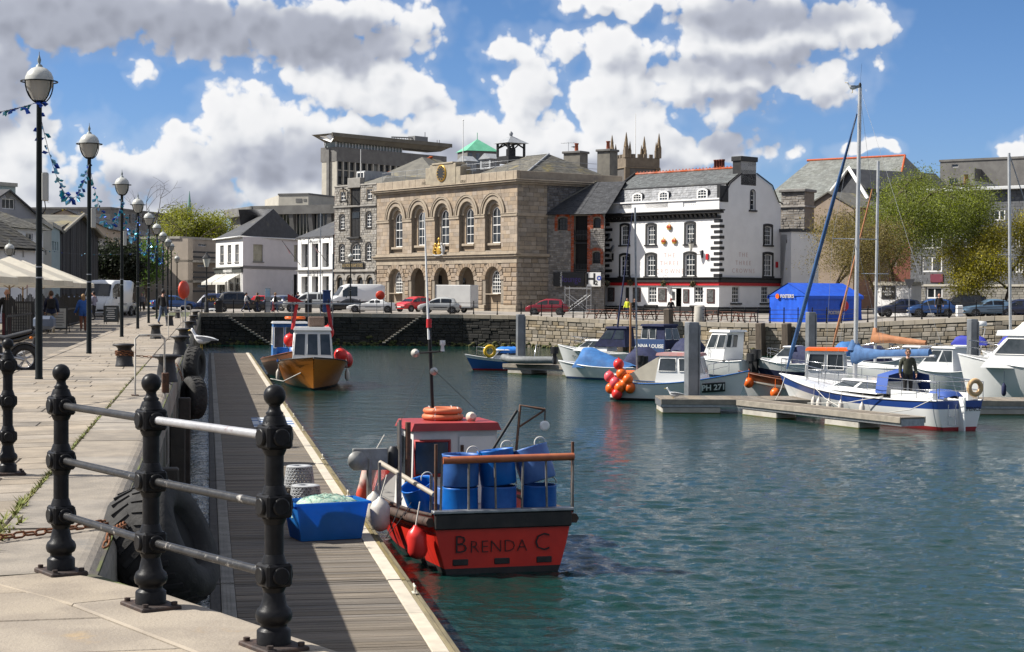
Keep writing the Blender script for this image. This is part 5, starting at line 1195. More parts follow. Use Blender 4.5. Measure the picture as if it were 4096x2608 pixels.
ws=[f.rect(*w[:4])for w in W4(cr,(1592,525,1725,615),(1592,705,1722,792),(1592,893,1705,978),(1845,520,1930,600),(1845,705,1928,790),(1845,893,1928,975),(1362,1080,1478,1162),(1598,1080,1697,1162),(2000,705,2060,790),(2000,893,2060,975),(1330,860,1475,970),(1330,700,1475,800),(1330,530,1475,640))]
zst=f.uv(*cr(1600,1060))[1];hang=mat('hung_slate',(.125,.13,.14),(.10,.103,.11),1.5,.7,island=.16)
m=MB();sheet(m,[(0,-.5),(W,-.5),(W,H),(0,H)],[arch_poly(*r)for r in ws],.02,.2);m.build('front_wall',hang,fl)
s=MB();courses(0,W,zst,H-.1,.3,.4,.8,[(*r,0,.04)for r in ws],lambda a,b,c,d:block(s,a+.01,b-.01,c+.006,d-.006,U(-.02,.0),.01,.05));s.build('hung_slates',hang,fl,kind='stuff')
s=MB();courses(0,W,-.4,zst-.2,.25,.4,.8,[(*r,0,.05)for r in ws],lambda a,b,c,d:block(s,a+.01,b-.01,c+.01,d-.01,U(-.03,.0),.02,.05));s.build('stone_blocks',mat('flat_stone',(.26,.245,.215),(.2,.19,.165),1.3,.9,island=.2),fl,kind='stuff')
for i,r in enumerate(ws):win(fl,r,None,2,1,.08,fw=.13,bar=.12,gm=glass_l if i%3 else glass_m)
q=MB();q.cbox(-.6,W+.3,-.7,10,H,H+.3,.03);q.build('roof_edge',mat('roof_fascia',(.55,.56,.56),rough=.6),fl);q=MB();q.cbox(0,W,-.12,.1,zst-.2,zst,.02);q.build('string_course',conc,fl);q=MB();q.box(0,W,9,9.1,-.5,H);q.box(-.02,.08,.1,9,-.5,H);q.build('back_wall',hang,fl)
a=f.rect(*cr(1395,985),*cr(1485,1045));q=MB();q.cbox(a[0],a[1],-.1,.02,a[2],a[3],.01);q.build('balcony_panel',mat('maroon_panel',(.16,.03,.05),rough=.6),fl)
f2=Fac(3556,166.5,3648,165.4,.3);simple_house('narrow orange brick stair block between the flats',f2,8,f2.uv(*cr(1180,490))[1],brick_r,None,conc_d,cat='building',name='brick_block',wins=W4(cr,(1115,665,1145,745,1,2),(1115,885,1145,930,1,1)))
f=Fac(3755,250,4300,238,2);H=f.uv(*cr(1700,165))[1];t=simple_house('stained concrete block with small windows behind the flats',f,20,H,conc_d,None,conc_d,cat='building',name='concrete_block',wins=W4(cr,(1545,192,1593,215,1,1),(1525,292,1605,345,2,1)))
q=MB();x0=f.uv(*cr(1640,300))[0];x1=f.uv(*cr(1760,300))[0];q.box(x0,x1,-2.5,0,0,f.uv(*cr(1700,232))[1]);q.build('stair_tower',conc_d,t)
f=Fac(3790,200,3935,197,3);t=simple_house('small red-ridged roof with yellow chimney pots among the trees',f,8,f.uv(*cr(1600,372))[1],brick_r,'hip',slate_d,1.0,'house','low_house');
for x in(1563,1590):u,z=f.uv(*cr(x,345));q=MB();q.lathe([(.3,-.6),(.25,1.3 if x>1570 else .2),(.32,1.35 if x>1570 else .25)],8,0,Matrix.Translation((u,2,z)));q.build('chimney_pot',mat('pot_buff',(.42,.25,.10),rough=.8),t)
# ---------------------------------------------------------------- civic tower
def civic():
 f=Fac(1342,405,1777,432,0);H=f.uv(*c5(500,205))[1];W=f.W;D=4.9;t=thing('office_tower','tall concrete office tower with a floating butterfly roof','tower block',M=f.M)
 q=MB();q.box(0,W,.3,D,0,H-2);q.build('core',mat('tower_glass',(.035,.04,.045),(.06,.065,.07),.5,.15),t)
 bay=19;fl=3.45;z=H
 q=MB();q.box(-.2,W+.2,-.4,D+.3,H-3.1,H+.3);q.build('parapet',conc_d,t)
 for k in range(1,9):
  z=H-3.1-fl*k;q=MB();q.box(0,W,-.05,.4,z,z+1.35);q.build('spandrel',mat('tower_spandrel',(.055,.06,.065),(.04,.043,.047),1,.4),t);q=MB();q.box(0,W,-.18,.4,z+1.36,z+1.55);q.build('sill_band',conc,t)
 for i in range(bay+1):x=lerp(0,W,i/bay);q=MB();q.box(x-.16,x+.16,-.45,.1,4,H-3.1);q.build('mullion',conc,t)
 for k in range(1,9):
  for i in range(bay):
   if random.random()<.33:x=lerp(0,W,(i+.5)/bay);z=H-3.1-fl*k+1.6;q=MB();q.box(x-1.1,x+.9*U(-.2,1),.22,.27,z+.2,z+1.7);q.build('blind',mat('office_blind',(.30,.31,.29),jitter=.3,rough=.8),t)
 v=Vector((0,D,0));q=MB();q.add([(-.1,D,0),(-.1,-.35,0),(-.1,-.35,H-.5),(-.1,D,H-.5)],[(0,1,2,3)]);q.build('end_wall',conc,t);q=MB();q.box(-.6,-.1,D*.38,D*.55,0,H-.3);q.build('end_pier',conc_d,t)
 q=MB();q.box(1,W-14,1.2,D,H+.3,H+3.6);q.build('penthouse',mat('penthouse_glass',(.20,.24,.23),(.28,.31,.29),.6,.2),t)
 for i in range(22):x=lerp(1,W-14,i/21);q=MB();q.box(x-.12,x+.12,1.0,1.3,H+.3,H+3.6);q.build('penthouse_mullion',white_p,t)
 q=MB();zr=f.uv(*c5(600,140))[1];q.add([(-2.5,-1.5,zr+.9),(W+1,-1.5,zr+.4),(W+1,D+1,zr+.4),(-2.5,D+1,zr+.9),(1,0,zr-.8),(W-1.5,0,zr-.9),(W-1.5,D,zr-.9),(1,D,zr-.8)],[(0,1,2,3),(0,4,5,1),(1,5,6,2),(2,6,7,3),(3,7,4,0),(7,6,5,4)]);q.box(-2.5,W+1,-1.55,-1.2,zr+.2,zr+1.1);ro=q.build('roof',mat('tower_roof',(.16,.145,.115),(.12,.11,.09),.5,.85),t)
 q=MB();q.add([(v.x-1.5,v.y-.5,zr+.6),(-2.5,-1,zr-.8),(-1,-1.2,zr+1.2),(-3.2,0,zr+.3)],[(0,1,2,3)]);q.add([(v.x-1.5,v.y-.5,zr+.2),(-2.5,-1,zr-1.2),(-1,-1.2,zr+.8)],[(0,1,2)]);q.tube([(v.x+1,v.y,H-.5),(v.x+.5,v.y,zr+.2)],.15,5);q.build('roof_wing',white_p,t)
 u=lambda x,y:f.uv(*c5(x,y),4);a=u(605,92);b=u(830,100);q=MB();q.tube([(a[0],4,a[1]),(b[0],4,b[1])],.18,4);q.tube([(a[0]+1,4,a[1]-.5),(b[0],4,b[1]-.9)],.12,4);[q.tube([(lerp(a[0],b[0],i/12),4,lerp(a[1],b[1],i/12)),(lerp(a[0],b[0],(i+.5)/12),4,lerp(a[1],b[1],i/12)-.7)],.08,4)for i in range(12)];q.box(b[0]-3,b[0]+1.5,3,5.5,zr+.8,b[1]+.3);q.build('roof_gantry',mat('gantry_grey',(.2,.2,.2),rough=.6),t)
 for x in(198,955,972,862):p=u(x,140);q=MB();q.tube([(p[0],4,zr),(p[0],4,u(x,{198:72,862:55}.get(x,115))[1])],.13,4);q.build('mast',galv,t)
civic()
A=P(*c5(1262,280),300);t=thing('copper_lantern','green copper pyramid roof over a glazed lantern behind the custom house','tower',M=Matrix.Translation((A.x,300,A.z))@Matrix.Rotation(R(20),4,'Z'));q=MB();q.box(-2.7,2.7,-2.7,2.7,-8,1.6);q.build('tower',conc_d,t);q=MB();q.add([(-3,-3,1.62),(3,-3,1.62),(3,3,1.62),(-3,3,1.62),(0,0,3.9)],[(0,1,4),(1,2,4),(2,3,4),(3,0,4),(3,2,1,0)]);q.tube([(0,0,3.8),(0,0,5)],.06,4);q.build('roof',mat('copper_green',(.10,.36,.22),(.13,.42,.27),1,.7),t)
for x in(-2.2,-.8,.8,2.2):q=MB();q.box(x-.35,x+.35,-2.75,-2.65,-.8,1.2);q.build('window',glass_l,t)
A=P(1,1,500);t=thing('church_spire','thin green copper spire beyond the tree tops','spire',M=Matrix.Translation((P(758,800,520).x,520,0)));q=MB();q.lathe([(1.3,5),(1.2,zat(860,758,520)),(.55,zat(825,758,520)),(.05,zat(764,758,520))],8,0,None,False);q.build('spire',mat('spire_copper',(.13,.26,.22),rough=.7),t)
f=Fac(1026,262,1560,252,0);H=f.uv(*c4(1000,310))[1];t=thing('concrete_offices','dark concrete office block with slanting piers behind the white shops','building',M=f.M);q=MB();q.box(0,f.W,0,18,0,H-1.0);q.build('glazing',glass_m,t);q=MB();q.box(-.5,f.W+.5,-1,19,H-1.0,H+.3);q.build('parapet',conc_d,t)
for i in range(8):x=lerp(0,f.W,i/7);q=MB();q.prism([(-.9,H-1.0),(0,H-1.0),(0,H-5),(-.15,H-5)],x-.35,x+.35,'X');q.build('pier',conc_d,t)
for i in range(40):x=lerp(0,f.W,i/39);q=MB();q.box(x-.08,x+.08,-.06,.02,H-5,H-1.0);q.build('mullion',conc,t)
g=Fac(922,275,1026,262,0);q=MB();q.add([(0,0,0),(g.W,0,0),(g.W,0,H-1),(0,0,H-1)],[(0,1,2,3)]);wg=q.build('side_wing',conc_d,t,f.M.inverted()@g.M);q=MB();q.box(-.5,g.W+.5,-1,3,H-1,H+.3);q.build('parapet',conc_d,wg)
g=Fac(1113,268,1232,266,0);h1,h2=g.uv(*c4(1100,300))[1],g.uv(*c4(1100,188))[1];t=thing('plant_room','pale concrete plant room box on the office roof','building',M=g.M);g2=Fac(1058,282,1113,268,0);q=MB();q.box(0,g.W,0,10,h1-4,h2);v=g.M.inverted()@g2.o;q.add([(v.x,v.y,h1-4),(0,0,h1-4),(0,0,h2),(v.x,v.y,h2)],[(0,1,2,3)]);q.add([(v.x,v.y,h2),(0,0,h2),(0,10,h2)],[(0,1,2)]);q.build('wall',conc,t);q=MB();q.cbox(-.1,g.W+.1,-.1,10,h2+.002,h2+.25,.02);q.build('roof',conc_d,t)
for w in((1140,222,1197,258),(1212,225,1240,248)):a=g.rect(*c4(w[0],w[1]),*c4(w[2],w[3]));q=MB();q.box(a[0],a[1],-.05,.05,a[2],a[3]);q.build('vent',conc_d,t)
# ---------------------------------------------------------------- white shops
lilac=mat('shade_tint_render',(.70,.665,.675),(.64,.61,.62),.7,.85,c3=(.56,.53,.54),s3=.3,t3=.62)  # side wall of the white shop: its shade put into the lilac tint
def shops():
 f=Fac(863,221,971,208,.1);W=f.W;g=Fac(971,208,1200,219,.1);H=f.uv(*c4(520,595))[1];t=thing('corner_shop','white two-storey corner shop with a slate hip roof and awnings','shop',M=f.M)
 ws=[f.rect(*w[:4])for w in W4(c4,(425,665,460,830),(497,660,530,825),(567,655,602,822))];sh=[f.rect(*w[:4])for w in W4(c4,(395,975,470,1110),(500,970,620,1110))];sh=[(a,b,.1,d)for a,b,c,d in sh]
 m=MB();sheet(m,[(0,-.5),(W,-.5),(W,H),(0,H)],[arch_poly(*r)for r in ws+sh],0,.2);m.build('front_wall',white_p,t)
 for r in ws:win(t,r,None,1,2,.12,fm=conc,gm=glass_l,sill=.1,sm=conc_d)
 for r in sh:win(t,r,None,2,2,.12,fm=white_p,split=False)
 gm_=f.M.inverted()@g.M;a=g.rect(*c4(738,655),*c4(832,818));b_=g.rect(*c4(1122,660),*c4(1156,820));dr=g.rect(*c4(1120,938),*c4(1156,1110));dr=(dr[0],dr[1],-.1,dr[3])
 m=MB();sheet(m,[(0,-.5),(g.W,-.5),(g.W,H),(0,H)],[arch_poly(*a),arch_poly(*b_),arch_poly(*dr)],0,.2);sw=m.build('side_wall',lilac,t,gm_);win(sw,a,None,1,2,.12,fm=conc,gm=mat('blind_cream',(.42,.39,.29),(.3,.28,.2),1,.3),sill=.1,sm=conc_d);win(sw,b_,None,1,2,.12,fm=conc,gm=MATS['blind_cream']);q=MB();q.box(dr[0],dr[1],.15,.2,dr[2],dr[3]);q.build('door',dark_in,sw)
 z1,z2=g.uv(*c4(900,888))[1],g.uv(*c4(900,862))[1];q=MB();q.box(0,g.W,-.06,.02,z1,z2);q.build('grey_band',mat('grey_band',(.2,.19,.19),rough=.8),sw)
 c=f.rect(*c4(392,884),*c4(640,922));q=MB();q.cbox(0,W,-.2,.05,c[2],c[3],.02);q.cbox(-.1,W+.1,-.35,.05,c[3]+.002,c[3]+.2,.02);sg=q.build('shop_sign',mat('sign_dark',(.06,.065,.06),rough=.5),t);lettering('HARBOUR SPORTS',.62,white_p,sg,Matrix.Translation((W*.5,-.215,(c[2]+c[3])/2)),sx=.86,thin=.015)
 for i,x in enumerate((.15,.42,.72,.97)):q=MB();q.cbox(x*W-.22,x*W+.16,-.12,.05,.0,c[2]-.05,.02);q.build('pilaster',white_p if i%2 else mat('pilaster_grey',(.35,.36,.36),rough=.6),t)
 aw=sheer_mat('awning_cloth',(.72,.70,.64),.25)
 for i,(x0,x1)in enumerate(((.02,.42),(.45,.93))):
  A=thing('shop_awning',('white shop awning left of the other under the shop sign','white shop awning nearest the corner of the shop')[i],'awning',M=f.M,group='awnings of the corner shop');z=c[2]-.15;q=MB();q.add([(x0*W,-.05,z),(x1*W,-.05,z),(x1*W-.1,-1.9,z-1.05),(x0*W-.1,-1.9,z-1.05),(x0*W-.1,-1.92,z-1.35),(x1*W-.1,-1.92,z-1.35)],[(0,1,2,3),(3,2,5,4)]);q.build('cloth',aw,A);q=MB();[q.tube([(x*W,0,z-1.2),(x*W-.05,-1.85,z-1.08)],.025,4)for x in(x0,x1)];q.build('awning_arm',galv,A)
 C=gm_@Vector((g.W,0,H));v=Vector((-W*.05,7.5,H+3.6));apex2=gm_@Vector((g.W*.6,6.0,H+3.7));apex1=Vector((W*.62,5.2,H+3.7));L0=Vector((-.3,-.3,H));C0=Vector((W+.1,-.45,H));C1=gm_@Vector((g.W+.2,-.3,H));bk=gm_@Vector((g.W+.2,9,H));bl=Vector((-.3,8,H));r=MB();r.add([L0,C0,apex1,v,C1,apex2,bk],[(0,1,2,3),(1,4,5,2),(4,6,5)]);r.add([L0,v,bl],[(0,1,2)]);ro=r.build('roof',slate_d,t)
 s=MB();slates(s,L0+Vector((0,0,.01)),C0+Vector((0,0,.01)),apex1,v,.3,.36);slates(s,C0+Vector((0,0,.01)),C1+Vector((0,0,.01)),apex2,apex1,.3,.36);s.build('slates',slate_d,ro,kind='stuff');q=MB();q.tube([L0,C0,C1],.1,5);q.build('gutter',white_p,ro)
 f=Fac(1191,203,1331,194.6,.1);W=f.W;H=f.uv(*c4(1330,582))[1];t=thing('white_bar','narrow white bar front with three tall window bays','bar',M=f.M);up=[f.rect(*w[:4])for w in W4(c4,(1192,650,1253,872),(1290,646,1352,870),(1390,640,1452,868))];dn=[f.rect(*w[:4])for w in W4(c4,(1192,958,1252,1120),(1290,956,1352,1118),(1390,955,1452,1115))]
 m=MB();sheet(m,[(0,-.5),(W,-.5),(W,H),(0,H)],[arch_poly(*r)for r in up+dn],0,.55);m.build('front_wall',white_p,t)
 for r in up+dn:win(t,r,None,1,2,.5,fm=conc_d,fw=.08)
 dk=mat('sign_grey',(.12,.12,.12),rough=.6);u,v=f.uv(*c4(1315,627));lettering('Cafe Restaurant Bar',.55,dk,t,Matrix.Translation((u,-.012,v)),sx=.78);u,v=f.uv(*c4(1320,930));lettering('Blues Bar & Grill',.95,dk,t,Matrix.Translation((u,-.012,v)),sx=.72)
 q=MB();q.cbox(0,W,-.3,.02,f.uv(*c4(1300,905))[1],f.uv(*c4(1300,893))[1],.02);q.build('ledge',conc_d,t);[MB().tube([(W*x,0,H-.2),(W*x-.1,-.5,H-.1),(W*x-.2,-.7,H-.35)],.07,5).build('floodlight',dk,t)for x in(.08,.35,.62,.9)]
 r=MB();r.add([(-.2,-.2,H),(W+.2,-.2,H),(W+.2,5,H+2.6),(2.5,5,H+2.6),(-.2,9,H)],[(0,1,2,3),(0,3,4)]);r.build('roof',slate_d,t)
 for i,(x,y)in enumerate(((1075,720),(1345,718))):
  u,z=f.uv(*c4(x+110,y+130));A=thing('flag_on_pole',('red and white flag on a slanting pole at the corner shop side of the bar','red and white flag on a slanting pole beside the stone warehouse')[i],'flag',M=f.M@Matrix.Translation((u,-.05,z)));q=MB();q.tube([(0,0,0),(-2.6,-1.2,2.9)],.035,5);q.build('pole',black_p,A);q=MB()
  for k in range(5):a=k/5;q.add([(-2.2+a*.5,-1+a*.3,2.4-a*.6),(-1.6+a*.2,-1+a*.25,1.9-a*.55),(-1.5+a*.25,-.9+a*.3,1.7-a*.5),(-2.1+a*.55,-.95+a*.35,2.2-a*.65)],[(0,1,2,3)],k%2)
  q.build('cloth',[red_p,white_p],A)
shops()
# ---------------------------------------------------------------- left of the harbour
buff=mat('buff_render',(.46,.39,.315),(.40,.34,.275),.7,.9)
tanr=mat('tan_render',(.38,.315,.25),(.33,.27,.215),.7,.9)
f=Fac(717,222,866,230,.1);H=f.uv(790,958)[1];t=simple_house('buff three-storey flats with dark balcony rails',f,10,H,buff,None,conc,cat='building',name='balcony_flats',wins=[(742,985,752,1005,1,1),(792,975,826,985,2,1),(742,1058,756,1085,1,1),(790,1058,826,1068,2,1),(742,1140,756,1165,1,1),(790,1138,826,1150,2,1)])
q=MB();q.box(0,f.uv(738,1000)[0],-1.3,.0,-.5,H);q.build('corner_pier',buff,t)
for y in(1010,1030,1090,1110,1165):z=f.uv(800,y)[1];q=MB();q.box(f.uv(742,y)[0],f.W,-1.2,-1.1,z-.12,z+.12);q.build('balcony_rail',black_p,t)
for y in(1042,1122):z=f.uv(800,y)[1];q=MB();q.box(0,f.W,-1.3,.05,z-.3,z);q.build('balcony_slab',conc,t)
g=Fac(614,244,717,222,.1);q=MB();q.add([(0,0,-.5),(g.W,0,-.5),(g.W,0,H-.1),(0,0,H-.1)],[(0,1,2,3)]);q.build('end_wall',tanr,t,f.M.inverted()@g.M)
f=Fac(428,205,640,246,.1);t=simple_house('brown terrace of flats with a long slate roof at the end of the quay',f,10,f.uv(530,932)[1],tanr,'gable',slate_d,2.2,'building','terrace_flats',wins=[(455,948,474,975,1,2),(490,950,520,1000,2,1),(500,1012,518,1060,1,2),(555,960,575,990,1,2),(490,1076,518,1120,2,1),(520,1142,545,1170,1,1),(560,1090,580,1120,1,2)],fm=white_p)
f=Fac(350,172,432,185,.1);simple_house('grey rendered house with a broad chimney between the dark gable and the flats',f,10,f.uv(390,938)[1],mat('stained_render',(.28,.27,.26),(.19,.185,.18),.7,.9),'gable',slate_d,1.6,'house','grey_house');q=MB();a=f.rect(358,868,384,940);q.box(a[0],a[1],0,1.5,a[2]-2,a[3]);q.build('chimney',conc,bpy.data.objects['grey_house'])
f=Fac(440,300,720,330,4);t=simple_house('modern glazed office with a flat oversailing roof on the skyline',f,15,f.uv(580,850)[1],conc_d,None,conc_d,cat='building',name='glazed_office',wins=[(x,856,x+20,892,2,1)for x in range(450,690,26)],fm=galv)
def timber_gable():
 f=Fac(238,138,392,152,-.1);W=f.W;H=f.uv(300,925)[1];ap=f.uv(314,867);t=thing('timber_store','dark weatherboarded gable-end store with an orange lichened roof','building',M=f.M);dk=mat('dark_boards',(.030,.030,.032),(.055,.055,.058),1.2,.8,.3,20,jitter=.45,stretch=(6,6,.4));n=46
 q=MB();q.add([(0,.06,-.5),(W,.06,-.5),(W,.06,H),(ap[0],.06,ap[1]),(0,.06,H)],[(0,1,2,3,4)]);q.add([(W,0,-.5),(W,12,-.5),(W,12,H),(W,0,H)],[(0,1,2,3)]);q.build('wall',dk,t)
 for i in range(n):
  x0,x1=W*i/n+.01,W*(i+1)/n-.01;hz=lambda x:lerp(H,ap[1],x/ap[0])if x<ap[0]else lerp(ap[1],H,(x-ap[0])/(W-ap[0]));o=U(-.03,.01);q=MB();q.add([(x0,o,-.5),(x1,o,-.5),(x1,o,hz(x1)),(x0,o,hz(x0)),(x0,.06,-.5),(x1,.06,-.5),(x1,.06,hz(x1)),(x0,.06,hz(x0))],[(0,1,2,3),(4,0,3,7),(1,5,6,2)]);q.build('board',dk,t)
 r=MB();r.add([(-.4,-.4,H-.3),(ap[0],-.4,ap[1]+.15),(ap[0]-1,12,ap[1]+.15),(-1.4,12,H-.3),(W+.3,-.4,H-.3),(W,12,H-.3)],[(0,1,2,3),(1,4,5,2)]);ro=r.build('roof',slate_b,t);org=mat('lichen_tiles',(.36,.16,.05),(.27,.15,.07),.9,.85,.3,8,island=.22,c3=(.2,.17,.1),s3=.5,t3=.55);s=MB();g_=Fac(195,150,310,141,0);v=f.M.inverted()@Vector((P(195,900,148).x,148,0));slates(s,(v.x,v.y,H-.6),(-.4,-.45,H-.35),(ap[0],-.45,ap[1]+.18),(v.x+ap[0]*.9,v.y+.2,ap[1]+.0),.3,.34);s.build('tiles',org,ro,kind='stuff');q=MB();q.tube([(-.45,-.45,H-.25),(ap[0],-.45,ap[1]+.2),(W+.3,-.45,H-.2)],.16,4);q.build('verge',mat('verge_stone',(.33,.30,.24),rough=.9),ro)
timber_gable()
teal=mat('pale_teal',(.36,.44,.44),(.31,.38,.38),.8,.85)
f=Fac(205,128,240,138,-.1);simple_house('pale blue-green shop house beside the dark gable',f,8,f.uv(222,912)[1],teal,None,conc,cat='house',name='teal_house',wins=[(209,965,215,1000,1,2),(219,967,224,1001,1,2),(228,968,233,1002,1,2)])
f=Fac(166,116,206,128,-.1);simple_house('cream house with a small sign left of the blue-green shop',f,8,f.uv(186,905)[1],mat('cream_render',(.44,.42,.36),(.38,.36,.31),.8,.9),None,conc,cat='house',name='cream_house',wins=[(178,1000,186,1020,1,1)])
f=Fac(-160,128,202,138,-.1);H=f.uv(20,900)[1];lav=mat('grey_render',(.30,.30,.315),(.26,.26,.275),.7,.9);t=simple_house('tall grey rendered gable with a white casement window',f,12,H,lav,'gable_front',slate_d,f.uv(30,757)[1]-H,'house','gable_house',wins=[(8,795,60,836,3,1)],over=.3);u,z=f.uv(32,777);q=MB();q.lathe([(.32,0),(.32,.06)],14,0,Matrix.Translation((u,.02,z))@Matrix.Rotation(R(90),4,'X'));q.build('round_vent',conc_d,t)
f=Fac(-300,132,62,140,-.1);simple_house('pale green block with a mast behind the grey gable',f,12,f.uv(30,744)[1],mat('pale_green',(.40,.46,.43),rough=.9),None,conc,cat='building',name='green_block')
f=Fac(-40,104,172,112,-.1);H=f.uv(100,915)[1];simple_house('white house with a mossy brown hip roof behind the parasols',f,8,H,render_w,'hip',slate_b,f.uv(50,815)[1]-H+.6,'house','white_house',wins=[(103,933,132,960,1,1)],over=.4)
f=Fac(-160,92,142,100,-.1);H=f.uv(60,985)[1];t=simple_house('low white cottage with a large dark slate roof behind the parasols',f,8,H,render_w,'gable',mat('slate_moss',(.05,.047,.042),(.08,.072,.05),1,.8,.3,8,island=.25),f.uv(-10,800)[1]-H,'house','cottage',wins=[(48,1003,60,1020,1,1),(88,1005,96,1030,2,1)],over=.4)
# ================================================================ trees
def tree(name,label,base,h,spread,leaf,n,size,bark,trunk_r=.22,clear=.25,droop=0.0,tips=160,fuzz=.55,seed=1,group=None,squash=1.0,lean=0.0):
 rs=random.Random(seed);t=thing(name,label,'tree',base,group=group);b=MB();ends=[];segs=[]
 def grow(p,d,L,r,lv):
  k=3;pts=[p];q=p.copy();dd=d.copy()
  for i in range(k):dd=(dd+Vector((rs.gauss(0,.16),rs.gauss(0,.16),rs.gauss(0,.08)-(min(droop,.8)*.12*lv)))).normalized();q=q+dd*(L/k);pts.append(q.copy())
  segs.append((pts,[r*(1-.45*i/k)for i in range(k+1)],5 if lv else 8))
  if lv>=1:ends.extend(pts[1 if lv>1 else 2:])
  if lv>=4 or len(ends)>tips*3:return
  for i in range(rs.choice((3,4,4))if lv==0 else rs.choice((2,3,3))):
   a=rs.uniform(0,6.28);up=rs.uniform(.25,.95)if lv<2 else rs.uniform(-.3-min(droop,.8),.8)
   nd=(Vector((math.cos(a),math.sin(a),0))*spread*rs.uniform(.6,1.1)+dd*.55+Vector((lean,0,up))).normalized()
   grow(pts[-1]if i<2 else pts[-2],nd,L*rs.uniform(.58,.80),r*.56,lv+1)
 grow(Vector((0,0,-.2)),Vector((rs.gauss(0,.05),0,1)),h*clear,trunk_r,0)
 zm=max(e.z for e in ends);k=(h*.94)/zm;
 [b.tube([Vector((p.x*squash,p.y*squash,p.z))*k for p in ps],rr,n_,cap=False)for ps,rr,n_ in segs];ends=[Vector((e.x*squash,e.y*squash,e.z))*k for e in ends];b.build('trunk',bark,t)
 if n:
  E=np.array([tuple(e)for e in ends]);R_=np.random.RandomState(seed);c=E[R_.randint(0,len(E),n)]+R_.normal(0,fuzz,(n,3))*np.array([1,1,.75]);c[:,2]-=np.abs(R_.normal(0,droop*.6,n))if droop else 0
  a=R_.normal(size=(n,3));a/=np.linalg.norm(a,axis=1)[:,None];d=np.cross(a,R_.normal(size=(n,3)));d/=np.linalg.norm(d,axis=1)[:,None];s=(size*R_.uniform(.6,1.4,n))[:,None]
  V=np.stack([c-a*s,c+d*s*.5,c+a*s,c-d*s*.5],1).reshape(-1,3);me=bpy.data.meshes.new('crown');i=np.arange(n)[:,None]*4+np.arange(4)[None]
  me.from_pydata(V.tolist(),[],i.tolist());me.materials.append(leaf);put('crown',me,t)
 return t
bark_b=mat('bark_brown',(.085,.062,.042),(.05,.038,.028),6,.9,.5,30)
def lf(n,a,b):
 m=mat(n,a,b,.8,.6,island=.35,detail=3);N=m.node_tree.nodes;L=m.node_tree.links;o=N['Material Output'];p=N['Principled BSDF'];t=N.new('ShaderNodeBsdfTranslucent');L.new(p.inputs['Base Color'].links[0].from_socket,t.inputs[0]);x=N.new('ShaderNodeMixShader');x.inputs[0].default_value=.45;L.new(p.outputs[0],x.inputs[1]);L.new(t.outputs[0],x.inputs[2]);L.new(x.outputs[0],o.inputs[0]);return m
lf_g=lf('leaf_spring',(.24,.28,.045),(.15,.18,.03));lf_y=lf('leaf_yellow',(.40,.34,.035),(.27,.25,.03));lf_b=lf('leaf_bud',(.27,.21,.07),(.18,.155,.05));lf_d=lf('leaf_dark',(.014,.02,.009),(.02,.028,.012));lf_i=lf('leaf_fresh',(.12,.22,.025),(.07,.14,.018));lf_t=lf('leaf_treetop',(.32,.33,.04),(.2,.22,.03))
def gp(px,d,z=0.0):p=P(px,1177,d);return Vector((p.x,p.y,z))
tree('harbour_tree','tallest leafy tree, in front of the grey flats',gp(3625,146),13.2,.8,lf_g,70000,.075,bark_b,.24,.14,1.7,420,.8,5)
tree('harbour_tree','brownish budding tree between the blue tent and the tall tree',gp(3330,143),9.2,1.0,lf_b,30000,.06,bark_b,.15,.12,.6,300,.75,12)
tree('harbour_tree','yellow-green leafy tree nearest the right edge',gp(3995,142),9.0,.95,lf_y,48000,.08,bark_b,.18,.18,.5,260,.65,21)
tree('harbour_tree','thin budding tree left of the tall tree against the flats',gp(3520,152),9.5,.9,lf_b,5000,.10,bark_b,.16,.25,.3,160,.6,33)
for px,d,h,sd,lb in((705,252,14.8,3,'round spring tree top above the buff flats, left one'),(800,256,14.2,8,'round spring tree top above the buff flats, right one'),(880,262,12.8,14,'low brownish tree top left of the slate hip roof')):
 tree('spring_tree',lb,gp(px,d),h,1.0,lf_t if sd<10 else lf_b,20000 if sd<10 else 7000,.14,bark_b,.3,.3,.1,200,.8,sd,'tree tops behind the flats')
tree('bare_tree','bare winter tree with thin branches above the quay lamps',gp(700,236),18.5,.9,None,0,.1,bark_b,.20,.3,0,200,.6,17)
tree('ivy_tree','bright green young tree at the end of the quay',gp(575,170),7.0,.75,lf_i,9000,.11,bark_b,.16,.25,.1,140,.42,9)
tree('dark_bush','very dark ivy-covered bush beside the timber store',gp(462,158),6.2,.7,lf_d,12000,.16,bark_b,.3,.2,.2,140,.55,4)
tree('reddish_tree','leafless reddish tree in front of the brown terrace',gp(600,196),9.5,.9,lf_b,500,.1,bark_b,.12,.25,0,160,.5,6)
tree('small_tree','wispy bare tree top behind the orange lichened roof',gp(228,175),10.5,.8,lf_b,600,.12,bark_b,.15,.3,0,120,.6,15)
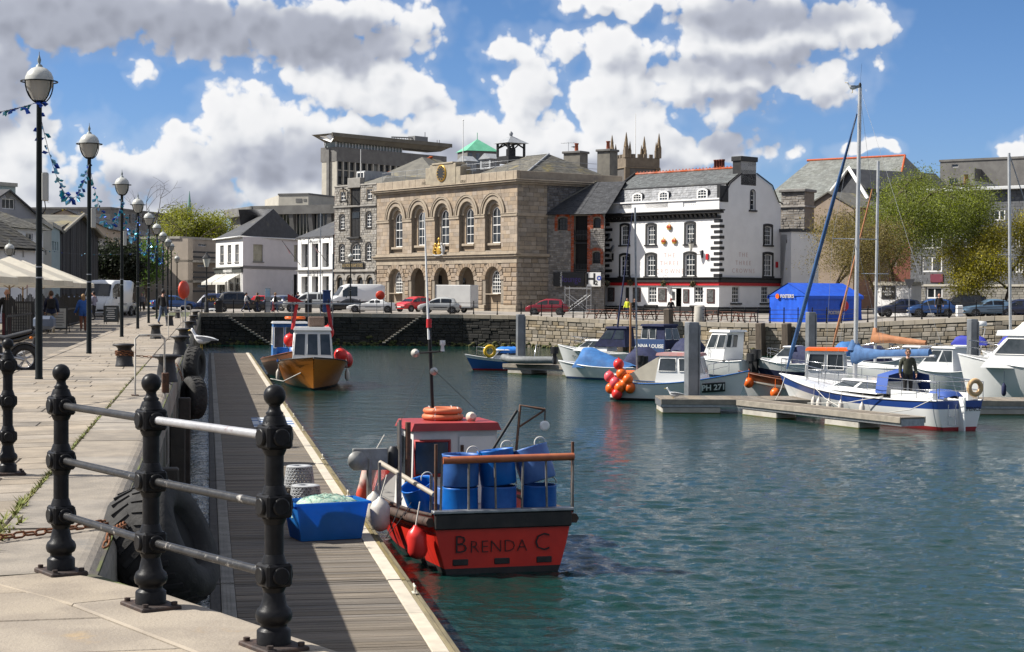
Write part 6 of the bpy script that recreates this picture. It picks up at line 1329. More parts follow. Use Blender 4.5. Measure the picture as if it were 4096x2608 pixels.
# ================================================================ vehicles
car_glass=mat('car_glass',(.012,.014,.016),(.03,.035,.04),1.5,.05,spec=.7);tyre_m=mat('tyre_rubber',(.018,.018,.019),(.028,.027,.026),12,.85,.2,40)
trim_m=mat('car_trim',(.02,.02,.021),rough=.6);alloy=mat('alloy_wheel',(.42,.43,.44),rough=.3,metal=.8);lamp_m=mat('head_lamp',(.7,.7,.68),rough=.1,spec=.8);tail_m=mat('tail_lamp',(.30,.01,.01),rough=.2);plate_y=mat('number_plate',(.62,.48,.06),rough=.5)
def paint(n,c):return mat('paint_'+n,c,rough=.28,coat=.6,spec=.5)
KIND={'hatch':(3.8,1.65,1.43,.92,[(0,.52,.72),(.12,.52,.90),(.35,.5,.95),(.62,.5,1.36),(1.2,.5,1.43),(2.0,.5,1.43),(2.55,.5,1.22),(2.98,.5,.93),(3.5,.5,.82),(3.74,.5,.70),(3.8,.52,.58)]),'suv':(4.45,1.85,1.78,1.08,[(0,.6,.95),(.06,.6,1.08),(.3,.58,1.66),(.9,.58,1.78),(2.4,.58,1.76),(2.9,.58,1.42),(3.2,.58,1.10),(4.1,.58,1.02),(4.38,.58,.9),(4.45,.6,.7)]),'taxi':(4.6,1.78,1.80,1.05,[(0,.5,.85),(.1,.5,1.0),(.35,.5,1.15),(.6,.5,1.68),(1.2,.5,1.8),(2.5,.5,1.78),(2.95,.5,1.45),(3.25,.5,1.08),(4.2,.5,.98),(4.55,.5,.82),(4.6,.5,.6)]),'coupe':(4.4,1.75,1.22,.86,[(0,.42,.80),(.1,.42,.88),(.7,.4,.90),(1.25,.4,1.15),(1.7,.4,1.22),(2.15,.4,1.20),(2.75,.4,.86),(3.6,.4,.74),(4.2,.4,.62),(4.4,.42,.5)]),'saloon':(4.4,1.7,1.42,.93,[(0,.5,.78),(.1,.5,.92),(.7,.5,.97),(1.2,.5,1.34),(1.7,.5,1.42),(2.4,.5,1.41),(2.9,.5,1.12),(3.2,.5,.93),(4.0,.5,.82),(4.35,.5,.7),(4.4,.5,.55)]),'van':(5.4,2.0,2.55,1.25,[(0,.5,2.3),(.05,.5,2.45),(.4,.5,2.55),(3.6,.5,2.55),(4.1,.5,2.35),(4.75,.5,1.35),(5.2,.5,1.1),(5.35,.5,.85),(5.4,.5,.6)])}
_WM={}
def wheel(parent,x,y,r,w,s):
 k=(round(r,2),w)
 if k not in _WM:
  a=MB();T=Matrix.Rotation(R(90),4,'X');a.lathe([(r*.62,-w/2),(r*.9,-w/2),(r,-w*.32),(r,w*.32),(r*.9,w/2),(r*.62,w/2)],20,0,T,cap=False);b=MB();b.lathe([(.0001,w*.30),(r*.2,w*.34),(r*.5,w*.26),(r*.63,w*.44),(r*.63,-w*.44),(.0001,-w*.3)],16,0,T)
  for i in range(5):an=2*PI*i/5;b.tube([(r*.12*math.cos(an),w*.40,r*.12*math.sin(an)),(r*.58*math.cos(an),w*.42,r*.58*math.sin(an))],r*.06,4)
  _WM[k]=(a.mesh('tyre',tyre_m),b.mesh('rim',alloy))
 o=put('wheel',_WM[k][0],parent,Matrix.Translation((x,y,r))@Matrix.Rotation(0 if s>0 else PI,4,'Z'));put('rim',_WM[k][1],o);return o
def car(label,kind,M,pm,name='parked_car',cat='car',group='cars parked along the far quay',roof_bars=False):
 L,W,H,belt,stn=KIND[kind];t=thing(name,label,cat,M=M@Matrix.Translation((-L/2,0,0)),group=group);rings=[];hw=W/2;cab=[s for s in stn if s[2]>belt+.1]
 for x,zl,zt in stn:
  e=min(1,.80+.9*min(x,L-x)/L*2.2);w=hw*min(1,e);zb=min(zt,belt);tw=w*.97 if zt<=belt+.1 else lerp(w*.97,hw*(.92 if kind=='van' else .76),(zt-belt)/(H-belt))
  half=[(w*.86,zl-.22),(w*.99,zl-.1),(w,lerp(zl,zb,.45)),(w*.985,zb-.04),(lerp(w*.97,tw,.12),zb),(tw,zt-.05 if zt>belt+.1 else zt-.01),(tw*.82,zt),(0,zt+.02)]
  rings.append([(x,y,z)for y,z in half]+[(x,-y,z)for y,z in half[-2::-1]])
 b=MB();b.loft(rings,0,True,True,True,True);body=b.build('body',pm,t)
 if len(cab)>=2:
  xs=[s[0]for s in cab];i0=stn.index(cab[0]);i1=stn.index(cab[-1])
  def pt(i,k,off=0):
   r=rings[i];p=Vector(r[4]).lerp(Vector(r[5]),k);return p+Vector((0,.012,.004))
  def edge(x,k):
   for i in range(len(stn)-1):
    if stn[i][0]<=x<=stn[i+1][0]:
     f_=(x-stn[i][0])/max(1e-6,stn[i+1][0]-stn[i][0]);return pt(i,k).lerp(pt(i+1,k),f_)
  xa,xb=xs[0]+(.12 if kind!='van' else 2.75),xs[-1]-.02;n=1 if kind=='van' else(3 if kind=='suv' else 2)
  for s in(1,-1):
   for j in range(n):
    q=MB();u0=lerp(xa,xb+.25,j/n)+.05;u1=lerp(xa,xb+.25,(j+1)/n)-.05;m_=[(lerp(u0,u1,i/3))for i in range(4)];lo=[edge(x,.10)for x in m_];hi=[edge(x-(.0),.86)for x in m_]
    lo=[p for p in lo if p];hi=[p for p in hi if p]
    if len(lo)==len(hi)and len(lo)>1:q.loft([[(p.x,p.y*s,p.z)for p in lo],[(p.x,p.y*s,p.z)for p in hi]],0,False,False);q.build('side_window',car_glass,t)
  for(ia,ib,nm)in((i1,min(i1+1,len(stn)-1),'windscreen'),(max(0,i0-1),i0,'rear_window')):
   if kind=='van' and nm=='rear_window':continue
   a,c=rings[ia],rings[ib];lo,hi=(c,a)if nm=='windscreen' else(a,c);sg=.02 if nm=='windscreen' else-.02;q=MB();R0=[Vector(lo[k]).lerp(Vector(hi[k]),.08)for k in(5,6,7,8,9)];R1=[Vector(lo[k]).lerp(Vector(hi[k]),.93)for k in(5,6,7,8,9)]
   q.loft([[(p.x+sg,p.y*.93,p.z+.012)for p in R0],[(p.x+sg,p.y*.90,p.z+.012)for p in R1]],0,False,False);q.build(nm,car_glass,t)
 r=.36 if kind in('suv','van')else .30;fx,rx=L-.78,.72
 for x in(fx,rx):
  for s in(1,-1):
   q=MB();q.lathe([(r+.05,-.02),(r+.05,.02)],18,0,Matrix.Translation((x,s*(hw-.005),r+.01))@Matrix.Rotation(R(90),4,'X'));q.build('wheel_arch',trim_m,t);wheel(t,x,s*(hw-.07),r,.2,s)
 zf=stn[-2][2]-.05
 for s in(1,-1):
  q=MB();q.ball((L-.12,s*hw*.66,zf-.06),.13,8,0,(.55,1.2,.7));q.build('headlight',lamp_m,t);q=MB();q.cbox(-.015,.06,s*hw*.72-.12,s*hw*.72+.12,stn[0][2]-.18,stn[0][2]+.02,.02);q.build('tail_light',tail_m,t);q=MB();q.ball((fx-.68,s*(hw+.08),belt+.06),.09,6,0,(.6,1,.8));q.build('wing_mirror',trim_m,t)
 MB().cbox(L-.06,L+.03,-hw*.8,hw*.8,.36,.52,.03).build('bumper',trim_m,t);MB().cbox(-.03,.06,-hw*.8,hw*.8,.40,.56,.03).build('bumper',trim_m,t);q=MB();q.cbox(-.045,-.025,-.26,.26,.60,.71,.005);q.build('rear_plate',plate_y,t);q=MB();q.cbox(L+.03,L+.045,-.26,.26,.42,.52,.005);q.build('front_plate',white_p,t)
 q=MB();[q.box(L*.3,L*.62,s*hw-.005,s*hw+.012,belt-.38,belt-.34)for s in(1,-1)];q.build('side_strip',trim_m,t)
 return t
def cm(px,d,yaw,z=None):
 p=P(px,1177,d);zz=z if z is not None else ground_z(p.x,p.y);return Matrix.Translation((p.x,p.y,zz))@Matrix.Rotation(R(yaw),4,'Z')
def ground_z(x,y):
 for p,q in zip(CP,CP[1:]):
  if p.x<=x<=q.x or q is CP[-1]:
   f_=(x-p.x)/(q.x-p.x);k=y-lerp(p.y,q.y,f_);z=lerp(p.z,q.z,f_);return lerp(z-.012,z*.35-.02,min(1,max(0,(k-.5)/12.5)))if k<13 else lerp(z*.35-.02,.02,min(1,(k-13)/13))
 return-.08
silver=paint('silver',(.42,.43,.42));blk=paint('black',(.012,.012,.013));wht=paint('white',(.74,.74,.72));rd_=paint('red',(.52,.015,.02));mar=paint('maroon',(.22,.01,.02));blu=paint('blue',(.03,.10,.30));nav=paint('navy',(.015,.025,.07));gry=paint('grey',(.22,.25,.27));tl=paint('steel_blue',(.10,.17,.25))
for a in(('silver hatchback half hidden behind the black taxi','hatch',cm(845,160,200),silver),('black taxi cab on the far quay with pedestrians beside it','taxi',cm(962,156,12),blk),('orange-red car glimpsed behind the parking sign','saloon',cm(1052,168,20),rd_),('dark blue car parked behind the black taxi','hatch',cm(1108,163,150),nav),('teal-grey hatchback deep in the row by the corner shop','hatch',cm(1136,170,30),gry),('silver off-road car beside the blue totem','suv',cm(1231,156,184),silver),('low black sports car left of the white coupe','coupe',cm(1385,160,182),blk),('low white coupe under the red lifebuoy cabinet','coupe',cm(1487,154.5,180),wht),('small bright red car in front of the custom house arches','hatch',cm(1658,162,225),rd_),('silver hatchback beside the white box trailer','hatch',cm(1758,153.5,178),silver),('dark red hatchback in front of the stone store','hatch',cm(2190,153,172),mar),('dark car under the tall harbour tree','saloon',cm(3610,140,184),nav),('bright blue hatchback right of the tree trunk','hatch',cm(3725,139,178),blu),('black estate car behind the white bollard','suv',cm(3838,139.5,180),blk),('grey-blue saloon in front of the flats','saloon',cm(3962,137,182),tl),('dark hatchback at the right edge of the picture','hatch',cm(4075,137,180),nav),('grey car behind the parked row near the yellow-green tree','hatch',cm(4020,148,182),gry)):car(*a)
for a in(('dark blue car beside the cafe fence','saloon',cm(300,112,100,-.085),nav,'parked_car','car','cars in the side street'),('silver car with red tail lights in the side street','hatch',cm(482,128,85,-.085),gry,'parked_car','car','cars in the side street'),('blue saloon by the buff flats','saloon',cm(690,168,30,-.08),blu,'parked_car','car','cars in the side street')):car(*a)
car('white high-roof van parked in front of the stone warehouse','van',cm(1424,168,200),wht,'delivery_van','van','vans');v=car('navy delivery van with gold lettering by the corner shop','van',cm(872,178,185),nav,'delivery_van','van','vans')
v.matrix_basis=v.matrix_basis@Matrix.Diagonal((1,1,.78,1));lettering('HARBOUR',.62,gold,v,Matrix.Translation((2.3,1.012,1.75))@Matrix.Rotation(PI,4,'Z'))
car('white van with its nose towards the cafe in the side street','van',cm(432,122,262,-.085),wht,'delivery_van','van','vans')
T=thing('box_trailer','plain white box trailer behind the silver hatchback','trailer',M=cm(1828,158.5,-20));q=MB();q.cbox(-1.75,1.75,-.95,.95,.55,2.55,.04);q.build('box',mat('trailer_white',(.70,.69,.66),(.64,.63,.60),1,.5),T);q=MB();[q.cbox(x-.03,x+.03,-.97,-.95,.55,2.55,.01)for x in(-1.72,1.72)];q.box(-1.75,1.75,-.97,.97,.45,.56);q.build('frame',galv,T);[wheel(T,x,s*.85,.30,.2,s)for x in(-.35,.35)for s in(-1,1)];q=MB();q.tube([(-1.7,0,.5),(-2.8,0,.5),(-2.8,0,0)],.04,5);q.build('tow_bar',galv,T)
# ================================================================ things on the near quay
rail_m=mat('chipped_rail',(.016,.016,.017),(.03,.03,.031),10,.38,.15,40,c3=(.46,.43,.39),s3=13,t3=.60)
rail_w=mat('worn_bare_rail',(.42,.42,.43),(.33,.33,.34),7,.42,.15,40,c3=(.16,.03,.02),s3=6,t3=.60,metal=.3)
plate_m=mat('rusty_plate',(.06,.035,.025),(.03,.022,.02),8,.7,.3,40)
def post_mesh():
 b=MB();b.lathe([(.080,.02),(.080,.085),(.074,.092),(.062,.10),(.062,.118),(.080,.13),(.086,.15),(.086,.165),(.078,.185),(.062,.20),(.054,.24),(.046,.27)],20);
 for z in(.345,.665,.985):
  b.cbox(-.066,.066,-.066,.066,z-.055,z+.055,.012)
  for a in range(4):b.lathe([(.042,.064),(.042,.076),(.036,.080)],14,0,Matrix.Rotation(a*PI/2,4,'Z')@Matrix.Translation((0,0,z))@Matrix.Rotation(R(90),4,'X'))
  b.lathe([(.046,z-.085),(.058,z-.057)],16);b.lathe([(.060,z+.055),(.050,z+.085),(.046,z+.095)],16)
 b.lathe([(.045,.28),(.043,1.0)],18,cap=False);b.lathe([(.062,1.04),(.044,1.075),(.038,1.085),(.042,1.095),(.030,1.105),(.026,1.125),(.03,1.135)],18);b.ball((0,0,1.175),.052,18)
 return b.mesh('post',black_iron)
POST=post_mesh()
bp_=MB();bp_.cbox(-.15,.15,-.11,.11,-.005,.024,.006);[bp_.lathe([(.016,.02),(.016,.042)],6,0,Matrix.Translation((x,y,0)))for x in(-.12,.12)for y in(-.08,.08)];PLATE=bp_.mesh('base_plate',plate_m)
def railing(label,pts,white=None):
 d=pts[1]-pts[0];ang=math.atan2(d.y,d.x);t=thing('quay_railing',label,'railing',pts[0]);n=0
 for p in pts:o=put('post',POST,t,Matrix.Translation(p-pts[0])@Matrix.Rotation(ang,4,'Z'));put('base_plate',PLATE,o)
 for i,(p,q)in enumerate(zip(pts,pts[1:])):
  u=(q-p).normalized()
  for k,z in enumerate((.345,.665,.985)):
   m=MB();a,b=p-pts[0]+u*.06,q-pts[0]-u*.06;m.tube([a+Vector((0,0,z)),b+Vector((0,0,z))],.0215,12);m.build('rail',rail_w if(i,k)==white else rail_m,t)
P0,P1,P2,P3=G(31,1898),G(244,2293),G(603,2430),G(1095,2594)
railing('black iron corner railing with ball finials in the foreground',[P1,P2,P3],(1,2));railing('black iron railing cut off by the left edge of the picture',[P0+Vector((-2.6,-1.0,0)),P0+Vector((-1.3,-.5,0)),P0])
# ---------------------------------------------------------------- lamps
dome_m=mat('lamp_dome',(.50,.50,.46),(.42,.42,.39),5,.35);bowl_m=sheer_mat('lamp_bowl',(.62,.60,.55),.45,.25);lamp_post_m=mat('lamp_post_paint',(.006,.008,.008),(.010,.013,.012),3,.4,spec=.2)
def lamp_parts(t,h=6.2,box=False,full=True):
 b=MB();g=h-.98;b.lathe([(.075,0),(.075,.03),(.068,.04),(.066,1.7),(.062,1.75),(.060,1.8),(.05,g)],12);b.build('post',lamp_post_m,t)
 for z in(1.9,2.1):q=MB();q.lathe([(.064,z),(.064,z+.025)],12);q.build('band',galv,t)
 c=g+.36;q=MB();q.lathe([(.11,c-.36),(.17,c-.24),(.235,c-.1),(.262,c)],20,0,None,True);q.build('bowl',bowl_m,t);q=MB();q.lathe([(.264,c+.002),(.258,c+.08),(.22,c+.17),(.14,c+.245),(.06,c+.275)],20);q.build('dome',dome_m,t)
 q=MB();q.lathe([(.07,c+.265),(.055,c+.31),(.02,c+.33),(.028,c+.36),(.036,c+.41),(.02,c+.46),(.008,c+.50),(.006,c+.56)],10);q.build('finial',mat('finial_grey',(.22,.25,.25),rough=.5),t)
 q=MB();q.torus((0,0,c),.335,.014,28,6);q.build('ring',lamp_post_m,t);q=MB();q.lathe([(.05,g-.02),(.07,g+.02),(.12,g+.0)],12)
 for k in range(4):a=PI/4+k*PI/2;q.tube([((.05+.28*math.sin(u))*math.cos(a),(.05+.28*math.sin(u))*math.sin(a),c-.38*math.cos(u)*1.02)for u in[i*PI/2/6 for i in range(7)]],.013,5)
 q.build('cradle',lamp_post_m,t)
 if box:q=MB();q.cbox(.05,.17,-.08,.08,3.35,3.88,.015);q.build('junction_box',mat('box_grey',(.42,.42,.39),rough=.5),t);q=MB();q.tube([(.1,0,3.36),(.12,0,3.2),(.06,0,3.1)],.01,4);q.build('cable',black_p,t)
LAMPS=[]
for i,d in enumerate((32.4,46,63.4,77.8,92,106.4,121,135.5,148)):
 k=3.13;s=(d-QR.y*-k)/QD.y;p=Q(s,-k);LAMPS.append(p)
 t=thing('street_lamp',('tall globe street lamp nearest the camera, at the left edge','second globe street lamp along the quay','third globe street lamp along the quay','fourth globe street lamp along the quay','fifth globe street lamp along the quay','sixth globe street lamp along the quay','seventh globe street lamp along the quay','eighth globe street lamp along the quay','ninth globe street lamp, last in the row along the quay')[i],'street lamp',p,QANG,'globe lamps along the quay');lamp_parts(t,6.2,i<3)
for px,d,h,lb in((1402,158,5.6,'globe street lamp in front of the white van'),(708,172,5.6,'globe street lamp by the buff flats'),(38,95,4.6,'small globe lamp behind the cafe parasols')):
 t=thing('street_lamp',lb,'street lamp',gp(px,d),0,'globe lamps beyond the quay');lamp_parts(t,h)
foil=[mat('foil_'+n,c,rough=.25,metal=.5)for n,c in(('blue',(.02,.07,.34)),('teal',(.03,.25,.33)),('pale',(.20,.42,.55)))];string_m=mat('string',(.12,.12,.14),rough=.8)
def bunting(label,a,b,sag,n,size):
 t=thing('bunting',label,'bunting',a,group='blue bunting strung between the lamps');v=b-a;f_=lambda u:v*u-Vector((0,0,4*sag*u*(1-u)));q=MB();q.tube([f_(i/14)for i in range(15)],.006,4,cap=False);q.build('string',string_m,t)
 for i in range(n):
  u=(i+U(.1,.9))/n;c=f_(u);d=v.normalized();q=MB();w=Vector((U(-1,1),U(-1,1),U(-1,.2))).normalized();s=size*U(.6,1.3);side=w.cross(d).normalized();tip=c+w*s;q.add([c-d*s*.4,c+d*s*.4,tip,c+side*s*.25+w*s*.5,c-side*s*.3+w*s*.7],[(0,1,2),(0,3,2),(1,4,2)]);q.build('pennant',foil[random.randrange(3)],t)
top=Vector((0,0,5.05))
bunting('blue bunting running off the left edge from the nearest lamp',LAMPS[0]+Vector((-2.4,-7,5.0)),LAMPS[0]+top+Vector((0,0,.15)),.5,60,.17)
for i,(n,lb)in enumerate(((44,'blue bunting between the first and second lamps'),(40,'blue bunting between the second and third lamps'),(34,'blue bunting between the third and fourth lamps'),(30,'blue bunting between the fourth and fifth lamps'),(26,'blue bunting between the fifth and sixth lamps'),(22,'blue bunting between the sixth and seventh lamps'))):bunting(lb,LAMPS[i]+top,LAMPS[i+1]+top,1.25 if i<3 else 1.5,n+14,.17)
bunting('thin line of small pennants crossing the side street',P(170,1000,118),P(615,1002,150),.35,16,.16)
# ---------------------------------------------------------------- bollards, hoops, chains, tyres
bol_m=mat('bollard_iron',(.022,.02,.02),(.013,.012,.012),7,.5,.3,25,c3=(.10,.05,.03),s3=5,t3=.68)
bb=MB();bb.lathe([(.20,0),(.20,.04),(.185,.06),(.175,.2),(.15,.34),(.15,.40),(.19,.445),(.255,.46),(.265,.475),(.255,.495),(.12,.51),(.001,.512)],24);BOL=bb.mesh('mooring_bollard',bol_m)
for i,(px,py)in enumerate(((498,1466),(623,1355),(679,1303),(712,1273),(667,1528),(721,1420),(735,1376),(758,1335),(772,1302),(781,1278))):
 lb=('black mushroom bollard wound with rusty chain, nearest the second lamp','black mushroom bollard with chain beyond the chained one','black mushroom bollard behind the walking man','farthest black mushroom bollard of the inner row')[i]if i<4 else('first','second','third','fourth','fifth','sixth')[i-4]+' black mushroom bollard along the very edge of the quay'
 put('mooring_bollard',BOL,None,Matrix.Translation(G(px,py))@Matrix.Rotation(U(0,6),4,'Z'),lb,'bollard','mooring bollards along the quay')
def link_mesh(s):
 q=MB();q.tube([(s*.9*math.cos(a)+(s*.6 if math.cos(a)>0 else-s*.6)*.9,s*.6*math.sin(a),0)for a in[2*PI*i/10 for i in range(11)]],s*.24,5,cap=False);return q.mesh('link',rust_chain)
LK=link_mesh(.034)
def chain(label,pts,loose=0):
 t=thing('chain',label,'chain',pts[0]);pl=[Vector(p)-Vector(pts[0])for p in pts];L=[0]
 for a,b in zip(pl,pl[1:]):L.append(L[-1]+(b-a).length)
 s=0;k=0
 while s<L[-1]and k<200:
  for i in range(len(pl)-1):
   if L[i]<=s<=L[i+1]:u=(s-L[i])/(L[i+1]-L[i]);c=pl[i].lerp(pl[i+1],u);d=pl[i+1]-pl[i];break
  put('link',LK,t,Matrix.Translation(c)@d.to_track_quat('X','Z').to_matrix().to_4x4()@Matrix.Rotation(R(90)*(k%2)+.3,4,'X'));s+=.088;k+=1
a=G(498,1466);b=G(667,1528);e=G(790,1470)
chain('rusty chain stretched from the chained bollard to the quay edge',[a+Vector((.15,-.1,.25)),a+Vector((1.0,-.25,.20)),Q(st(a)[0]-.6,-.66,.05),Q(st(a)[0]-.65,-.55,-.25)])
chain('rusty chain wound round the mushroom bollard',[a+Vector((.19*math.cos(u),.19*math.sin(u),.24+u*.006))for u in[i*.5 for i in range(38)]])
c0=G(0,2160);c1=G(560,2080);chain('orange rusty chain lying across the near coping to the big tyre',[G(-60,2175)+Vector((0,0,.03)),G(150,2148)+Vector((0,0,.03)),G(330,2122)+Vector((0,0,.03)),G(470,2096)+Vector((0,0,.03)),G(520,2088)+Vector((0,0,-.0)),P(440,2130,11.2),P(420,2190,11.0)])
hoop_m=mat('rusty_white_paint',(.48,.46,.42),(.36,.33,.29),9,.7,.2,40,c3=(.20,.08,.035),s3=6,t3=.56)
for i,(px,py,w)in enumerate(((600,1582,.46),(703,1358,.5),(742,1300,.5))):
 p=G(px,py);t=thing('ladder_hoop',('rusty white ladder hoop nearest the camera on the quay edge','second rusty ladder hoop along the quay edge','third rusty ladder hoop along the quay edge')[i],'handrail',p,QANG+R(6),'ladder hoops on the quay edge')
 for dy in(0,.10):q=MB();h=.97-dy*.2;q.tube([(-w/2,dy,0),(-w/2,dy,h-.06),(-w/2+.06,dy,h),(w/2-.06,dy,h),(w/2,dy,h-.06),(w/2,dy,-.1)],.013,6);q.build('hoop',hoop_m,t)
 q=MB();q.cbox(-w/2-.06,-w/2+.06,-.05,.15,0,.012,.004);q.cbox(w/2-.04,w/2+.07,-.03,.12,.04,.36,.01);q.build('foot_plate',rust_iron,t)
ty_m=mat('old_tyre',(.024,.023,.022),(.04,.038,.035),6,.85,.4,30,c3=(.07,.066,.055),s3=3,t3=.66)
def tyre_fender(label,c,Rr,w,rx,ry,rz):
 t=thing('tyre_fender',label,'tyre',M=Matrix.Translation(c)@Euler((R(rx),R(ry),R(rz))).to_matrix().to_4x4(),group='tyre fenders along the quay wall');q=MB();q.lathe([(Rr*.50,-w*.42),(Rr*.62,-w*.5),(Rr*.86,-w*.5),(Rr*.97,-w*.40),(Rr,-w*.2),(Rr,w*.2),(Rr*.97,w*.40),(Rr*.86,w*.5),(Rr*.62,w*.5),(Rr*.50,w*.42),(Rr*.5,-w*.42)],36,cap=False);q.build('tyre',ty_m,t)
 for s in(-1,1):
  q=MB()
  for k in range(28):an=2*PI*k/28;q.box(-.018,.018,-.01,.01,s*w*.18-w*.14,s*w*.18+w*.14,0,Matrix.Rotation(an,4,'Z')@Matrix.Translation((Rr*1.0,0,0))@Matrix.Rotation(R(90),4,'Z')@Matrix.Rotation(s*.4,4,'Y'))
  q.build('tread',ty_m,t)
 if Rr>.35:q=MB();q.lathe([(Rr*.5,-w*.3),(Rr*.5,w*.3)],20);q.build('core',dark_in,t)
qz=math.degrees(QANG)
tyre_fender('huge old tyre fender hanging by the corner railing',P(650,2185,12.4),.46,.50,62,28,qz+60)
for i,(px,py,r_,zz)in enumerate(((775,1590,.44,20),(778,1462,.46,-15))):tyre_fender(('tyre fender on the quay wall just below the ladder hoop','tyre fender with the gull standing on it')[i],P(px,py,(36,41)[i]),r_,.34,90,0,qz+90+zz)
for i,s in enumerate((44,52,63,75)):tyre_fender('dark tyre fender far along the quay wall, %s of four'%('nearest','second','third','farthest')[i],Q(s,-.40,-.9-.3*(i%2)),.4,.3,90,0,qz+90+U(-15,15))
for i,s in enumerate((16.5,21,27,35)):q=MB();q.cbox(-.12,.12,-.12,.12,-4,-.35-.1*(i%2),.02);q.build('timber_fender',mat('wet_timber',(.05,.042,.034),(.03,.026,.022),3,.8,.5,15),None,Matrix.Translation(Q(s,-.46))@Matrix.Rotation(QANG,4,'Z'),'dark upright timber fender against the quay wall, %s of four'%('nearest','second','third','farthest')[i],'fender','timber fenders on the quay wall')
def gull(label,M,sit=False):
 t=thing('seagull',label,'gull',M=M,group='gulls');w=mat('gull_white',(.72,.72,.71),rough=.7);g=mat('gull_grey',(.36,.38,.41),rough=.7);yl=mat('gull_bill',(.55,.36,.04),rough=.5);z=.10 if sit else .20
 q=MB();q.loft([[(x,r_*math.cos(a),z+dz+r_*.95*math.sin(a))for a in[2*PI*i/10 for i in range(10)]]for x,r_,dz in((-.24,.008,.03),(-.16,.05,.01),(-.05,.085,0),(.06,.082,.01),(.12,.055,.06),(.15,.042,.12),(.175,.045,.165),(.20,.04,.19),(.225,.012,.185))],0,True,True,True,True);q.build('body',w,t)
 for s in(-1,1):q=MB();q.loft([[(x,s*(y+.02*c),z+dz+h*c)for c in(-1,-.3,.4,1)]for x,y,dz,h in((.08,.07,.02,.05),(-.06,.09,.02,.055),(-.2,.05,.02,.03),(-.34,.01,.0,.008))],0,True,False);q.build('wing',g,t);q=MB();q.ball((.205,s*.035,z+.20),.007,5);q.build('eye',black_p,t);q=MB();q.tube([(.0,s*.03,z-.05),(.0,s*.03,.005),(.05,s*.03,.004)],.006,5);q.build('leg',yl,t)
 q=MB();q.tube([(.22,0,z+.187),(.27,0,z+.178),(.283,0,z+.165)],[.013,.009,.004],6);q.build('bill',yl,t)
gull('white gull standing on a tyre at the quay edge',Matrix.Translation(P(806,1402,41))@Matrix.Rotation(R(165),4,'Z')@Matrix.Scale(1.25,4));gull('gull resting on the pontoon in front of the registered boat',Matrix.Translation(G(2695,1592,-2.33))@Matrix.Rotation(R(170),4,'Z')@Matrix.Scale(1.3,4),True);gull('gull perched on the chimney pot behind the custom house',Matrix.Translation(P(2298,597,188.7))@Matrix.Scale(1.2,4));gull('gull perched on the mast top of the white yacht',Matrix.Translation(P(3410,372,64.2))@Matrix.Rotation(R(180),4,'Z')@Matrix.Scale(1.0,4))
# ---------------------------------------------------------------- on the pontoon: net bin and lobster pots
tub=sheer_mat('blue_tub',(.03,.27,.72),.6,.4)
s0,t0=st(G(1225,2168,PZ));T=thing('net_bin','blue plastic fish bin full of pale green net on the pontoon','bin',M=QM@Matrix.Translation((t0+.34,s0+.42,PZ+.012))@Matrix.Rotation(R(14),4,'Z')@Matrix.Diagonal((1.02,1.02,1.16,1)));q=MB();o=lambda k,z:[(x*k,y*k,z)for x,y in((-.60,-.38),(.60,-.38),(.60,.38),(-.60,.38))]
q.loft([o(.84,0),o(1.0,.50)],0,False,True,True);q.loft([o(1.0,.50),o(1.07,.50),o(1.07,.535),o(.985,.535),o(.83,.03)],0,False,True,False,True);q.build('tub',tub,T);q=MB();net_m=mat('pale_green_net',(.30,.48,.38),(.50,.58,.45),22,.8,.8,60,c3=(.05,.30,.33),s3=6,t3=.6)
q.loft([[(.52*k*math.cos(a)*1.05,.33*k*math.sin(a),z+.02*math.sin(a*3+k*9))for a in[2*PI*i/20 for i in range(20)]]for k,z in((1.05,.30),(1.02,.47),(.8,.54),(.45,.585),(.05,.60))],0,True);q.build('net',net_m,T);q=MB()
for i in range(60):a=U(0,6.28);r_=U(.2,1.0);c=Vector((.5*r_*math.cos(a),.31*r_*math.sin(a),.60-.10*r_*r_));d=Vector((U(-1,1),U(-1,1),0))*.12;q.tube([c-d,c+Vector((0,0,U(.0,.04))),c+d+Vector((0,U(-.05,.05),0))],.0035,4,cap=False)
q.build('loose_twine',mat('net_twine',(.10,.38,.36),(.4,.5,.4),9,.7),T)
pot_m=mat('pot_plastic',(.40,.41,.42),(.30,.31,.32),8,.6,.2,30)
def lobster_pot(label,M,r0,r1,h,rows=6,n=22):
 t=thing('lobster_pot',label,'lobster pot',M=M,group='lobster pots on the pontoon');q=MB();wr=.012
 for j in range(rows+1):z=h*j/rows;rr=lerp(r0,r1,j/rows);q.torus((0,0,z),rr,.012,n*2,5,sq=1.3 if j in(0,rows)else .9)
 for j in range(rows):
  for i in range(n):
   a0=2*PI*(i+.5*(j%2))/n;z0,z1=h*j/rows,h*(j+1)/rows;ra,rb=lerp(r0,r1,j/rows),lerp(r0,r1,(j+1)/rows)
   for sg in(-1,1):a1=a0+sg*PI/n;q.tube([(ra*math.cos(a0),ra*math.sin(a0),z0),(lerp(ra,rb,.5)*math.cos(lerp(a0,a1,.35)),lerp(ra,rb,.5)*math.sin(lerp(a0,a1,.35)),lerp(z0,z1,.5)),(rb*math.cos(a1),rb*math.sin(a1),z1)],.012,4,cap=False)
 q.build('mesh_wall',pot_m,t,kind='stuff');q=MB();q.lathe([(r1,h),(r1*.95,h+.02),(r1*.42,h+.02),(r1*.40,h-.10)],24,cap=False);q.build('top_rim',pot_m,t);q=MB();q.torus((0,0,.01),r0*1.02,.02,24,6);q.build('base_rope',mat('pot_rope',(.05,.045,.04),rough=.9),t)
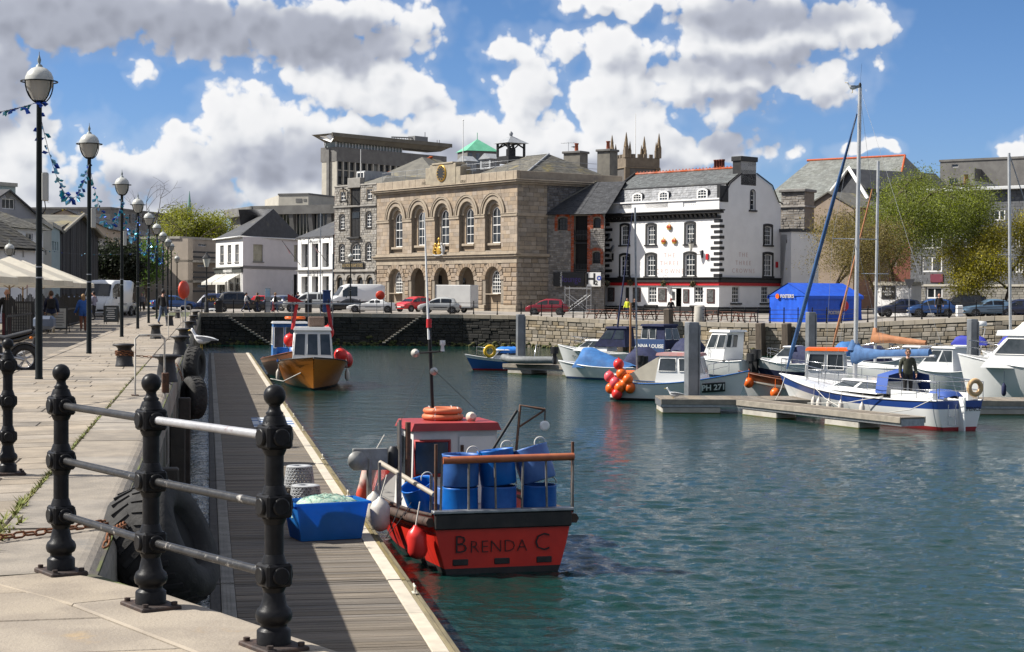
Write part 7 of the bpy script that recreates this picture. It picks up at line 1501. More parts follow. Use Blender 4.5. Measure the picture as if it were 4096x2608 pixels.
s1,t1=st(G(1212,2005,PZ));lobster_pot('lower of two grey plastic lobster pots, beside the blue bin',QM@Matrix.Translation((t1+.05,s1,PZ+.02)),.30,.265,.28,5);lobster_pot('upper grey plastic lobster pot, stacked behind on the pontoon',QM@Matrix.Translation((t1-.02,s1+1.0,PZ+.16)),.30,.25,.42,7)
q=MB();q.cbox(-.25,.25,-.25,.25,0,.14,.02);q.build('pallet_block',mat('old_wood',(.12,.1,.08),rough=.9),None,QM@Matrix.Translation((t1-.02,s1+1.0,PZ+.012)),'low wooden block under the upper lobster pot','block')
a_=st(G(1090,1690,PZ));chk=[mat('check_'+n,c,rough=.8)for n,c in(('pale',(.50,.53,.56)),('blue',(.10,.16,.30)))];M_=thing('checked_mat','pale blue checked mat lying on the pontoon','mat',M=QM@Matrix.Translation((a_[1],a_[0],PZ+.012)))
for i in range(6):
 for j in range(8):q=MB();q.box(-.62+i*.21,-.42+i*.21,-2.0+j*.5,-1.52+j*.5,0,.006);q.build('check',chk[(i+j)%2 if j%3 else 0],M_)
 # ---------------------------------------------------------------- motorbike, cafe
def motorbike(M):
 t=thing('motorbike','black motorbike with a top box parked beside the nearest lamp','motorbike',M=M);bk=mat('bike_black',(.010,.010,.011),rough=.22,coat=.7);sv=mat('bike_silver',(.45,.45,.46),rough=.3,metal=.8)
 for x in(-.70,.72):
  T_=Matrix.Translation((x,0,.31))@Matrix.Rotation(R(90),4,'X');q=MB();q.torus((0,0,0),.25,.065,30,10,M=T_);w=q.build('wheel',tyre_m,t);q=MB();q.torus((0,0,0),.195,.02,26,6,M=T_);[q.tube([(.03*math.cos(a),.03*math.sin(a),0),(.19*math.cos(a+.15),.19*math.sin(a+.15),.0)],.012,4,M=T_)for a in[i*2*PI/5+s for i in range(5)for s in(0,.22)]];q.lathe([(.05,-.08),(.05,.08)],12,0,T_);q.build('rim',sv,w)
 q=MB();q.loft([[(x,y*w,z+dz)for y,dz in((-1,0),(-.8,.08),(0,.12),(.8,.08),(1,0),(.6,-.08),(-.6,-.08))]for x,w,z in((.42,.06,.82),(.3,.15,.90),(.1,.16,.92),(-.08,.12,.82))],0,True,True,True,True);q.build('tank',bk,t)
 q=MB();q.loft([[(x,y*w,z+dz)for y,dz in((-1,-.03),(-.9,.03),(0,.05),(.9,.03),(1,-.03))]for x,w,z in((.0,.10,.80),(-.3,.15,.76),(-.6,.13,.84),(-.85,.08,.90))],0,True,True,True,True);q.build('seat',mat('seat_vinyl',(.03,.03,.032),rough=.45),t)
 q=MB();q.loft([[(x,y*w,z+dz)for y,dz in((-1,0),(0,.08),(1,0),(0,-.08))]for x,w,z in((-.25,.12,.66),(-.6,.11,.74),(-1.0,.03,.88))],0,True,True,True,True);q.build('tail_fairing',bk,t);q=MB();q.cbox(-.25,.3,-.14,.14,.32,.62,.05);[q.torus((x,0,.46),.09,.03,12,6,axis='Y')for x in(-.05,.12)];q.build('engine',mat('engine_dark',(.04,.04,.042),rough=.5,metal=.5),t)
 q=MB();[q.tube([(.72,s*.1,.31),(.46,s*.1,.9)],.028,6)for s in(-1,1)];q.tube([(.5,-.36,1.04),(.44,-.2,1.0),(.44,.2,1.0),(.5,.36,1.04)],.016,6);q.build('fork',sv,t);q=MB();[q.tube([(-.7,s*.11,.31),(-.1,s*.10,.45)],.03,6)for s in(-1,1)];q.build('swing_arm',sv,t)
 q=MB();q.ball((.55,0,.84),.10,10,0,(.8,1,1));q.build('headlight',lamp_m,t);q=MB();q.tube([(.1,-.15,.35),(-.4,-.17,.30),(-.85,-.17,.48)],[.03,.04,.055],8);q.build('exhaust',sv,t);q=MB();q.ball((-.98,0,.86),.04,6,0,(.5,1.6,.7));q.build('tail_light',tail_m,t);[MB().ball((-.85,s*.16,.78),.03,6,0,(1.3,1,1)).build('indicator',mat('indicator',(.6,.16,.01),rough=.3),t)for s in(-1,1)]
 q=MB();q.tube([(-.43,-.05,.31),(-.43,-.3,.02)],.012,5);q.build('stand',black_p,t);q=MB();q.torus((-.70,0,.31),.335,.03,14,5,axis='Y',arc=.5);q.build('rear_mudguard',bk,t)
motorbike(Matrix.Translation(G(98,1494,-.085)+Vector((-.68,-.14,0)))@Matrix.Rotation(R(191),4,'Z')@Matrix.Rotation(R(-6),4,'X'))
T=thing('top_box','blue-grey scooter top box behind the nearest lamp','luggage box',P(178,1290,44));MB().cbox(-.26,.26,-.2,.2,-.17,.17,.08).build('shell',mat('box_bluegrey',(.07,.09,.13),(.1,.12,.16),3,.4),T);MB().tube([(-.2,0,-.17),(-.3,0,-.75)],.05,6).build('carrier',black_p,T)
canv=sheer_mat('parasol_canvas',(.72,.67,.56),.35,.8);wood=mat('parasol_wood',(.42,.27,.13),(.34,.21,.10),6,.6)
def parasol(label,p,w,h,rz):
 t=thing('cafe_parasol',label,'parasol',p,rz,'cafe parasols');q=MB();e=[(w*x,w*y,h)for x,y in((-.5,-.5),(0,-.5),(.5,-.5),(.5,0),(.5,.5),(0,.5),(-.5,.5),(-.5,0))];q.add(e+[(0,0,h+w*.21)],[(i,(i+1)%8,8)for i in range(8)]);q.loft([e,[(x*1.003,y*1.003,z-.22)for x,y,z in e]],0,False);q.build('canopy',canv,t);q=MB();q.tube([(0,0,0),(0,0,h+w*.20)],.035,8);q.build('pole',wood,t)
 for x,y,z in e:q=MB();q.tube([(0,0,h+w*.19),(x*.98,y*.98,z-.03)],.014,4);q.build('rib',wood,t);q=MB();q.tube([(0,0,h-.35),(x*.5,y*.5,h+w*.09)],.014,4);q.build('strut',wood,t)
 q=MB();q.cbox(-.35,.35,-.35,.35,0,.08,.02);q.build('base',conc,t)
for i,(s,t_,w,h)in enumerate(((58.5,-8.9,5.0,2.2),(64.5,-8.6,5.0,2.25),(71,-8.8,5.0,2.2),(77.5,-8.5,5.0,2.2),(84,-8.6,5.0,2.15),(90.5,-8.4,5.0,2.15))):parasol('large cream cafe parasol, %s from the left edge'%('nearest','second','third','fourth','fifth','farthest')[i],Q(s,t_,-.085),w,h,QANG)
fn=mat('fence_timber',(.03,.028,.026),rough=.7)
for k,(sa,sb)in enumerate(((60,72),(72,84),(84,97))):
 t=thing('cafe_fence','dark slatted cafe fence with glass, %s section'%('nearest','middle','farthest')[k],'fence',M=QM@Matrix.Translation((-6.7,sa,-.085)),group='cafe fence');L=sb-sa-.05;n=int(L/.55)
 for i in range(n):q=MB();q.box(-.02,.02,L*i/n,L*i/n+.07,.05,1.55+.1*math.sin(i));q.build('slat',fn,t)
 for z in(.1,.85):q=MB();q.box(-.03,.03,0,L,z,z+.07);q.build('rail',fn,t)
for i,(px,py,hh)in enumerate(((78,1345,1.35),(445,1297,1.0),(228,1330,1.1))):
 p=G(px,py,-.085);t=thing('menu_stand',('pale menu board on an easel by the cafe fence','dark pavement board with white chalk lines','small white pavement sign by the fence')[i],'sign',p,R(-4));w=hh*.42;q=MB();q.cbox(-w,w,-.02,.02,.12,hh,.01);q.build('frame',mat('easel_dark',(.03,.03,.028),rough=.6),t);q=MB();q.box(-w+.07,w-.07,-.028,-.018,.2,hh-.08);q.build('board',mat('menu_pale',(.42,.41,.37),(.36,.35,.31),5,.7)if i!=1 else mat('menu_dark',(.05,.06,.065),rough=.7),t);q=MB();[q.box(-w*U(.4,.7),w*U(.4,.7),-.034,-.026,.3+j*.11,.33+j*.11)for j in range(int(hh*6))];q.build('script',mat('menu_ink',(.10,.10,.11),rough=.8)if i!=1 else white_p,t);q=MB();[q.tube([(s*w*.9,.02,hh-.1),(s*w*.9,.4,0)],.02,4)for s in(-1,1)];[q.tube([(s*w*.9,-.0,.15),(s*w*.9,-.05,0)],.02,4)for s in(-1,1)];q.build('leg',fn,t)
for i,(s,t_)in enumerate(((62,-7.3),(72,-7.2))):T=thing('patio_heater','glowing red heater bar under the %s cafe parasols'%('nearer','farther')[i],'heater',Q(s,t_,-.085));q=MB();q.tube([(0,0,0),(0,0,2.1)],.03,6);q.build('pole',galv,T);q=MB();q.tube([(-.25,-.06,2.05),(.25,-.06,2.05)],.035,6);q.build('element',mat('heater_glow',(.6,.02,.02),emit=(1,.03,.02,2.5)),T)
q=MB();T=thing('lifebuoy_cabinet','orange lifebuoy cabinet seen edge-on on a quay post','lifebuoy',G(741,1321));q.tube([(0,0,0),(0,0,1.5)],.03,6);q.build('post',galv,T);q=MB();q.lathe([(.30,-.07),(.40,-.03),(.40,.05),(.34,.10),(.0001,.12)],20,0,Matrix.Translation((-.08,0,1.75))@Matrix.Rotation(R(90),4,'Y')@Matrix.Rotation(R(20),4,'X'));q.build('housing',mat('lifebuoy_orange',(.62,.06,.02),(.55,.05,.02),5,.45),T)
# ================================================================ marina pontoons and piles
MZ=-2.35
def walkway(label,a,b,w,floats):
 a=Vector((a[0],a[1],MZ));b=Vector((b[0],b[1],MZ));d=b-a;L=d.length;t=thing('marina_pontoon',label,'pontoon',M=frame(a,d));q=MB();q.box(0,L,0,w,-.3,-.06);q.build('frame',galv,t);x=0
 while x<L-.05:e=min(x+.28,L);MB().cbox(x+.008,e,.01,w-.01,-.055,U(-.004,.004),.008).build('deck_board',deck_m,t);x=e
 for y in(-.06,w):MB().cbox(0,L,y,y+.06,-.2,.01,.01).build('edge_timber',mat('grey_edge_timber',(.30,.265,.215),(.22,.195,.16),3,.8,.4,20),t)
 for f0,f1 in floats:MB().cbox(f0,f1,.03,w-.03,-.95,-.302,.03).build('float',concrete,t);MB().cbox(f0-.01,f1+.01,.02,w-.02,-.9,-.50,.02).build('weed_band',weed,t)
 return t
walkway('marina walkway behind the white yacht',(5.75,66.3),(27,66.6),2.3,((.05,2.3),(6,8.5),(12,14.5),(18,21)));walkway('finger pontoon alongside the white yacht',(8.65,66.0),(12.9,57.0),.95,((.3,2.6),(5.6,7.6)));walkway('far marina walkway by the blue dinghy boat',(-.5,99.2),(6.2,94.0),1.6,((4.2,5.8),(6.4,8.2),(.3,2)))
for i,(px,py,d,w,h)in enumerate(((2082,1257,101,.42,0),(2768,1288,69.2,.46,0),(3243,1248,92,.42,0),(3890,1276,76,.36,0))):
 p=P(px,py,d);t=thing('mooring_pile',('grey steel pile beside the blue cabin boat','thick grey steel pile in front of the registered fishing boat','grey steel pile in front of the blue tent','grey steel pile at the right by the white cruisers')[i],'pile',(p.x,p.y,WZ),R(18),'steel mooring piles');MB().cbox(-w/2,w/2,-w/2,w/2,-2,p.z-WZ,.02).build('shaft',mat('pile_steel',(.24,.255,.27),(.17,.18,.19),1.2,.5,.1,8,metal=.4,c3=(.13,.12,.09),s3=.8,t3=.6),t);MB().cbox(-w/2-.01,w/2+.01,-w/2-.01,w/2+.01,-.5,.35,.02).build('weed_band',weed,t)
 for x in(-w/2,w/2):MB().cbox(x-.03,x+.03,-w/2-.05,-w/2,.2,p.z-WZ-.1,.01).build('flange',MATS['pile_steel'],t)
tim=mat('pile_timber',(.13,.10,.075),(.085,.066,.05),2,.85,.5,12,stretch=(4,4,.6))
for i,(px,py)in enumerate(((2678,1235),(3045,1292),(3150,1293),(2490,1330))):
 c=cop_at(px);p=P(px,py,c.y-.7);q=MB();q.cbox(-.28,.28,-.3,.35,-1,p.z-WZ,.05);q.build('timber_pile',tim,None,Matrix.Translation((p.x,c.y-.5,WZ))@Matrix.Rotation(R(-35),4,'Z')@Matrix.Rotation(R(3),4,'X'),('tall timber fender pile rising above the wall by the picnic tables','timber fender pile against the wall, left of the pair by the tent','timber fender pile against the wall just below the tent','short timber pile against the wall behind the cruisers')[i],'pile','timber piles against the harbour wall')
 # ================================================================ boats
gel=mat('gelcoat',(.78,.78,.76),(.72,.72,.70),.8,.22,coat=.3,c3=(.62,.60,.55),s3=.7,t3=.66);boat_glass=mat('boat_glass',(.03,.04,.045),(.06,.07,.08),1.5,.08,spec=.6);navy_c=mat('navy_canvas',(.018,.024,.075),(.012,.016,.05),4,.8,.3,12);blue_c=mat('blue_canvas',(.035,.15,.38),(.028,.11,.29),3,.75,.4,8);red_af=mat('antifoul_red',(.30,.02,.025),rough=.6);blue_af=mat('antifoul_blue',(.015,.04,.12),rough=.6);blk_m=mat('black_rubber',(.015,.015,.016),rough=.5);wd_m=mat('varnished_wood',(.20,.07,.03),(.14,.05,.022),5,.4,.1,30);rope_w=mat('white_rope',(.55,.53,.48),rough=.9);fend_m=mat('fender_white',(.62,.58,.52),(.52,.48,.42),5,.45)
def BM(stern,bow):return frame((stern[0],stern[1],WZ),(bow[0]-stern[0],bow[1]-stern[1],0))
def wl(px,py):return G(px,py,WZ)
def hull(t,L,B,zs,draft,mats,tr=.8,full=.35,rake=.5,bands=(.10,.80),deck=.06,dm=None,p=2.2,flare=.35,um=.45):
 """hull from stern x=0 to bow x=L; zs = sheer height at stern, middle, bow"""
 n=16;rings=[];sh=lambda u:zs[0]*(1-u)*(1-2*u)+4*zs[1]*u*(1-u)+zs[2]*u*(2*u-1)
 for i in range(n+1):
  u=i/n;b=B/2*(tr+(1-tr)*math.sin(min(1,u/um)*PI/2))if u<um else B/2*max(.012,(1-((u-um)/(1-um))**p));s=sh(u);k=-draft*(1-max(0,(u-.55)/.45)**2*.95);e=lerp(full,.95,max(0,(u-.3)/.7)**1.5);zz=[k,lerp(k,0,.6),0.0,bands[0],lerp(bands[0],s,.4),lerp(0,s,bands[1]),s]
  half=[(b*max(0,(z-k)/(s-k))**e*(1-flare*(1-(z-k)/(s-k))*max(0,u-.4)),z)for z in zz]
  rings.append([(u*L+rake*max(0,z)/s*u**4,y,z)for y,z in half]+[(u*L+rake*max(0,z)/s*u**4,-y,z)for y,z in half[:0:-1]])
 m=MB();idx=[0,0,0,1,1,2,3,2,1,1,0,0,0];mi=[0,0,0,1,1,2,3,2,1,1,0,0,0];N=13
 for j in range(N):
  if j==6:continue
  for i in range(n):a,b_=rings[i],rings[i+1];m.add([a[j],a[(j+1)%N],b_[(j+1)%N],b_[j]],[(0,1,2,3)],mi[j],True)
 bm_=bmesh.new();r0=rings[0]
 for j in range(6):m.add([r0[j],r0[j+1],r0[(N-j-1)%N],r0[(N-j)%N]]if j else[r0[0],r0[1],r0[N-1]],[(0,1,2,3)]if j else[(0,1,2)],mi[j])
 m2=MB();m2.v=m.v;hu=m.build('hull',mats,t);bm_.free()
 b2=bmesh.new();b2.from_mesh(hu.data);bmesh.ops.remove_doubles(b2,verts=b2.verts,dist=.002);bmesh.ops.recalc_face_normals(b2,faces=b2.faces);b2.to_mesh(hu.data);b2.free()
 d=MB();d.loft([[(r[6][0],r[6][1]*.97,r[6][2]-deck),(r[6][0],0,r[6][2]-deck+.03),(r[7][0],r[7][1]*.97,r[7][2]-deck)]for r in rings],0,False,False);d.build('deck',dm or gel,t)
 g=MB();[g.tube([(r[k][0],r[k][1],r[k][2])for r in rings],.028,5,cap=False)for k in(6,7)];g.build('gunwale',mats[3],t);return rings
def cabin(t,x0,x1,w,z0,z1,fr=.4,rr=.1,mt=None,rm=None,wins=2,roof=.12,name='cabin',tap=.85,fw=None,over=.15):
 mt=mt or gel;y0,y1=w/2,w/2*tap;P_=lambda x,y,z:(x,y,z);lo=[(x0,-y0,z0),(x1,-y0,z0),(x1,y0,z0),(x0,y0,z0)];hi=[(x0+rr,-y1,z1),(x1-fr,-y1,z1),(x1-fr,y1,z1),(x0+rr,y1,z1)];m=MB();m.loft([lo,hi],0,False,True,False,True);c=m.build(name,mt,t)
 r=MB();r.loft([[(x0+rr-over,-y1-.06,z1),(x1-fr+over,-y1-.06,z1),(x1-fr+over,y1+.06,z1),(x0+rr-over,y1+.06,z1)],[(x0+rr-over+.03,-y1,z1+roof),(x1-fr+over-.05,-y1,z1+roof),(x1-fr+over-.05,y1,z1+roof),(x0+rr-over+.03,y1,z1+roof)]],0,False,True,True,True);r.build('cabin_roof',rm or mt,t)
 def pane(A,B_,C,D,k0,k1,v0,v1):
  A,B_,C,D=map(Vector,(A,B_,C,D));f_=lambda u,v:A.lerp(B_,u).lerp(D.lerp(C,u),v);n=(B_-A).cross(D-A).normalized()*.012;n=n if n.dot(A+C-Vector((x0+x1,0,z0+z1)))>0 else-n;q=MB();q.add([f_(k0,v0)+n,f_(k1,v0)+n,f_(k1,v1)+n,f_(k0,v1)+n],[(0,1,2,3)]);q.build('window',boat_glass,c)
  if fw:q=MB();pp=[f_(k0,v0)+n,f_(k1,v0)+n,f_(k1,v1)+n,f_(k0,v1)+n];q.tube(pp+[pp[0]],.022,4,cap=False);q.build('window_frame',fw,c)
 for s in(0,2):
  for j in range(wins):a,b_=(lo[0],lo[1])if s==0 else(lo[3],lo[2]);cc,dd=(hi[1],hi[0])if s==0 else(hi[2],hi[3]);pane(a,b_,cc,dd,(j+.08)/wins,(j+.92)/wins,.42,.9)
 for j in range(3 if w>1.6 else 2):k=3 if w>1.6 else 2;pane(lo[1],lo[2],hi[2],hi[1],(j+.08)/k,(j+.92)/k,.35,.9);pane(lo[3],lo[0],hi[0],hi[3],(j+.1)/k,(j+.9)/k,.45,.9)if j<2 and fw else None
 return c
def cover(t,x0,x1,w,z0,z1,mt,name='canvas_cover',ridge=(.15,.85),n=9):
 rg=[];
 for i in range(n):u=i/(n-1);h=z0+(z1-z0)*(min(1,u/ridge[0])if u<ridge[0]else(1 if u<ridge[1]else max(.05,(1-u)/(1-ridge[1]))));ww=w/2*(1-.12*u*u);rg.append([(lerp(x0,x1,u),ww*math.cos(a)*(1+.03*math.sin(i*2.3+a*3)),z0-.12+(h-z0+.12)*math.sin(a)**.75+.02*math.sin(i*3+a*5))for a in[PI*k/10 for k in range(11)]])
 m=MB();m.loft(rg,0,True,False);return m.build(name,mt,t)
def outboard(t,x,y,z,k=1.0):
 m=MB();m.loft([[(x-.05+dx*k,y+a*.16*k,z+h*k)for dx,a in((-.28,-1),(.12,-1),(.18,0),(.12,1),(-.28,1),(-.34,0))]for h in(.12,.35,.55)],0,True,True,True,True);m.loft([[(x-.12*k+dx*k,y+a*.07*k,z+h*k)for dx,a in((-.12,-1),(.1,-1),(.1,1),(-.12,1))]for h in(.12,-.55)],0,False,True,True,True);m.build('outboard_motor',blk_m,t)
def rails(t,pts,h=.55,n=2,r=.014):
 m=MB();pts=[Vector(p)for p in pts];[m.tube([p+Vector((0,0,h*(k+1)/n))for p in pts],r if k==n-1 else r*.6,5,cap=False)for k in range(n)];[m.tube([p,p+Vector((0,0,h))],r,5)for p in pts];m.build('guard_rail',ss_m,t)
def fender(t,x,y,z,mt=None,r=.10,h=.5):q=MB();q.lathe([(.02,h*.62),(.035,h*.55),(r*.6,h*.48),(r,h*.3),(r,-h*.3),(r*.6,-h*.46),(.03,-h*.5)],12,0,Matrix.Translation((x,y,z)));q.tube([(x,y,z+h*.55),(x,y*.97,z+h*.55+.5)],.008,4);q.build('fender',mt or fend_m,t)
def boat(label,stern,bow,B,zs,mats,name='motor_boat',group='boats moored in the marina',**k):
 M=BM(stern,bow);t=thing(name,label,'boat',M=M,group=group);L=math.hypot(bow[0]-stern[0],bow[1]-stern[1]);return t,L,hull(t,L,B,zs,.45,mats,**k)
def xy(px,d):p=P(px,1300,d);return(p.x,p.y)
buoy_c=[mat('buoy_'+n,c,rough=.35,spec=.4)for n,c in(('orange',(.75,.13,.015)),('red',(.66,.035,.03)),('pink',(.72,.10,.12)))]
# ---------------------------------------------------------------- the red boat
def red_boat():
 sp=wl(2012,2292);hd=Vector((-math.sin(R(16)),math.cos(R(16)),0));M=frame((sp.x,sp.y,WZ),hd);t=thing('fishing_boat','red fishing boat with blue barrels and white wheelhouse in the foreground','boat',M=M)
 redh=mat('red_hull',(.66,.03,.016),(.56,.024,.014),1.5,.38,.1,8,coat=.15,c3=(.36,.02,.016),s3=1.3,t3=.64);bw=mat('hull_black',(.02,.019,.018),(.035,.03,.027),3,.6,.3,15);dkw=mat('dark_gunwale',(.075,.04,.028),(.045,.03,.022),4,.7,.4,20)
 hull(t,8.0,2.75,(.98,.90,1.15),.55,[bw,redh,redh,dkw],.86,.22,.8,(.10,.78),.30,mat('old_deck',(.22,.21,.19),rough=.8),2.4,.3)
 I=M.inverted();LP=lambda px,py,Y:I@P(px,py,Y)
 MB().cbox(-.06,.02,-1.16,1.16,.74,1.0,.02).build('stern_strake',bw,t);MB().cbox(-.09,.10,-1.19,1.19,1.0,1.05,.01).build('stern_capping',galv,t)
 for s in(-1,1):
  m=MB();m.tube([(8.0*u,s*(2.75/2*(.86+.14*math.sin(min(1,u/.45)*PI/2))+.03),.98*(1-u)*(1-2*u)+4*.90*u*(1-u)+1.15*u*(2*u-1)-.12)for u in[i/10*.48 for i in range(11)]],.085,6);m.build('rubbing_strake',dkw,t)
 for w,y,sz in(('B',.72,.42),('RENDA',.08,.29),('C',-.66,.42)):lettering(w,sz,mat('name_black',(.03,.012,.012),rough=.6),t,Matrix.Translation((-.025,y,.46+(sz-.36)*.32))@Matrix.Rotation(R(-90),4,'Z'),'boat_name',thin=-.006,space=1.05)
 for y in(.72,.02,-.70):MB().cbox(-.02,.02,y-.13,y+.13,.15,.25,.01).build('scupper',bw,t)
 br=mat('pvc_brown',(.42,.13,.055),(.34,.10,.045),5,.45);pg=mat('pipe_grey',(.26,.25,.24),(.2,.18,.16),8,.5,metal=.6,c3=(.17,.07,.03),s3=6,t3=.62);ru=mat('rust_pipe',(.13,.06,.035),(.08,.045,.03),10,.8)
 MB().tube([(.0,1.02,1.86),(.0,-1.20,1.88)],.062,12).build('roller',br,t)
 for y in(1.05,.58,.12,-.32,-.75,-1.18):MB().tube([(.02,y,1.02),(.02,y+U(-.03,.03),1.84)],.02,6).build('stern_rail_post',pg,t)
 for y in(1.12,-1.2):MB().tube([(.06,y,1.0),(.06,y,2.12)],.028,6).build('stern_rail_post',ru,t)
 bl=mat('barrel_blue',(.05,.16,.46),(.035,.11,.36),2.5,.45,.1,20,jitter=.18,c3=(.16,.26,.46),s3=2,t3=.60)
 def barrel(label,M_,h=.62,r=.29):T=thing('blue_barrel',label,'barrel',M=M@M_,group='blue plastic barrels on the red boat');q=MB();q.lathe([(r*.94,0),(r,.03),(r*1.02,h*.5),(r,h-.03),(r*1.03,h),(r*.96,h),(r*.95,h-.05),(r*.9,.05)],24,cap=False);q.lathe([(.001,.04),(r*.95,.04)],24,cap=False);q.build('drum',bl,T);q=MB();q.torus((0,-r*.7,h+.02),.10,.012,12,5,axis='X',arc=.5);q.build('rope_handle',rope_w,T)
 for i,(y,x)in enumerate(((.62,.42),(-.05,.46),(-.75,.48))):
  w=('left','middle','right')[i];barrel('lower blue barrel in the %s stack at the stern rail'%w,TRS((x,y,.76)));barrel('upper blue barrel in the %s stack at the stern rail'%w,TRS((x,y,1.40 if i<2 else 1.44))@Euler((R((0,-6,-14)[i]),R((0,4,12)[i]),0)).to_matrix().to_4x4(),.58 if i else .52,.30)
 barrel('tilted blue barrel by the port gunwale',TRS((1.9,.80,.74))@Matrix.Rotation(R(-24),4,'X')@Matrix.Rotation(R(-12),4,'Y'));barrel('blue barrel lying forward of the stern stacks',TRS((1.3,.60,.72))@Matrix.Rotation(R(10),4,'X'),.52)
 wp=mat('wheelhouse_white',(.66,.65,.62),(.58,.57,.54),2,.5,.1,15,c3=(.36,.24,.17),s3=2.2,t3=.68);rp=mat('roof_red',(.34,.035,.035),(.27,.03,.03),2,.5,.1,12);c=cabin(t,3.2,4.7,1.62,.6,2.08,.25,.02,wp,rp,1,.14,'wheelhouse',.96,None,.10)
 MB().cbox(3.18,3.2,.12,.76,1.28,1.90,.004).build('rear_window',boat_glass,c);MB().tube([(3.18,.12,1.28),(3.18,.76,1.28),(3.18,.76,1.90),(3.18,.12,1.90),(3.18,.12,1.28)],.035,4,cap=False).build('window_frame',rp,c);d=MB().cbox(3.17,3.195,-.74,-.06,.75,1.98,.01).build('door',wp,c);MB().cbox(3.15,3.17,-.14,-.08,1.7,1.82,.005).build('hinge',rust_iron,d)
 ob=buoy_c[0];ol=mat('lifebuoy_faded',(.60,.17,.07),(.52,.14,.06),5,.55)
 for z,r_ in((2.28,.32),(2.39,.30)):T=thing('lifebuoy','orange lifebuoy on the wheelhouse roof, %s one'%('lower faded' if z<2.3 else 'upper'),'lifebuoy',M=M@TRS((4.0,.05,z)));MB().torus((0,0,0),r_,.07,24,8,sq=.85).build('ring',ol,T);[MB().torus((r_*math.cos(a),r_*math.sin(a),0),.074,.006,12,4,axis='Y').build('band',white_p,T)for a in(.8,2.4,4,5.5)]
 mt=LP(1716,1293,31.8);at=LP(1697,850,31.8);mb=Vector((4.15,mt.y*.6,2.2));MB().tube([mb,mt],.035,8).build('mast',blk_m,t);MB().tube([mt-Vector((0,0,.3)),at],[.026,.012],6).build('whip_aerial',gel,t);MB().lathe([(.05,-.08),(.05,.08)],10,0,Matrix.Translation(mt)).build('mast_light',red_p,t)
 a,b=LP(1660,1413,31.8),LP(1770,1405,31.8);MB().tube([a,b],.016,5).build('cross_bar',blk_m,t);lm=mat('lamp_face',(.45,.43,.38),rough=.15)
 for p,r_ in((a,.08),(LP(1735,1486,31.8),.075)):MB().lathe([(.03,.10),(r_,.03),(r_,0),(.001,-.02)],14,0,Matrix.Translation(p)@Matrix.Rotation(R(-80),4,'Y')).build('flood_lamp',lm,t)
 MB().lathe([(.04,0),(.03,.1),(.055,.12),(.05,.2)],10,0,Matrix.Translation(b)).build('horn',gel,t);p=LP(1885,1668,31.6);MB().lathe([(.05,.10),(.09,.04),(.1,-.02),(.001,-.03)],14,0,Matrix.Translation(p)@Matrix.Rotation(R(-75),4,'Y')).tube([p-Vector((0,0,.05)),p-Vector((0,0,.24))],.025,6).build('searchlight',mat('lamp_cream',(.6,.52,.42),rough=.4),t)
 for px in(1595,1632):p=LP(px,1700,30.2);MB().tube([(p.x,p.y,1.0),(p.x,p.y,p.z+.05)],.05 if px>1600 else .03,8).build('exhaust_stack',pg if px<1600 else ru,t)
 for q0,q1 in(((1640,1740),(1595,1690)),((1905,1640),(1735,1480)),((1600,1690),(1700,1470))):MB().tube([LP(*q0,31.5),LP(*q1,31.7)],.005,4).build('stay',blk_m,t)
 A=[LP(x*.5814+1000,y*.5814+1550,30.6)for x,y in((1645,465),(1838,155),(1832,430),(1860,122),(2030,152),(1850,272),(2020,160),(2028,240))];m=MB();m.tube([A[0],A[1]],.028,6);m.build('derrick_strut',blk_m,t);MB().tube([A[2],A[3],A[4]],.026,6).build('derrick',ru,t);MB().tube([A[5],A[6]],.02,6).build('derrick_brace',ru,t);MB().tube([A[4],A[7]],.012,5).build('hook',rust_iron,t);MB().lathe([(.06,-.03),(.09,-.02),(.09,.02),(.06,.03)],14,0,Matrix.Translation(A[7]-Vector((0,0,.06)))@Matrix.Rotation(R(90),4,'Y')).build('block',gel,t)
 h=LP(1455,1835,30.0);al=mat('hauler_plate',(.30,.30,.285),(.22,.22,.21),6,.5,.1,20,metal=.3);MB().cbox(h.x-.03,h.x+.03,h.y-.42,h.y+.20,h.z-.20,h.z+.18,.01).build('hauler_plate',al,t);MB().lathe([(.17,0),(.17,.03),(.001,.05)],20,0,Matrix.Translation((h.x-.03,h.y+.12,h.z-.03))@Matrix.Rotation(R(-90),4,'Y')).build('hauler_disc',al,t);MB().lathe([(.07,-.2),(.14,-.1),(.14,.1),(.07,.2)],12,0,Matrix.Translation((h.x+.1,h.y-.55,h.z))).build('winch',blk_m,t);MB().tube([(h.x,h.y-.1,.8),(h.x,h.y-.1,h.z)],.05,6).build('hauler_post',pg,t)
 b0,b1=LP(1520,1850,29.6),LP(1735,1978,28.6);MB().tube([b0,b1],.045,8).build('boom',mat('boom_pale',(.40,.35,.28),rough=.6),t);[MB().tube([LP(x,y0,28.9),LP(x,y1,28.9)],.028,6).build('rail_post',pg,t)for x,y0,y1 in((1592,2030,1890),(1518,1960,1850),(1600,2020,1680),(1725,2040,1900))]
 def buoy(lb,p,r_,h_,mt_,tilt=0):T=thing('boat_fender',lb,'fender',M=M@Matrix.Translation(p)@Matrix.Rotation(R(tilt),4,'X'),group='fenders of the red boat');q=MB();q.lathe([(.03,h_*.56),(.05,h_*.5),(r_*.75,h_*.40),(r_,h_*.22),(r_*.96,-.02),(r_,-h_*.25),(r_*.75,-h_*.42),(.04,-h_*.5)],18);q.build('body',mt_,T);q=MB();q.tube([(0,0,h_*.5),(.02,-.12,h_*.5+.4)],.012,5);q.build('rope',rope_w,T)
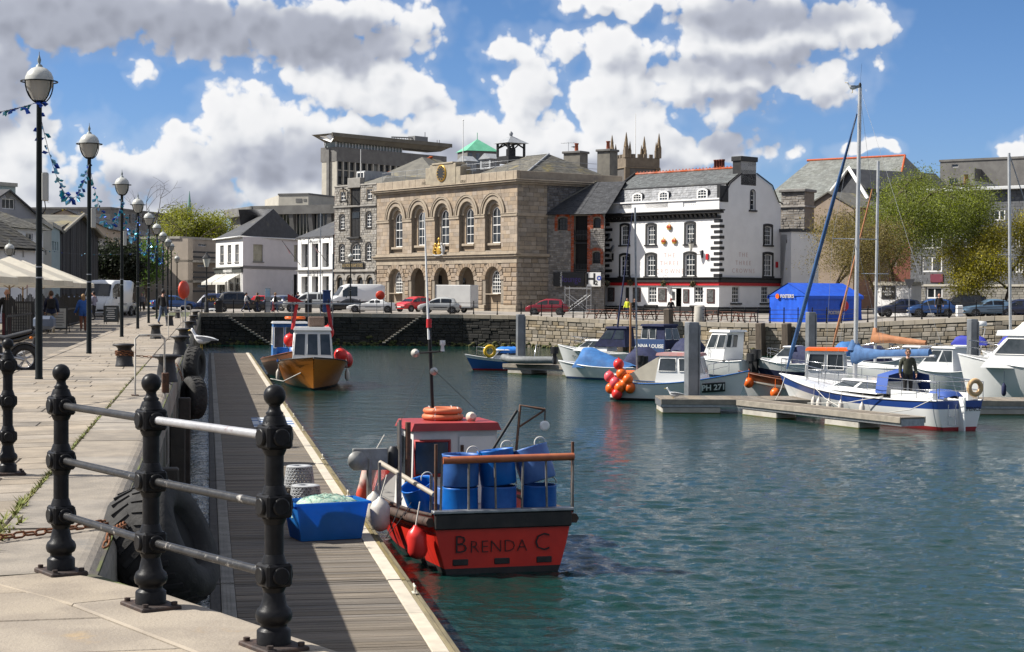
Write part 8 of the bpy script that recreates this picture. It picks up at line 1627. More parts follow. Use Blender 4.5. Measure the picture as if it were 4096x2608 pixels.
 buoy('bright red fender buoy at the stern quarter',LP(1668,2172,27.9),.165,.52,buoy_c[1],-6);buoy('white fender against the pontoon',LP(1520,2060,29.0),.17,.55,fend_m);buoy('second white fender, half hidden behind the first',LP(1496,2030,29.9),.15,.5,fend_m);buoy('long red and white fender under the pot hauler',LP(1466,1925,30.6),.13,.95,mat('fender_redwhite',(.60,.52,.45),(.55,.06,.03),2.2,.5),14)
 for q0,q1,Y0,Y1 in(((1545,2150),(1645,2010),28,28.6),((1322,1836),(1435,1812),36.0,30.5),((1545,2150),(1610,1990),28,29)):MB().tube([LP(*q0,Y0),LP((q0[0]+q1[0])/2,(q0[1]+q1[1])/2+8,(Y0+Y1)/2),LP(*q1,Y1)],.008,4).build('mooring_rope',blk_m,t)
 return t
red_boat()
# ---------------------------------------------------------------- orange boat and the one behind it
org=mat('ochre_hull',(.40,.14,.018),(.34,.115,.015),1.2,.35,coat=.2)
CN=[0]
def clutter(t,M0,items):
 for k,x,y,z,r_ in items:
  CN[0]+=1;w=('first','second','third','fourth','fifth','sixth','seventh','eighth','ninth','tenth','eleventh')[CN[0]%11]+(' on the ochre boat' if CN[0]<12 else ' on the boat behind it')
  if k=='b':T=thing('net_float','round float among the deck gear, '+w,'buoy',M=M0@TRS((x,y,z)),group='loose floats on the working boats');MB().ball((0,0,0),r_,14,0,(1,1,1.1)).lathe([(.03,r_),(.03,r_*1.3)],6).build('float',buoy_c[random.choice((0,1,1,2))],T)
  else:T=thing('blue_barrel','blue barrel among the deck gear, '+w,'barrel',M=M0@TRS((x,y,z)),group='barrels on the working boats');MB().lathe([(r_*.95,0),(r_,.4),(r_,.75),(r_*.9,.75),(r_*.9,.1)],16,cap=False).build('drum',MATS['barrel_blue'],T)
b_=wl(1254,1562);bow=(b_.x,b_.y);st_=Vector((b_.x*1.105-.2,b_.y*1.11,0));t,L,rg=boat('ochre-hulled fishing boat with white wheelhouse, bow towards the camera',(st_.x,st_.y),bow,3.3,(.9,1.0,1.55),[blk_m,org,org,blk_m],'fishing_boat','working boats along the pontoon',rake=.2,full=.2,p=5.5,tr=.9,um=.62,flare=.15,dm=mat('old_deck',(.2,.2,.2)))
cabin(t,3.6,6.3,2.0,.9,2.75,.35,.1,gel,gel,2,.14,'wheelhouse',.86,white_p);M0=BM((st_.x,st_.y),bow)
T=thing('crab_pot','brown mesh crab pot on the ochre boat roof','crab pot',M=M0@TRS((4.6,.2,2.9)));MB().cbox(-.3,.3,-.4,.4,0,.5,.05).build('mesh',mat('pot_brown',(.12,.06,.04),(.2,.16,.13),30,.9),T);m=MB();[m.tube([(4.3,s*.95,2.75),(4.2,s*.8,3.8),(4.2,s*.75,4.0)],.09,6)for s in(-1,1)];m.build('gantry',red_p,t);m=MB();m.box(4.0,4.5,-1.9,2.4,4.0,4.06);[m.tube([(4.2,y,2.9),(4.2,y,z)],.025,5)for y,z in((.4,8.5),(-.2,7.3),(1.0,6.5),(-1.0,5.2))];m.build('aerials',galv,t);m=MB();m.add([(4.2,-1.2,4.1),(4.3,-.4,4.1),(4.3,-1.2,4.5)],[(0,1,2)]);m.build('red_flag',red_p,t)
lettering('118',.5,buoy_c[0],t,Matrix.Translation((8.12,-.35,.75))@Matrix.Rotation(R(90),4,'Z'),'hull_number');m=MB();m.tube([(8.3,.2,1.5),(8.5,-.6,.8),(8.4,-1.4,.4),(8.0,-2.0,.5)],.025,5);m.build('bow_rope',rope_w,t);[fender(t,x,s*1.65,.6)for x,s in((6.9,1),(6.2,1),(6.6,-1))]
clutter(t,M0,[('b',x,U(1.2,1.9),U(.9,1.5),U(.22,.34))for x in(1.2,1.8,2.4,3.0,3.5,.6)]+[('d',2.2,.6,.7,.32),('d',2.6,-.5,.7,.32),('d',1.4,.2,.7,.32),('b',3.3,-1.1,2.2,.3),('b',3.2,.8,2.6,.32)])
s2=Q(st(b_)[0]+18.5,4.3);b2=Q(st(b_)[0]+10.0,4.4);t,L,rg=boat('blue and white working boat moored behind the ochre one',(s2.x,s2.y),(b2.x,b2.y),3.0,(.9,.95,1.5),[blk_m,mat('dark_hull',(.05,.035,.03),rough=.6),wd_m,wd_m],'fishing_boat','working boats along the pontoon',rake=.3);cabin(t,4,6,1.9,.9,2.9,.2,.1,blue_c,gel,2,.1,'wheelhouse',.95,white_p);M0=BM((s2.x,s2.y),(b2.x,b2.y));clutter(t,M0,[('b',U(5,8),U(.6,1.8),U(1.2,1.9),U(.2,.3))for i in range(6)]+[('d',6.6,.2,.9,.3),('d',7.0,-.5,.9,.3)]);[MB().torus((5,y,3.2),.3,.08,16,6).build('lifebuoy',buoy_c[0],t)for y in(.5,.1)]
# ---------------------------------------------------------------- the marina
grn=[blue_af,gel,gel,gel]
t,L,_=boat('small blue and cream cabin boat with a yellow lifebuoy',xy(2125,104),xy(1893,103),1.7,(.75,.65,.95),[red_af,mat('royal_blue_hull',(.03,.10,.30),rough=.35),gel,gel],full=.3);cabin(t,.8,2.6,1.2,.7,1.2,.5,.2,gel,gel,2,.06,tap=.8);cover(t,.7,2.2,1.2,1.15,1.4,mat('tarp_blue',(.02,.17,.55),rough=.6));rails(t,[(2.9,-.4,.9),(3.4,0,.95),(2.9,.4,.9)],.45);T=thing('lifebuoy','yellow horseshoe lifebuoy on the small blue boat','lifebuoy',M=BM(xy(2125,104),xy(1893,103))@TRS((2.75,.62,1.15)));MB().torus((0,0,0),.3,.1,20,8,axis='Y').build('ring',mat('buoy_yellow',(.68,.42,.02),rough=.5),T)
p=P(2140,1430,98);T=thing('inflatable_dinghy','grey inflatable dinghy with outboard on the far walkway','boat',M=frame((p.x-1.3,p.y,MZ+.05),(.97,-.25,0)));m=MB();m.tube([(2.5,-.5,.25),(1,-.55,.22),(0,-.5,.25),(-.5,0,.35),(0,.5,.25),(1,.55,.22),(2.5,.5,.25)],.2,10);m.build('tube',mat('rib_grey',(.20,.21,.21),(.15,.155,.155),5,.6),T);MB().box(0,2.4,-.45,.45,.1,.16).build('floor',conc_d,T);outboard(T,2.6,0,.5,.9);m=MB();m.tube([(1.4,-.5,.3),(1.5,-.4,1.1),(1.5,.4,1.1),(1.4,.5,.3)],.02,5);m.build('arch',ss_m,T)
t,L,_=boat('white cabin cruiser with a navy canopy, bow to the left',xy(2570,108),xy(2262,110),2.6,(.95,.9,1.35),grn,full=.3);cabin(t,2.0,4.3,2.0,1.0,1.65,.9,.1,gel,gel,3,.08,tap=.8);cabin(t,.8,2.9,2.0,1.3,2.45,.9,.1,navy_c,navy_c,2,.12,'canopy',.85);rails(t,[(3.2,-.9,1.2),(4.3,-.4,1.35),(4.8,0,1.4),(4.3,.4,1.35),(3.2,.9,1.2)],.5);lettering('SAPPHIRE',.28,black_p,t,Matrix.Translation((4.0,.72,.72))@Matrix.Rotation(R(180-24),4,'Z'),'boat_name')
t,L,_=boat('white day boat under a sky-blue canvas cover with an outboard',xy(2560,92),xy(2268,94),2.1,(.7,.7,.95),grn);cover(t,.4,3.6,1.9,.75,1.7,blue_c,ridge=(.75,.9));outboard(t,-.1,0,.75);outboard(t,-.1,.45,.9,.8)
t,L,_=boat('white boat under a long navy canvas cover with a wooden mast',xy(2715,96),xy(2470,97),1.9,(.65,.6,.8),[red_af,gel,wd_m,wd_m]);cover(t,.1,3.2,1.8,.65,1.65,navy_c,ridge=(.5,.8));q=P(2524,1030,96.5);I=BM(xy(2715,96),xy(2470,97)).inverted();v=I@q;MB().tube([(v.x,v.y,.6),(v.x,v.y,v.z*.62)],.06,8).build('mast',mat('wood_mast',(.32,.16,.07),rough=.5),t)
t,L,_=boat('navy and white cruiser showing its name on a dark dodger',xy(2600,113),xy(2790,118),2.5,(1.0,.95,1.3),[blue_af,navy_c,gel,gel]);cabin(t,.3,2.6,2.0,1.0,2.5,.6,.1,navy_c,navy_c,2,.14,'canopy',.85,white_p);MB().cbox(-.08,-.02,-1.15,1.15,.75,1.65,.02).build('dodger',mat('dodger_blue',(.03,.07,.18),rough=.7),t);lettering('ANNA LOUISE',.34,white_p,t,Matrix.Translation((-.09,0,1.2))@Matrix.Rotation(R(-90),4,'Z'),'boat_name',thin=.01)
t,L,_=boat('white fishing boat with blue gunwale, registration board and heaped buoys',xy(2462,75.5),xy(2952,73.5),2.1,(.85,.8,1.35),[blk_m,gel,gel,mat('gunwale_blue',(.03,.13,.38),rough=.4)],'fishing_boat',full=.25,p=2.6);M0=BM(xy(2462,75.5),xy(2952,73.5));cabin(t,2.05,4.1,1.6,.8,1.95,.3,.15,gel,mat('roof_faded_red',(.38,.14,.12),(.30,.2,.2),3,.6),2,.12,'wheelhouse',.82,white_p)
m=MB();m.add([(2.1,-.78,.85),(2.1,.78,.85),(2.15,.66,1.9),(2.15,-.66,1.9),(.5,-.85,.9),(.5,.85,.9)],[(4,5,2,3),(4,3,0),(5,1,2)]);m.build('canvas_shelter',sheer_mat('cream_canvas',(.68,.62,.50),.2),t);sy=lambda x,z:next(lerp(u[1],v[1],(z-u[2])/(v[2]-u[2]))for u,v in zip(_[int(x/L*16)][:7],_[int(x/L*16)][1:7])if u[2]<=z<=v[2]);xa,xb=L*.745,L*.935;ya,yb,yu,yd=sy(xa,.62),sy(xb,.62),sy((xa+xb)/2,.8),sy((xa+xb)/2,.45)
w=MB();w.cbox(-.50,.50,-.01,.02,-.22,.22,.01);bd=w.build('number_board',black_p,t,Matrix.Translation(((xa+xb)/2,-(ya+yb)/2-.09,.64))@Matrix.Rotation(math.atan2(ya-yb,xb-xa),4,'Z')@Matrix.Rotation(R(-4),4,'Y')@Matrix.Rotation(math.atan2(yu-yd,.35),4,'X'));lettering('PH 271',.37,white_p,bd,Matrix.Translation((0,-.02,0)),'number',sx=.92,thin=.01);rails(t,[(4.3,-.5,1.1),(5.1,0,1.3),(4.3,.5,1.1)],.5)
for i,(x,y,z,c)in enumerate(((.45,-.9,1.55,1),(.6,-.95,1.15,0),(.0,-.8,1.0,2),(.3,-.95,.75,2),(.75,-1.0,.70,0),(.55,-1.05,.55,0),(.1,-.9,.5,0),(.45,-1.1,.28,1),(1.0,-1.0,.55,0),(.9,-1.02,.9,0))):T=thing('buoy','%s buoy in the heap on the registered boat, %s from the top'%(('orange','red','pink')[c],('first','second','third','fourth','fifth','sixth','seventh','eighth','ninth','last')[i]),'buoy',M=M0@TRS((x,y,z)),group='heap of pink and orange buoys');MB().ball((0,0,0),.235,16,0,(1,1,1.06)).lathe([(.04,.22),(.03,.31)],8).build('float',buoy_c[c],T)
t,L,_=boat('white pilothouse angling boat with a large white outboard',xy(3010,96),xy(2790,99),2.3,(.95,.9,1.2),grn,full=.3);cabin(t,1.4,3.0,1.7,.95,2.5,.7,-.2,gel,gel,2,.12,'pilothouse',.85,white_p,.2);outboard(t,-.1,0,.9,1.2);outboard(t,-.2,.5,.8);rails(t,[(2.4,-.9,1.1),(3.2,-.2,1.2),(2.4,.9,1.1)],.45)
t,L,_=boat('white cuddy boat with a navy hull and dark canopy',xy(3300,94),xy(3048,96),2.3,(.9,.85,1.15),[blue_af,navy_c,gel,gel],bands=(.1,.5));cabin(t,1.6,3.0,1.7,.9,1.75,1.0,.1,gel,gel,1,.06);cover(t,.2,1.9,1.7,1.0,1.8,navy_c,ridge=(.3,.98));rails(t,[(2.4,-.8,1.0),(3.3,-.2,1.15),(3.3,.2,1.15),(2.4,.8,1.0)],.5)
t,L,_=boat('white clinker boat with orange-roofed wheelhouse and brown rubbing strakes',xy(3590,74),xy(3000,75.5),2.3,(.95,.8,1.25),[red_af,gel,wd_m,wd_m],'fishing_boat',bands=(.1,.72),deck=.35,dm=mat('boat_floor',(.2,.17,.13)));cabin(t,2.1,3.9,1.7,.8,2.2,.2,.1,gel,buoy_c[0],2,.12,'wheelhouse',.9,white_p);lettering('Kaikoura',.34,black_p,t,Matrix.Translation((1.2,1.14,.62))@Matrix.Rotation(R(180),4,'Z'),'boat_name');M0=BM(xy(3590,74),xy(3000,75.5))
for i,(x,y,z)in enumerate(((6.3,.35,.75),(5.1,.92,.35))):T=thing('buoy',('orange buoy hanging at the bow of the orange-roofed boat','orange buoy hanging lower on the side of the orange-roofed boat')[i],'buoy',M=M0@TRS((x,y,z)));MB().ball((0,0,0),.22,14,0,(1,1,1.06)).tube([(0,0,.2),(0,-.1,.6)],.015,5).build('float',buoy_c[0],T)
for lb,a,b,d0,d1,cv in(('white boat with a navy bimini behind the thick steel pile',2700,2850,112,114,navy_c),('white motorboat with a blue cover below the tent',3330,3500,106,107,blue_c),('white half-decked boat between the orange-roofed boat and the wall',3420,3600,98,99,navy_c)):
 t,L,_=boat(lb,xy(a,d0),xy(b,d1),2.2,(.9,.85,1.15),grn,full=.3);cover(t,.2,L*.7,1.7,.95,1.75,cv,ridge=(.2,.8));rails(t,[(L*.6,-.8,.95),(L,0,1.15),(L*.6,.8,.95)],.5)
sp,bp=wl(3838,1722),wl(3180,1640);t,L,_=boat('white sailing yacht with a blue stripe and red waterline',(sp.x,sp.y),(bp.x,bp.y),3.0,(1.02,1.0,1.4),[red_af,gel,mat('stripe_blue',(.02,.06,.25),rough=.3),gel],'sailing_yacht',full=.3,rake=1.2,tr=.62,p=1.9,bands=(.12,.72),deck=.02);M0=BM((sp.x,sp.y),(bp.x,bp.y));I=M0.inverted();D=lambda px,py,x:None
def onx(px,py,y=0.0):
 d=I.to_3x3()@ray(px,py);o=I@Vector((0,0,CAMZ));k=(y-o.y)/d.y;return o+d*k
cabin(t,3.6,7.2,1.9,1.05,1.45,1.2,.0,gel,gel,2,.06,'coachroof',.8);cov=mat('sail_cover_blue',(.06,.14,.30),(.045,.10,.22),3,.8,.5,8);mb=onx(3420,1500);mt=onx(3440,352);mb.z=1.3;MB().tube([mb,mt],[.085,.07],10).build('mast',mat('mast_alloy',(.58,.58,.57),(.5,.5,.5),2,.35,metal=.4),t)
bm0,bm1=onx(3415,1430),onx(3720,1425);m=MB();n=9;m.loft([[(Vector(bm0).lerp(bm1,u)+Vector((0,math.cos(a)*r_*.55,math.sin(a)*r_*h_+.12)))for a in[2*PI*k/10 for k in range(10)]]for u,r_,h_ in[(i/(n-1),lerp(.30,.15,min(1,i/3)),1.5 if i==0 else 1.0)for i in range(n)]],0,True,True,True,True);m.build('sail_cover',cov,t);c0=onx(3418,1360);MB().tube([c0,bm0+Vector((0,0,.3))],[.12,.26],10).build('mast_boot',cov,t);MB().tube([bm0,bm1+(bm1-bm0)*.06],.05,8).build('boom',MATS['mast_alloy'],t)
f0,f1=onx(3148,1475),onx(3428,455);MB().tube([f0,f0.lerp(f1,.08),f0.lerp(f1,.7),f1],[.03,.085,.075,.03],8).build('furled_jib',mat('jib_blue',(.04,.11,.26),(.03,.07,.17),4,.7,.3,10,stretch=(1,1,.3)),t)
sh=onx(3422,956);m=MB();m.tube([sh+Vector((0,-1.0,0)),sh,sh+Vector((0,1.0,0))],.02,6);m.build('spreader',ss_m,t);m=MB();[m.tube([(mb.x,s*1.35,1.05),sh+Vector((0,s,0)),mt-Vector((0,0,.2))],.006,4)for s in(-1,1)];m.tube([(.1,0,1.1),mt],.006,4);[m.tube([(mb.x-.5,s*1.3,1.05),sh],.006,4)for s in(-1,1)];m.build('shrouds',galv,t);m=MB();m.lathe([(.05,0),(.06,.12),(.03,.2)],8,0,Matrix.Translation(mt));m.tube([mt+Vector((0,0,.1)),mt+Vector((.4,0,.12))],.012,4);m.tube([mt,mt+Vector((-.1,0,.9))],.004,3);m.build('masthead',blk_m,t)
m=MB();m.loft([[(3.0+dx,y,z)for y,z in((-.95,1.1),(-.85,1.75),(0,1.95),(.85,1.75),(.95,1.1))]for dx in(0,.7)],0,True,False);m.add([(3.7,-.95,1.1),(3.7,.95,1.1),(3.7,.85,1.75),(3.7,0,1.95),(3.7,-.85,1.75)],[(0,1,2,3,4)]);m.build('spray_hood',mat('hood_blue',(.03,.075,.28),rough=.7),t);m=MB();[m.box(.4,2.9,s*.72-.1,s*.72+.1,.95,1.25)for s in(-1,1)];m.build('cockpit_coaming',gel,t);rails(t,[(x,s*w,1.05+.02*x)for s in(1,)for x,w in((0,.95),(1.6,1.25),(3.5,1.42),(5.5,1.35),(7.5,.95),(9.4,.35))],.6);rails(t,[(x,-w,1.05+.02*x)for x,w in((0,.95),(1.6,1.25),(3.5,1.42),(5.5,1.35),(7.5,.95),(9.4,.35))],.6);rails(t,[(9.2,.4,1.3),(L+.9,.1,1.4),(L+.9,-.1,1.4),(9.2,-.4,1.3)],.62);rails(t,[(1.1,.98,1.05),(.05,.8,1.05),(.05,-.8,1.05),(1.1,-.98,1.05)],.62)
[fender(t,x,1.55 if x<7 else 1.35,.45,h=.55)for x in(3.6,5.0,5.8,6.5,7.2)];MB().cbox(-.30,.02,-.04,.04,-.5,1.15,.02).build('rudder',gel,t);m=MB();m.tube([(-.12,.25,.9),(-.12,.25,.2),(-.12,.55,.2),(-.12,.55,.9)],.015,5);m.tube([(-.12,.25,.5),(-.12,.55,.5)],.015,5);m.build('boarding_ladder',ss_m,t);lettering('SIXPENCE',.2,black_p,t,Matrix.Translation((-.02,-.42,.72))@Matrix.Rotation(R(-90),4,'Z'),'boat_name');m=MB();[m.tube([a_,(Vector(a_)+Vector(b_))/2-Vector((0,0,.12)),b_],.014,4)for a_,b_ in(((L+.6,.1,1.35),(8.4,2.3,.58)),((7.6,1.2,1.2),(4.2,2.1,.58)),((.2,1.0,1.05),(1.2,2.0,.58)),((2.5,1.4,1.05),(6.4,2.1,.58)))];m.build('mooring_lines',rope_w,t);T=thing('lifebuoy','faded horseshoe lifebuoy on the yacht stern rail','lifebuoy',M=M0@TRS((.05,-.65,1.45)));MB().torus((0,0,0),.24,.09,18,8,axis='X').build('ring',mat('buoy_faded',(.55,.36,.18),rough=.6),T);cover(t,.3,1.5,.9,1.15,1.35,mat('hood_blue',(.03,.075,.28)),'stern_cover')
t,L,_=boat('sailing yacht with a tan sail cover behind the white one',xy(3690,86),xy(3330,92),2.6,(1,.95,1.2),grn,'sailing_yacht',tr=.6);J2=BM(xy(3690,86),xy(3330,92)).inverted();L2=lambda px,py,d:J2@P(px,py,d);a,b=L2(3500,1450,89),L2(3513,645,89);MB().tube([a,b],.075,8).build('mast',MATS['mast_alloy'],t);a,b=L2(3500,1350,89),L2(3705,1372,87);tan=mat('tan_canvas',(.42,.19,.09),(.35,.15,.07),3,.8,.3,8);MB().tube([a+Vector((0,0,.5)),a,a.lerp(b,.3),b],[.1,.35,.2,.12],8).build('sail_cover',tan,t);a,b=L2(3330,1390,90),L2(3490,755,89);MB().tube([a,a.lerp(b,.1),b],[.02,.07,.04],6).build('furled_jib',tan,t);a=L2(3500,1095,89);MB().tube([a+Vector((0,-.9,0)),a,a+Vector((0,.9,0))],.02,5).build('spreader',ss_m,t)
t,L,_=boat('large white flybridge cruiser at the right edge',xy(4700,69.5),xy(3880,74),3.6,(1.5,1.55,2.1),grn,full=.25,p=2.4);cabin(t,2.0,L-.9,2.9,1.6,2.95,1.1,-.3,gel,gel,3,.22,'saloon',.82,white_p,.5);cover(t,2.5,L-2.0,2.5,3.1,4.3,mat('cream_canopy',(.66,.63,.57),(.6,.57,.51),3,.8),ridge=(.3,.7));rails(t,[(L-3.4,1.5,1.65),(L-1.4,.9,1.95),(L,.1,2.1),(L-1.4,-.9,1.95),(L-3.4,-1.5,1.65)],.6);[fender(t,x,1.72,.7,navy_c)for x in(L-3.4,L-2)]
for i,(a,b,d0,d1,B_,zs,lb)in enumerate(((3920,3640,82,84,2.8,(1.1,1.0,1.4),'white sports cruiser with a raked windscreen behind the yacht stern'),(3760,3560,104,106,2.6,(1.0,.9,1.2),'white open motorboat in the far row below the wall'),(3960,3740,106,108,2.6,(1.0,.9,1.2),'white motorboat with a blue boom cover in the far row'),(4150,3960,102,104,2.8,(1.0,1.0,1.3),'white cruiser in the far row at the right edge'))):
 t,L,_=boat(lb,xy(a,d0),xy(b,d1),B_,zs,grn,full=.3);cabin(t,.9,2.9,B_*.75,zs[1],zs[1]+(1.1 if i==0 else .6),1.0,.1,gel,gel,2,.08);rails(t,[(2.2,-.8,zs[1]),(L,0,zs[2]),(2.2,.8,zs[1])],.45)
 if i in(2,3):cover(t,.1,2.4,.5,zs[1]+.8,zs[1]+1.25,mat('royal_canvas',(.02,.03,.30),rough=.7));m=MB();m.tube([(1.0,-1,zs[1]),(.6,-.9,2.6),(.6,.9,2.6),(1.0,1,zs[1])],.03,5);m.lathe([(.0001,2.75),(.38,2.75),(.40,2.85),(.36,3.05),(.0001,3.08)],14,0,Matrix.Translation((.6,0,0)));m.build('radar_arch',gel,t)
 if i==3:J2=BM(xy(a,d0),xy(b,d1)).inverted();p0,p1=J2@P(4042,1400,103),J2@P(4036,612,103);MB().tube([p0,p1],.09,8).build('mast',MATS['mast_alloy'],t);p2=J2@P(4130,900,103);MB().tube([p1,p2],.035,5).build('backstay',galv,t);m=MB();v=J2@P(4036,1020,103);m.tube([v+Vector((-.2,-1,0)),v,v+Vector((.2,1,0))],.02,5);m.build('spreader',ss_m,t)
p=P(2550,830,90);T=thing('slim_mast_boat','small sailing dinghy with a slim grey mast behind the heaped buoys','boat',M=BM(xy(2620,86),xy(2470,87)));hull(T,2.0,1.4,(.5,.45,.6),.3,grn);J2=BM(xy(2620,86),xy(2470,87)).inverted();MB().tube([J2@P(2548,1480,86.5),J2@P(2540,830,86.5)],.05,8).build('mast',galv,T);MB().tube([J2@P(2470,1310,86.5),J2@P(2530,850,86.5)],[.05,.02],6).build('furled_jib',navy_c,T);MB().cbox(.2,1.8,-.5,.5,.5,.75,.08).build('orange_bundle',buoy_c[0],T)
# ================================================================ far quay: railing, tables, tent, signs
ORD=('first','second','third','fourth','fifth','sixth','seventh','eighth','ninth','tenth','eleventh','twelfth','thirteenth','fourteenth')
q=MB();q.lathe([(.075,0),(.075,.06),(.05,.10),(.062,.16),(.042,.24),(.040,.95),(.055,1.0),(.04,1.06),(.025,1.08),(.055,1.13),(.055,1.17),(.001,1.21)],8);FPOST=q.mesh('post',black_iron)
for k,(pa,pb,sp,hs)in enumerate(((800,1180,2.6,(.6,1.0)),(1180,1560,2.6,(.6,1.0)),(1700,2080,2.0,(.55,1.0)),(2120,2420,1.3,(.35,.68,1.0)),(2420,2720,1.3,(.35,.68,1.0)),(2720,3080,1.3,(.35,.68,1.0)),(3080,3420,1.3,(.35,.68,1.0)),(3470,3800,2.2,(.3,.65,1.0)),(3800,4120,2.2,(.3,.65,1.0)))):
 a,b=cop_at(pa),cop_at(pb);a=a+Vector((.1,.35,-.01));L=(b-a).length;n=max(2,round(L/sp));t=thing('quay_railing','black iron railing on the far quay, %s stretch from the left'%ORD[k],'railing',a,group='railing along the far quay');pts=[cop_at(lerp(pa,pb,i/n))+Vector((.1,.35,-.01))-a for i in range(n+1)]
 for p in pts:put('post',FPOST,t,Matrix.Translation(p))
 for h in hs:MB().tube([p+Vector((0,0,h))for p in pts],.02,5).build('rail',black_iron,t)
red_wood=mat('table_redwood',(.17,.065,.035),(.12,.045,.028),4,.6)
def table():
 t=thing('picnic_table','x','table',group='picnic tables in front of the pub')
 for i in range(5):MB().cbox(-.75,.75,-.36+i*.145,-.23+i*.145,.70,.74,.008).build('top_plank',red_wood,t)
 for s in(-1,1):
  for j in(0,1):MB().cbox(-.75,.75,s*.62+j*.14-.14,s*.62+j*.14-.01,.42,.46,.008).build('seat_plank',red_wood,t)
  MB().tube([(s*.5,-.28,.70),(s*.5,-.72,0)],.05,4).build('leg',red_wood,t);MB().tube([(s*.5,.28,.70),(s*.5,.72,0)],.05,4).build('leg',red_wood,t);MB().box(s*.5-.03,s*.5+.03,-.78,.78,.36,.42).build('cross_beam',red_wood,t)
 return t
t0=table();kids=tree_of(t0)
for i,(px,dd)in enumerate(((2395,3.2),(2450,4.5),(2515,3.5),(2590,3.6),(2650,5.0),(2730,3.4),(2815,3.5),(2950,4.2),(3010,3.2),(2880,6.5))):
 c=cop_at(px);M=Matrix.Translation((c.x,c.y+dd,ground_z(c.x,c.y+dd)))@Matrix.Rotation(R(U(-50,-25)),4,'Z');lb='reddish picnic table on the pub terrace, %s along from the left'%ORD[i]
 if i:dup(t0,M,lb,kids)
 else:t0.matrix_local=M;t0['label']=lb
def tent():
 f=Fac(3232,131.2,3447,134.6,ground_z(P(3232,1177,131).x,131.2));W=f.W;D=4.2;t=thing('blue_tent','bright blue canvas marquee tent on the far quay','tent',M=f.M);bc=mat('tent_blue',(.014,.10,.60),(.012,.08,.50),2,.5,.3,5);H=f.uv(3232,1183)[1];rz=f.uv(3300,1133,D/2)[1]
 def cloth(p0,p1,z1,nm,tri=0):
  m=MB();n=26;p0,p1=Vector(p0),Vector(p1);d=(p1-p0).normalized();nn=Vector((-d.y,d.x,0));rg=[]
  for z in range(7):rg.append([p0.lerp(p1,i/n)+nn*(.07*(1-z/7)*math.sin(i*1.7+math.sin(i*.7+z*.3)*2))+Vector((0,0,z1*z/6))for i in range(n+1)])
  m.loft(rg,0,True,False);return m.build(nm,bc,t)
 cloth((0,0,0),(W,0,0),H,'side_cloth');cloth((0,D,0),(0,0,0),H,'front_cloth');cloth((W,0,0),(W,D,0),H,'end_cloth');cloth((W,D,0),(0,D,0),H,'side_cloth')
 m=MB();m.loft([[(x,-.12,H-.25),(x,-.1,H),(x,D*.25,lerp(H,rz,.53)),(x,D/2,rz),(x,D*.75,lerp(H,rz,.53)),(x,D+.1,H),(x,D+.12,H-.25)]for x in(-.1,W*.33,W*.66,W+.1)],0,False,False);m.add([(-.05,0,H-.02),(-.05,D,H-.02),(-.05,D/2,rz-.02)],[(0,1,2)]);m.add([(W+.05,0,H-.02),(W+.05,D,H-.02),(W+.05,D/2,rz-.02)],[(0,1,2)]);m.build('roof_cloth',bc,t)
 lw=mat('tent_letter',(.55,.5,.42),rough=.6)
 u=Matrix.Translation((-.14,D*.5,H-.05))@Matrix.Rotation(R(-90),4,'Z');lettering("FOSTER'S",.36,lw,t,u,thin=.01);MB().lathe([(.2,0),(.2,.02)],14,0,u@Matrix.Translation((-1.05,0,0))@Matrix.Rotation(R(90),4,'X')).build('emblem',buoy_c[0],t);u=Matrix.Translation((W*.48,-.14,H*.36));lettering("FOSTER'S",.36,lw,t,u,thin=.01);MB().lathe([(.4,0),(.4,.02)],18,0,Matrix.Translation((W*.66,-.13,H*.62))@Matrix.Rotation(R(90),4,'X')).build('emblem',red_p,t)
tent()
def on(px,d):p=P(px,1177,d);return Vector((p.x,p.y,ground_z(p.x,p.y)))
T=thing('victorian_lamp','ornate black Victorian lamp post by the corner of the quay','street lamp',on(826,151.5));MB().lathe([(.22,0),(.22,.3),(.16,.4),(.18,.9),(.10,1.0),(.09,2.2),(.13,2.3),(.07,2.4),(.06,3.9),(.12,4.0)],12).build('post',black_p,T);MB().lathe([(.16,4.0),(.36,4.75)],6,0,None,False).build('lantern',lan_m if 'lan_m' in globals()else mat('lantern_glass',(.62,.6,.52)),T);MB().lathe([(.40,4.75),(.38,4.82),(.14,5.1),(.05,5.3),(.001,5.4)],6,0,None,False).build('lantern_top',black_p,T)
T=thing('info_totem','tall grey and blue parking sign on the far quay','sign',on(1071,152));MB().cbox(-.24,.24,-.08,.08,0,2.2,.02).build('panel',galv,T);MB().cbox(-.2,.2,-.09,-.08,1.4,2.1,.004).build('map',mat('map_blue',(.25,.45,.6),(.6,.6,.6),6,.5),T)
T=thing('blue_totem','dark blue parking ticket totem beside the silver off-roader','ticket machine',on(1307,151.5));MB().cbox(-.32,.32,-.2,.2,0,1.85,.03).build('body',mat('totem_blue',(.02,.05,.16),rough=.5),T);MB().cbox(-.38,.38,-.25,.25,1.85,1.98,.02).build('cap',MATS['totem_blue'],T)
for i,px in enumerate((877,1234,792)):T=thing('litter_bin',('dark litter bin beside the black taxi','dark litter bin in front of the off-road car','dark litter bin at the inner corner of the quay')[i],'bin',on(px,151.6));MB().cbox(-.28,.28,-.28,.28,0,1.05,.04).build('body',blk_m,T);MB().lathe([(.36,1.05),(.3,1.2),(.1,1.28)],8).build('lid',blk_m,T)
T=thing('lifebuoy_cabinet','round red lifebuoy cabinet on two posts by the white coupe','lifebuoy',on(1521,150.6));[MB().tube([(s*.3,0,0),(s*.3,0,1.3)],.03,6).build('post',galv,T)for s in(-1,1)];MB().lathe([(.36,0),(.40,.05),(.40,.12),(.34,.17),(.001,.18)],22,0,Matrix.Translation((0,.1,1.58))@Matrix.Rotation(R(90),4,'X')).build('housing',mat('cabinet_red',(.62,.05,.02),rough=.4),T)
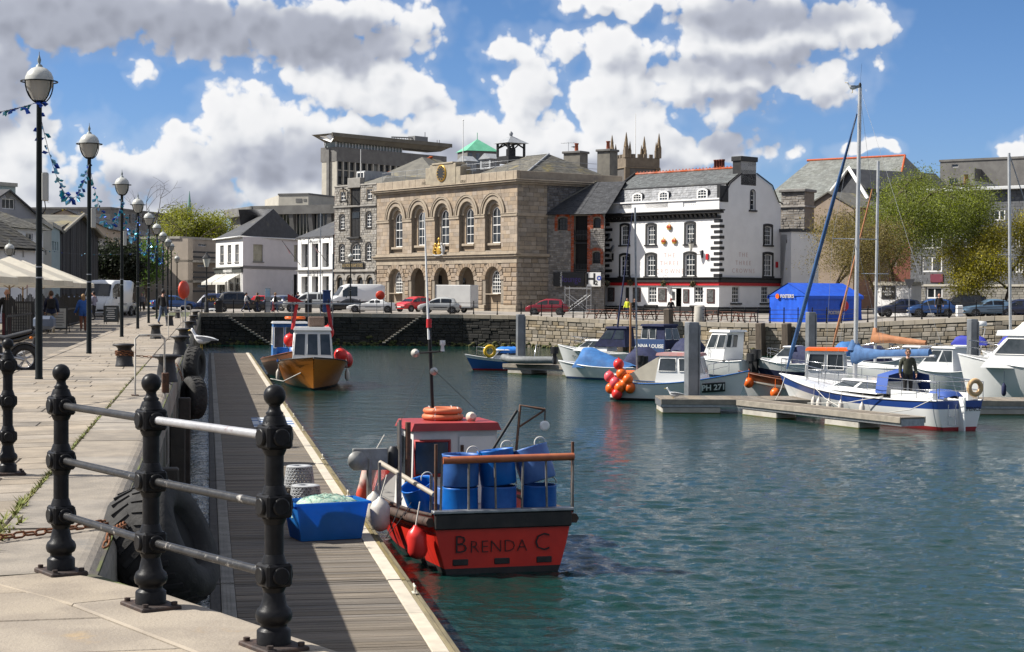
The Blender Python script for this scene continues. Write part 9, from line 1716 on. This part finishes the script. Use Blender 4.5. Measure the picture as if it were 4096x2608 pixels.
T=thing('give_way_sign','triangular road sign on a post under the trees','road sign',on(3637,137));MB().tube([(0,0,0),(0,0,3)],.04,6).build('post',galv,T);MB().prism([(-.45,3.0),(.45,3.0),(0,2.2)],-.06,-.03,'Y').build('plate',conc_d,T)
T=thing('white_bollard','short white bollard behind the right-hand railing','bollard',on(3838,125.5));MB().cbox(-.22,.22,-.22,.22,0,.85,.05).build('body',white_p,T)
f=Fac(3500,146,3645,144,.0);t=simple_house('low white wall with a black pub noticeboard',f,2,f.uv(3570,1140)[1],render_w,None,conc,cat='wall',name='white_wall');a=f.rect(3527,1145,3582,1196);MB().cbox(a[0],a[1],-.06,-.005,a[2],a[3],.01).build('noticeboard',black_p,t);[lettering(s,.22,white_p,t,Matrix.Translation(((a[0]+a[1])/2,-.07,a[3]-.22-i*.24)),sx=.9)for i,s in enumerate(('FREE','FUNCTION','ROOM'))]
T=thing('concrete_pillar','stout pale concrete pillar among the picnic tables','pillar',on(2798,135.8)+Vector((0,0,-.1)));MB().lathe([(.42,0),(.40,1.3),(.36,1.36),(.001,1.4)],16).build('pillar',concrete,T)
# ================================================================ people
cl_=lambda n,c:mat('cloth_'+n,c,tuple(x*.75 for x in c),7,.85,.2,30)
blkc,jean,kh,wh,br_,bl_,nv,gr_=cl_('black',(.014,.014,.016)),cl_('denim',(.07,.10,.16)),cl_('khaki',(.30,.26,.19)),cl_('white',(.6,.58,.56)),cl_('brown',(.09,.055,.035)),cl_('coat_blue',(.03,.10,.33)),cl_('navy',(.02,.03,.07)),cl_('olive',(.050,.052,.034));lav_=cl_('lilac',(.26,.25,.32));rdc=cl_('red',(.35,.05,.06));rust_c=cl_('rust',(.20,.08,.045))
hb,hd_,hg=mat('hair_brown',(.07,.038,.02),rough=.7),mat('hair_dark',(.014,.011,.010),rough=.7),mat('hair_fair',(.24,.14,.06),rough=.7)
def at(px,d,yaw,z=None):p=P(px,1177,d);return Matrix.Translation((p.x,p.y,z if z is not None else ground_z(p.x,p.y)))@Matrix.Rotation(R(yaw),4,'Z')
W_=pose(.24,.04,.1);RZ=-.085;g_='people on the far quay';n_='people on the near quay'
person('man in a black jacket standing by the menu board at the left edge',at(28,62,10,RZ),blkc,cl_('maroon',(.10,.02,.025)),hg,pose(.06),bald=True,group=n_,h=1.8)
b_=person('man in a dark coat and pale trousers carrying a backpack',at(205,71,15,RZ),nv,kh,hb,pose(.2,.02,.2),coat=.2,group=n_);MB().cbox(-.17,.17,-.32,-.14,1.02,1.45,.06).build('backpack',blkc,b_)
person('woman in a bright blue padded coat and rust trousers',at(333,74,20,RZ),bl_,rust_c,hg,pose(.07,.09),long_hair=True,coat=.35,shoes=wh,group=n_,h=1.62,fat=1.25)
person('waiter in a lilac shirt and black trousers by the cafe fence',at(376,104,70,RZ),lav_,blkc,hd_,pose(.04,phone=True),group=n_)
person('man in a black jacket and jeans walking along the quay',Matrix.Translation(G(652,1299))@Matrix.Rotation(R(-8),4,'Z'),blkc,jean,hd_,pose(.28,.05,.1),shoes=br_,group=n_,h=1.78)
person('woman in a grey top walking at the far end of the quay',at(568,150,180,RZ),cl_('grey',(.2,.19,.2)),blkc,hb,W_,group=n_,h=1.65)
person('man in a white top and dark trousers striding past the taxi',at(984,152.5,-75),wh,nv,hd_,pose(.3,.08,.1),group=g_);person('person in dark clothes standing beside the taxi',at(1030,152.6,60),br_,nv,hb,pose(.1),group=g_,h=1.75);m_=person('adult in dark clothes walking with a small child',at(1101,152.4,-80),blkc,jean,hg,pose(.2),group=g_);person('small child in pink walking beside an adult',at(1093,152.2,-80),rdc,rdc,hb,pose(.15),group=g_,h=1.05)
person('person in a brown jacket in front of the off-road car',at(1167,152.3,-70),br_,nv,hb,pose(.15),group=g_,h=1.62);person('dark-jacketed man behind the parked cars',at(1192,160,30),nv,blkc,hd_,group=g_,h=1.8)
hv=mat('hi_vis',(.62,.66,.03),rough=.6);person('drinker in a yellow high-visibility top on the pub terrace',at(2510,145.5,150),hv,nv,hd_,group=g_,h=1.7);person('drinker in dark clothes beside the yellow top',at(2538,145.8,200),blkc,nv,hb,group=g_,h=1.65);person('person in a red hat near the tall timber pile',at(2684,143,170),blkc,nv,hb,hat=rdc,group=g_,h=1.7);person('man in black standing behind the right-hand railing',at(3757,127.5,170),blkc,blkc,hg,bald=True,group=g_,h=1.75)
p=P(3630,1601,60.6);m_=person('man in an olive fleece and sunglasses standing in the yacht cockpit',Matrix.Translation(p)@Matrix.Rotation(R(176),4,'Z'),gr_,blkc,hb,pose(.03,.03,.1),h=1.80);MB().cbox(-.075,.075,.118,.135,1.645,1.675,.006).build('sunglasses',blk_m,m_)
MB().box(1.9,3.2,-.6,.6,.80,.9).build('cockpit_floor',gel,bpy.data.objects['sailing_yacht'])
bpy.context.view_layer.update()
print('objects',len(bpy.data.objects),'tris',sum(len(o.data.polygons)*2 for o in bpy.data.objects if o.type=='MESH'))
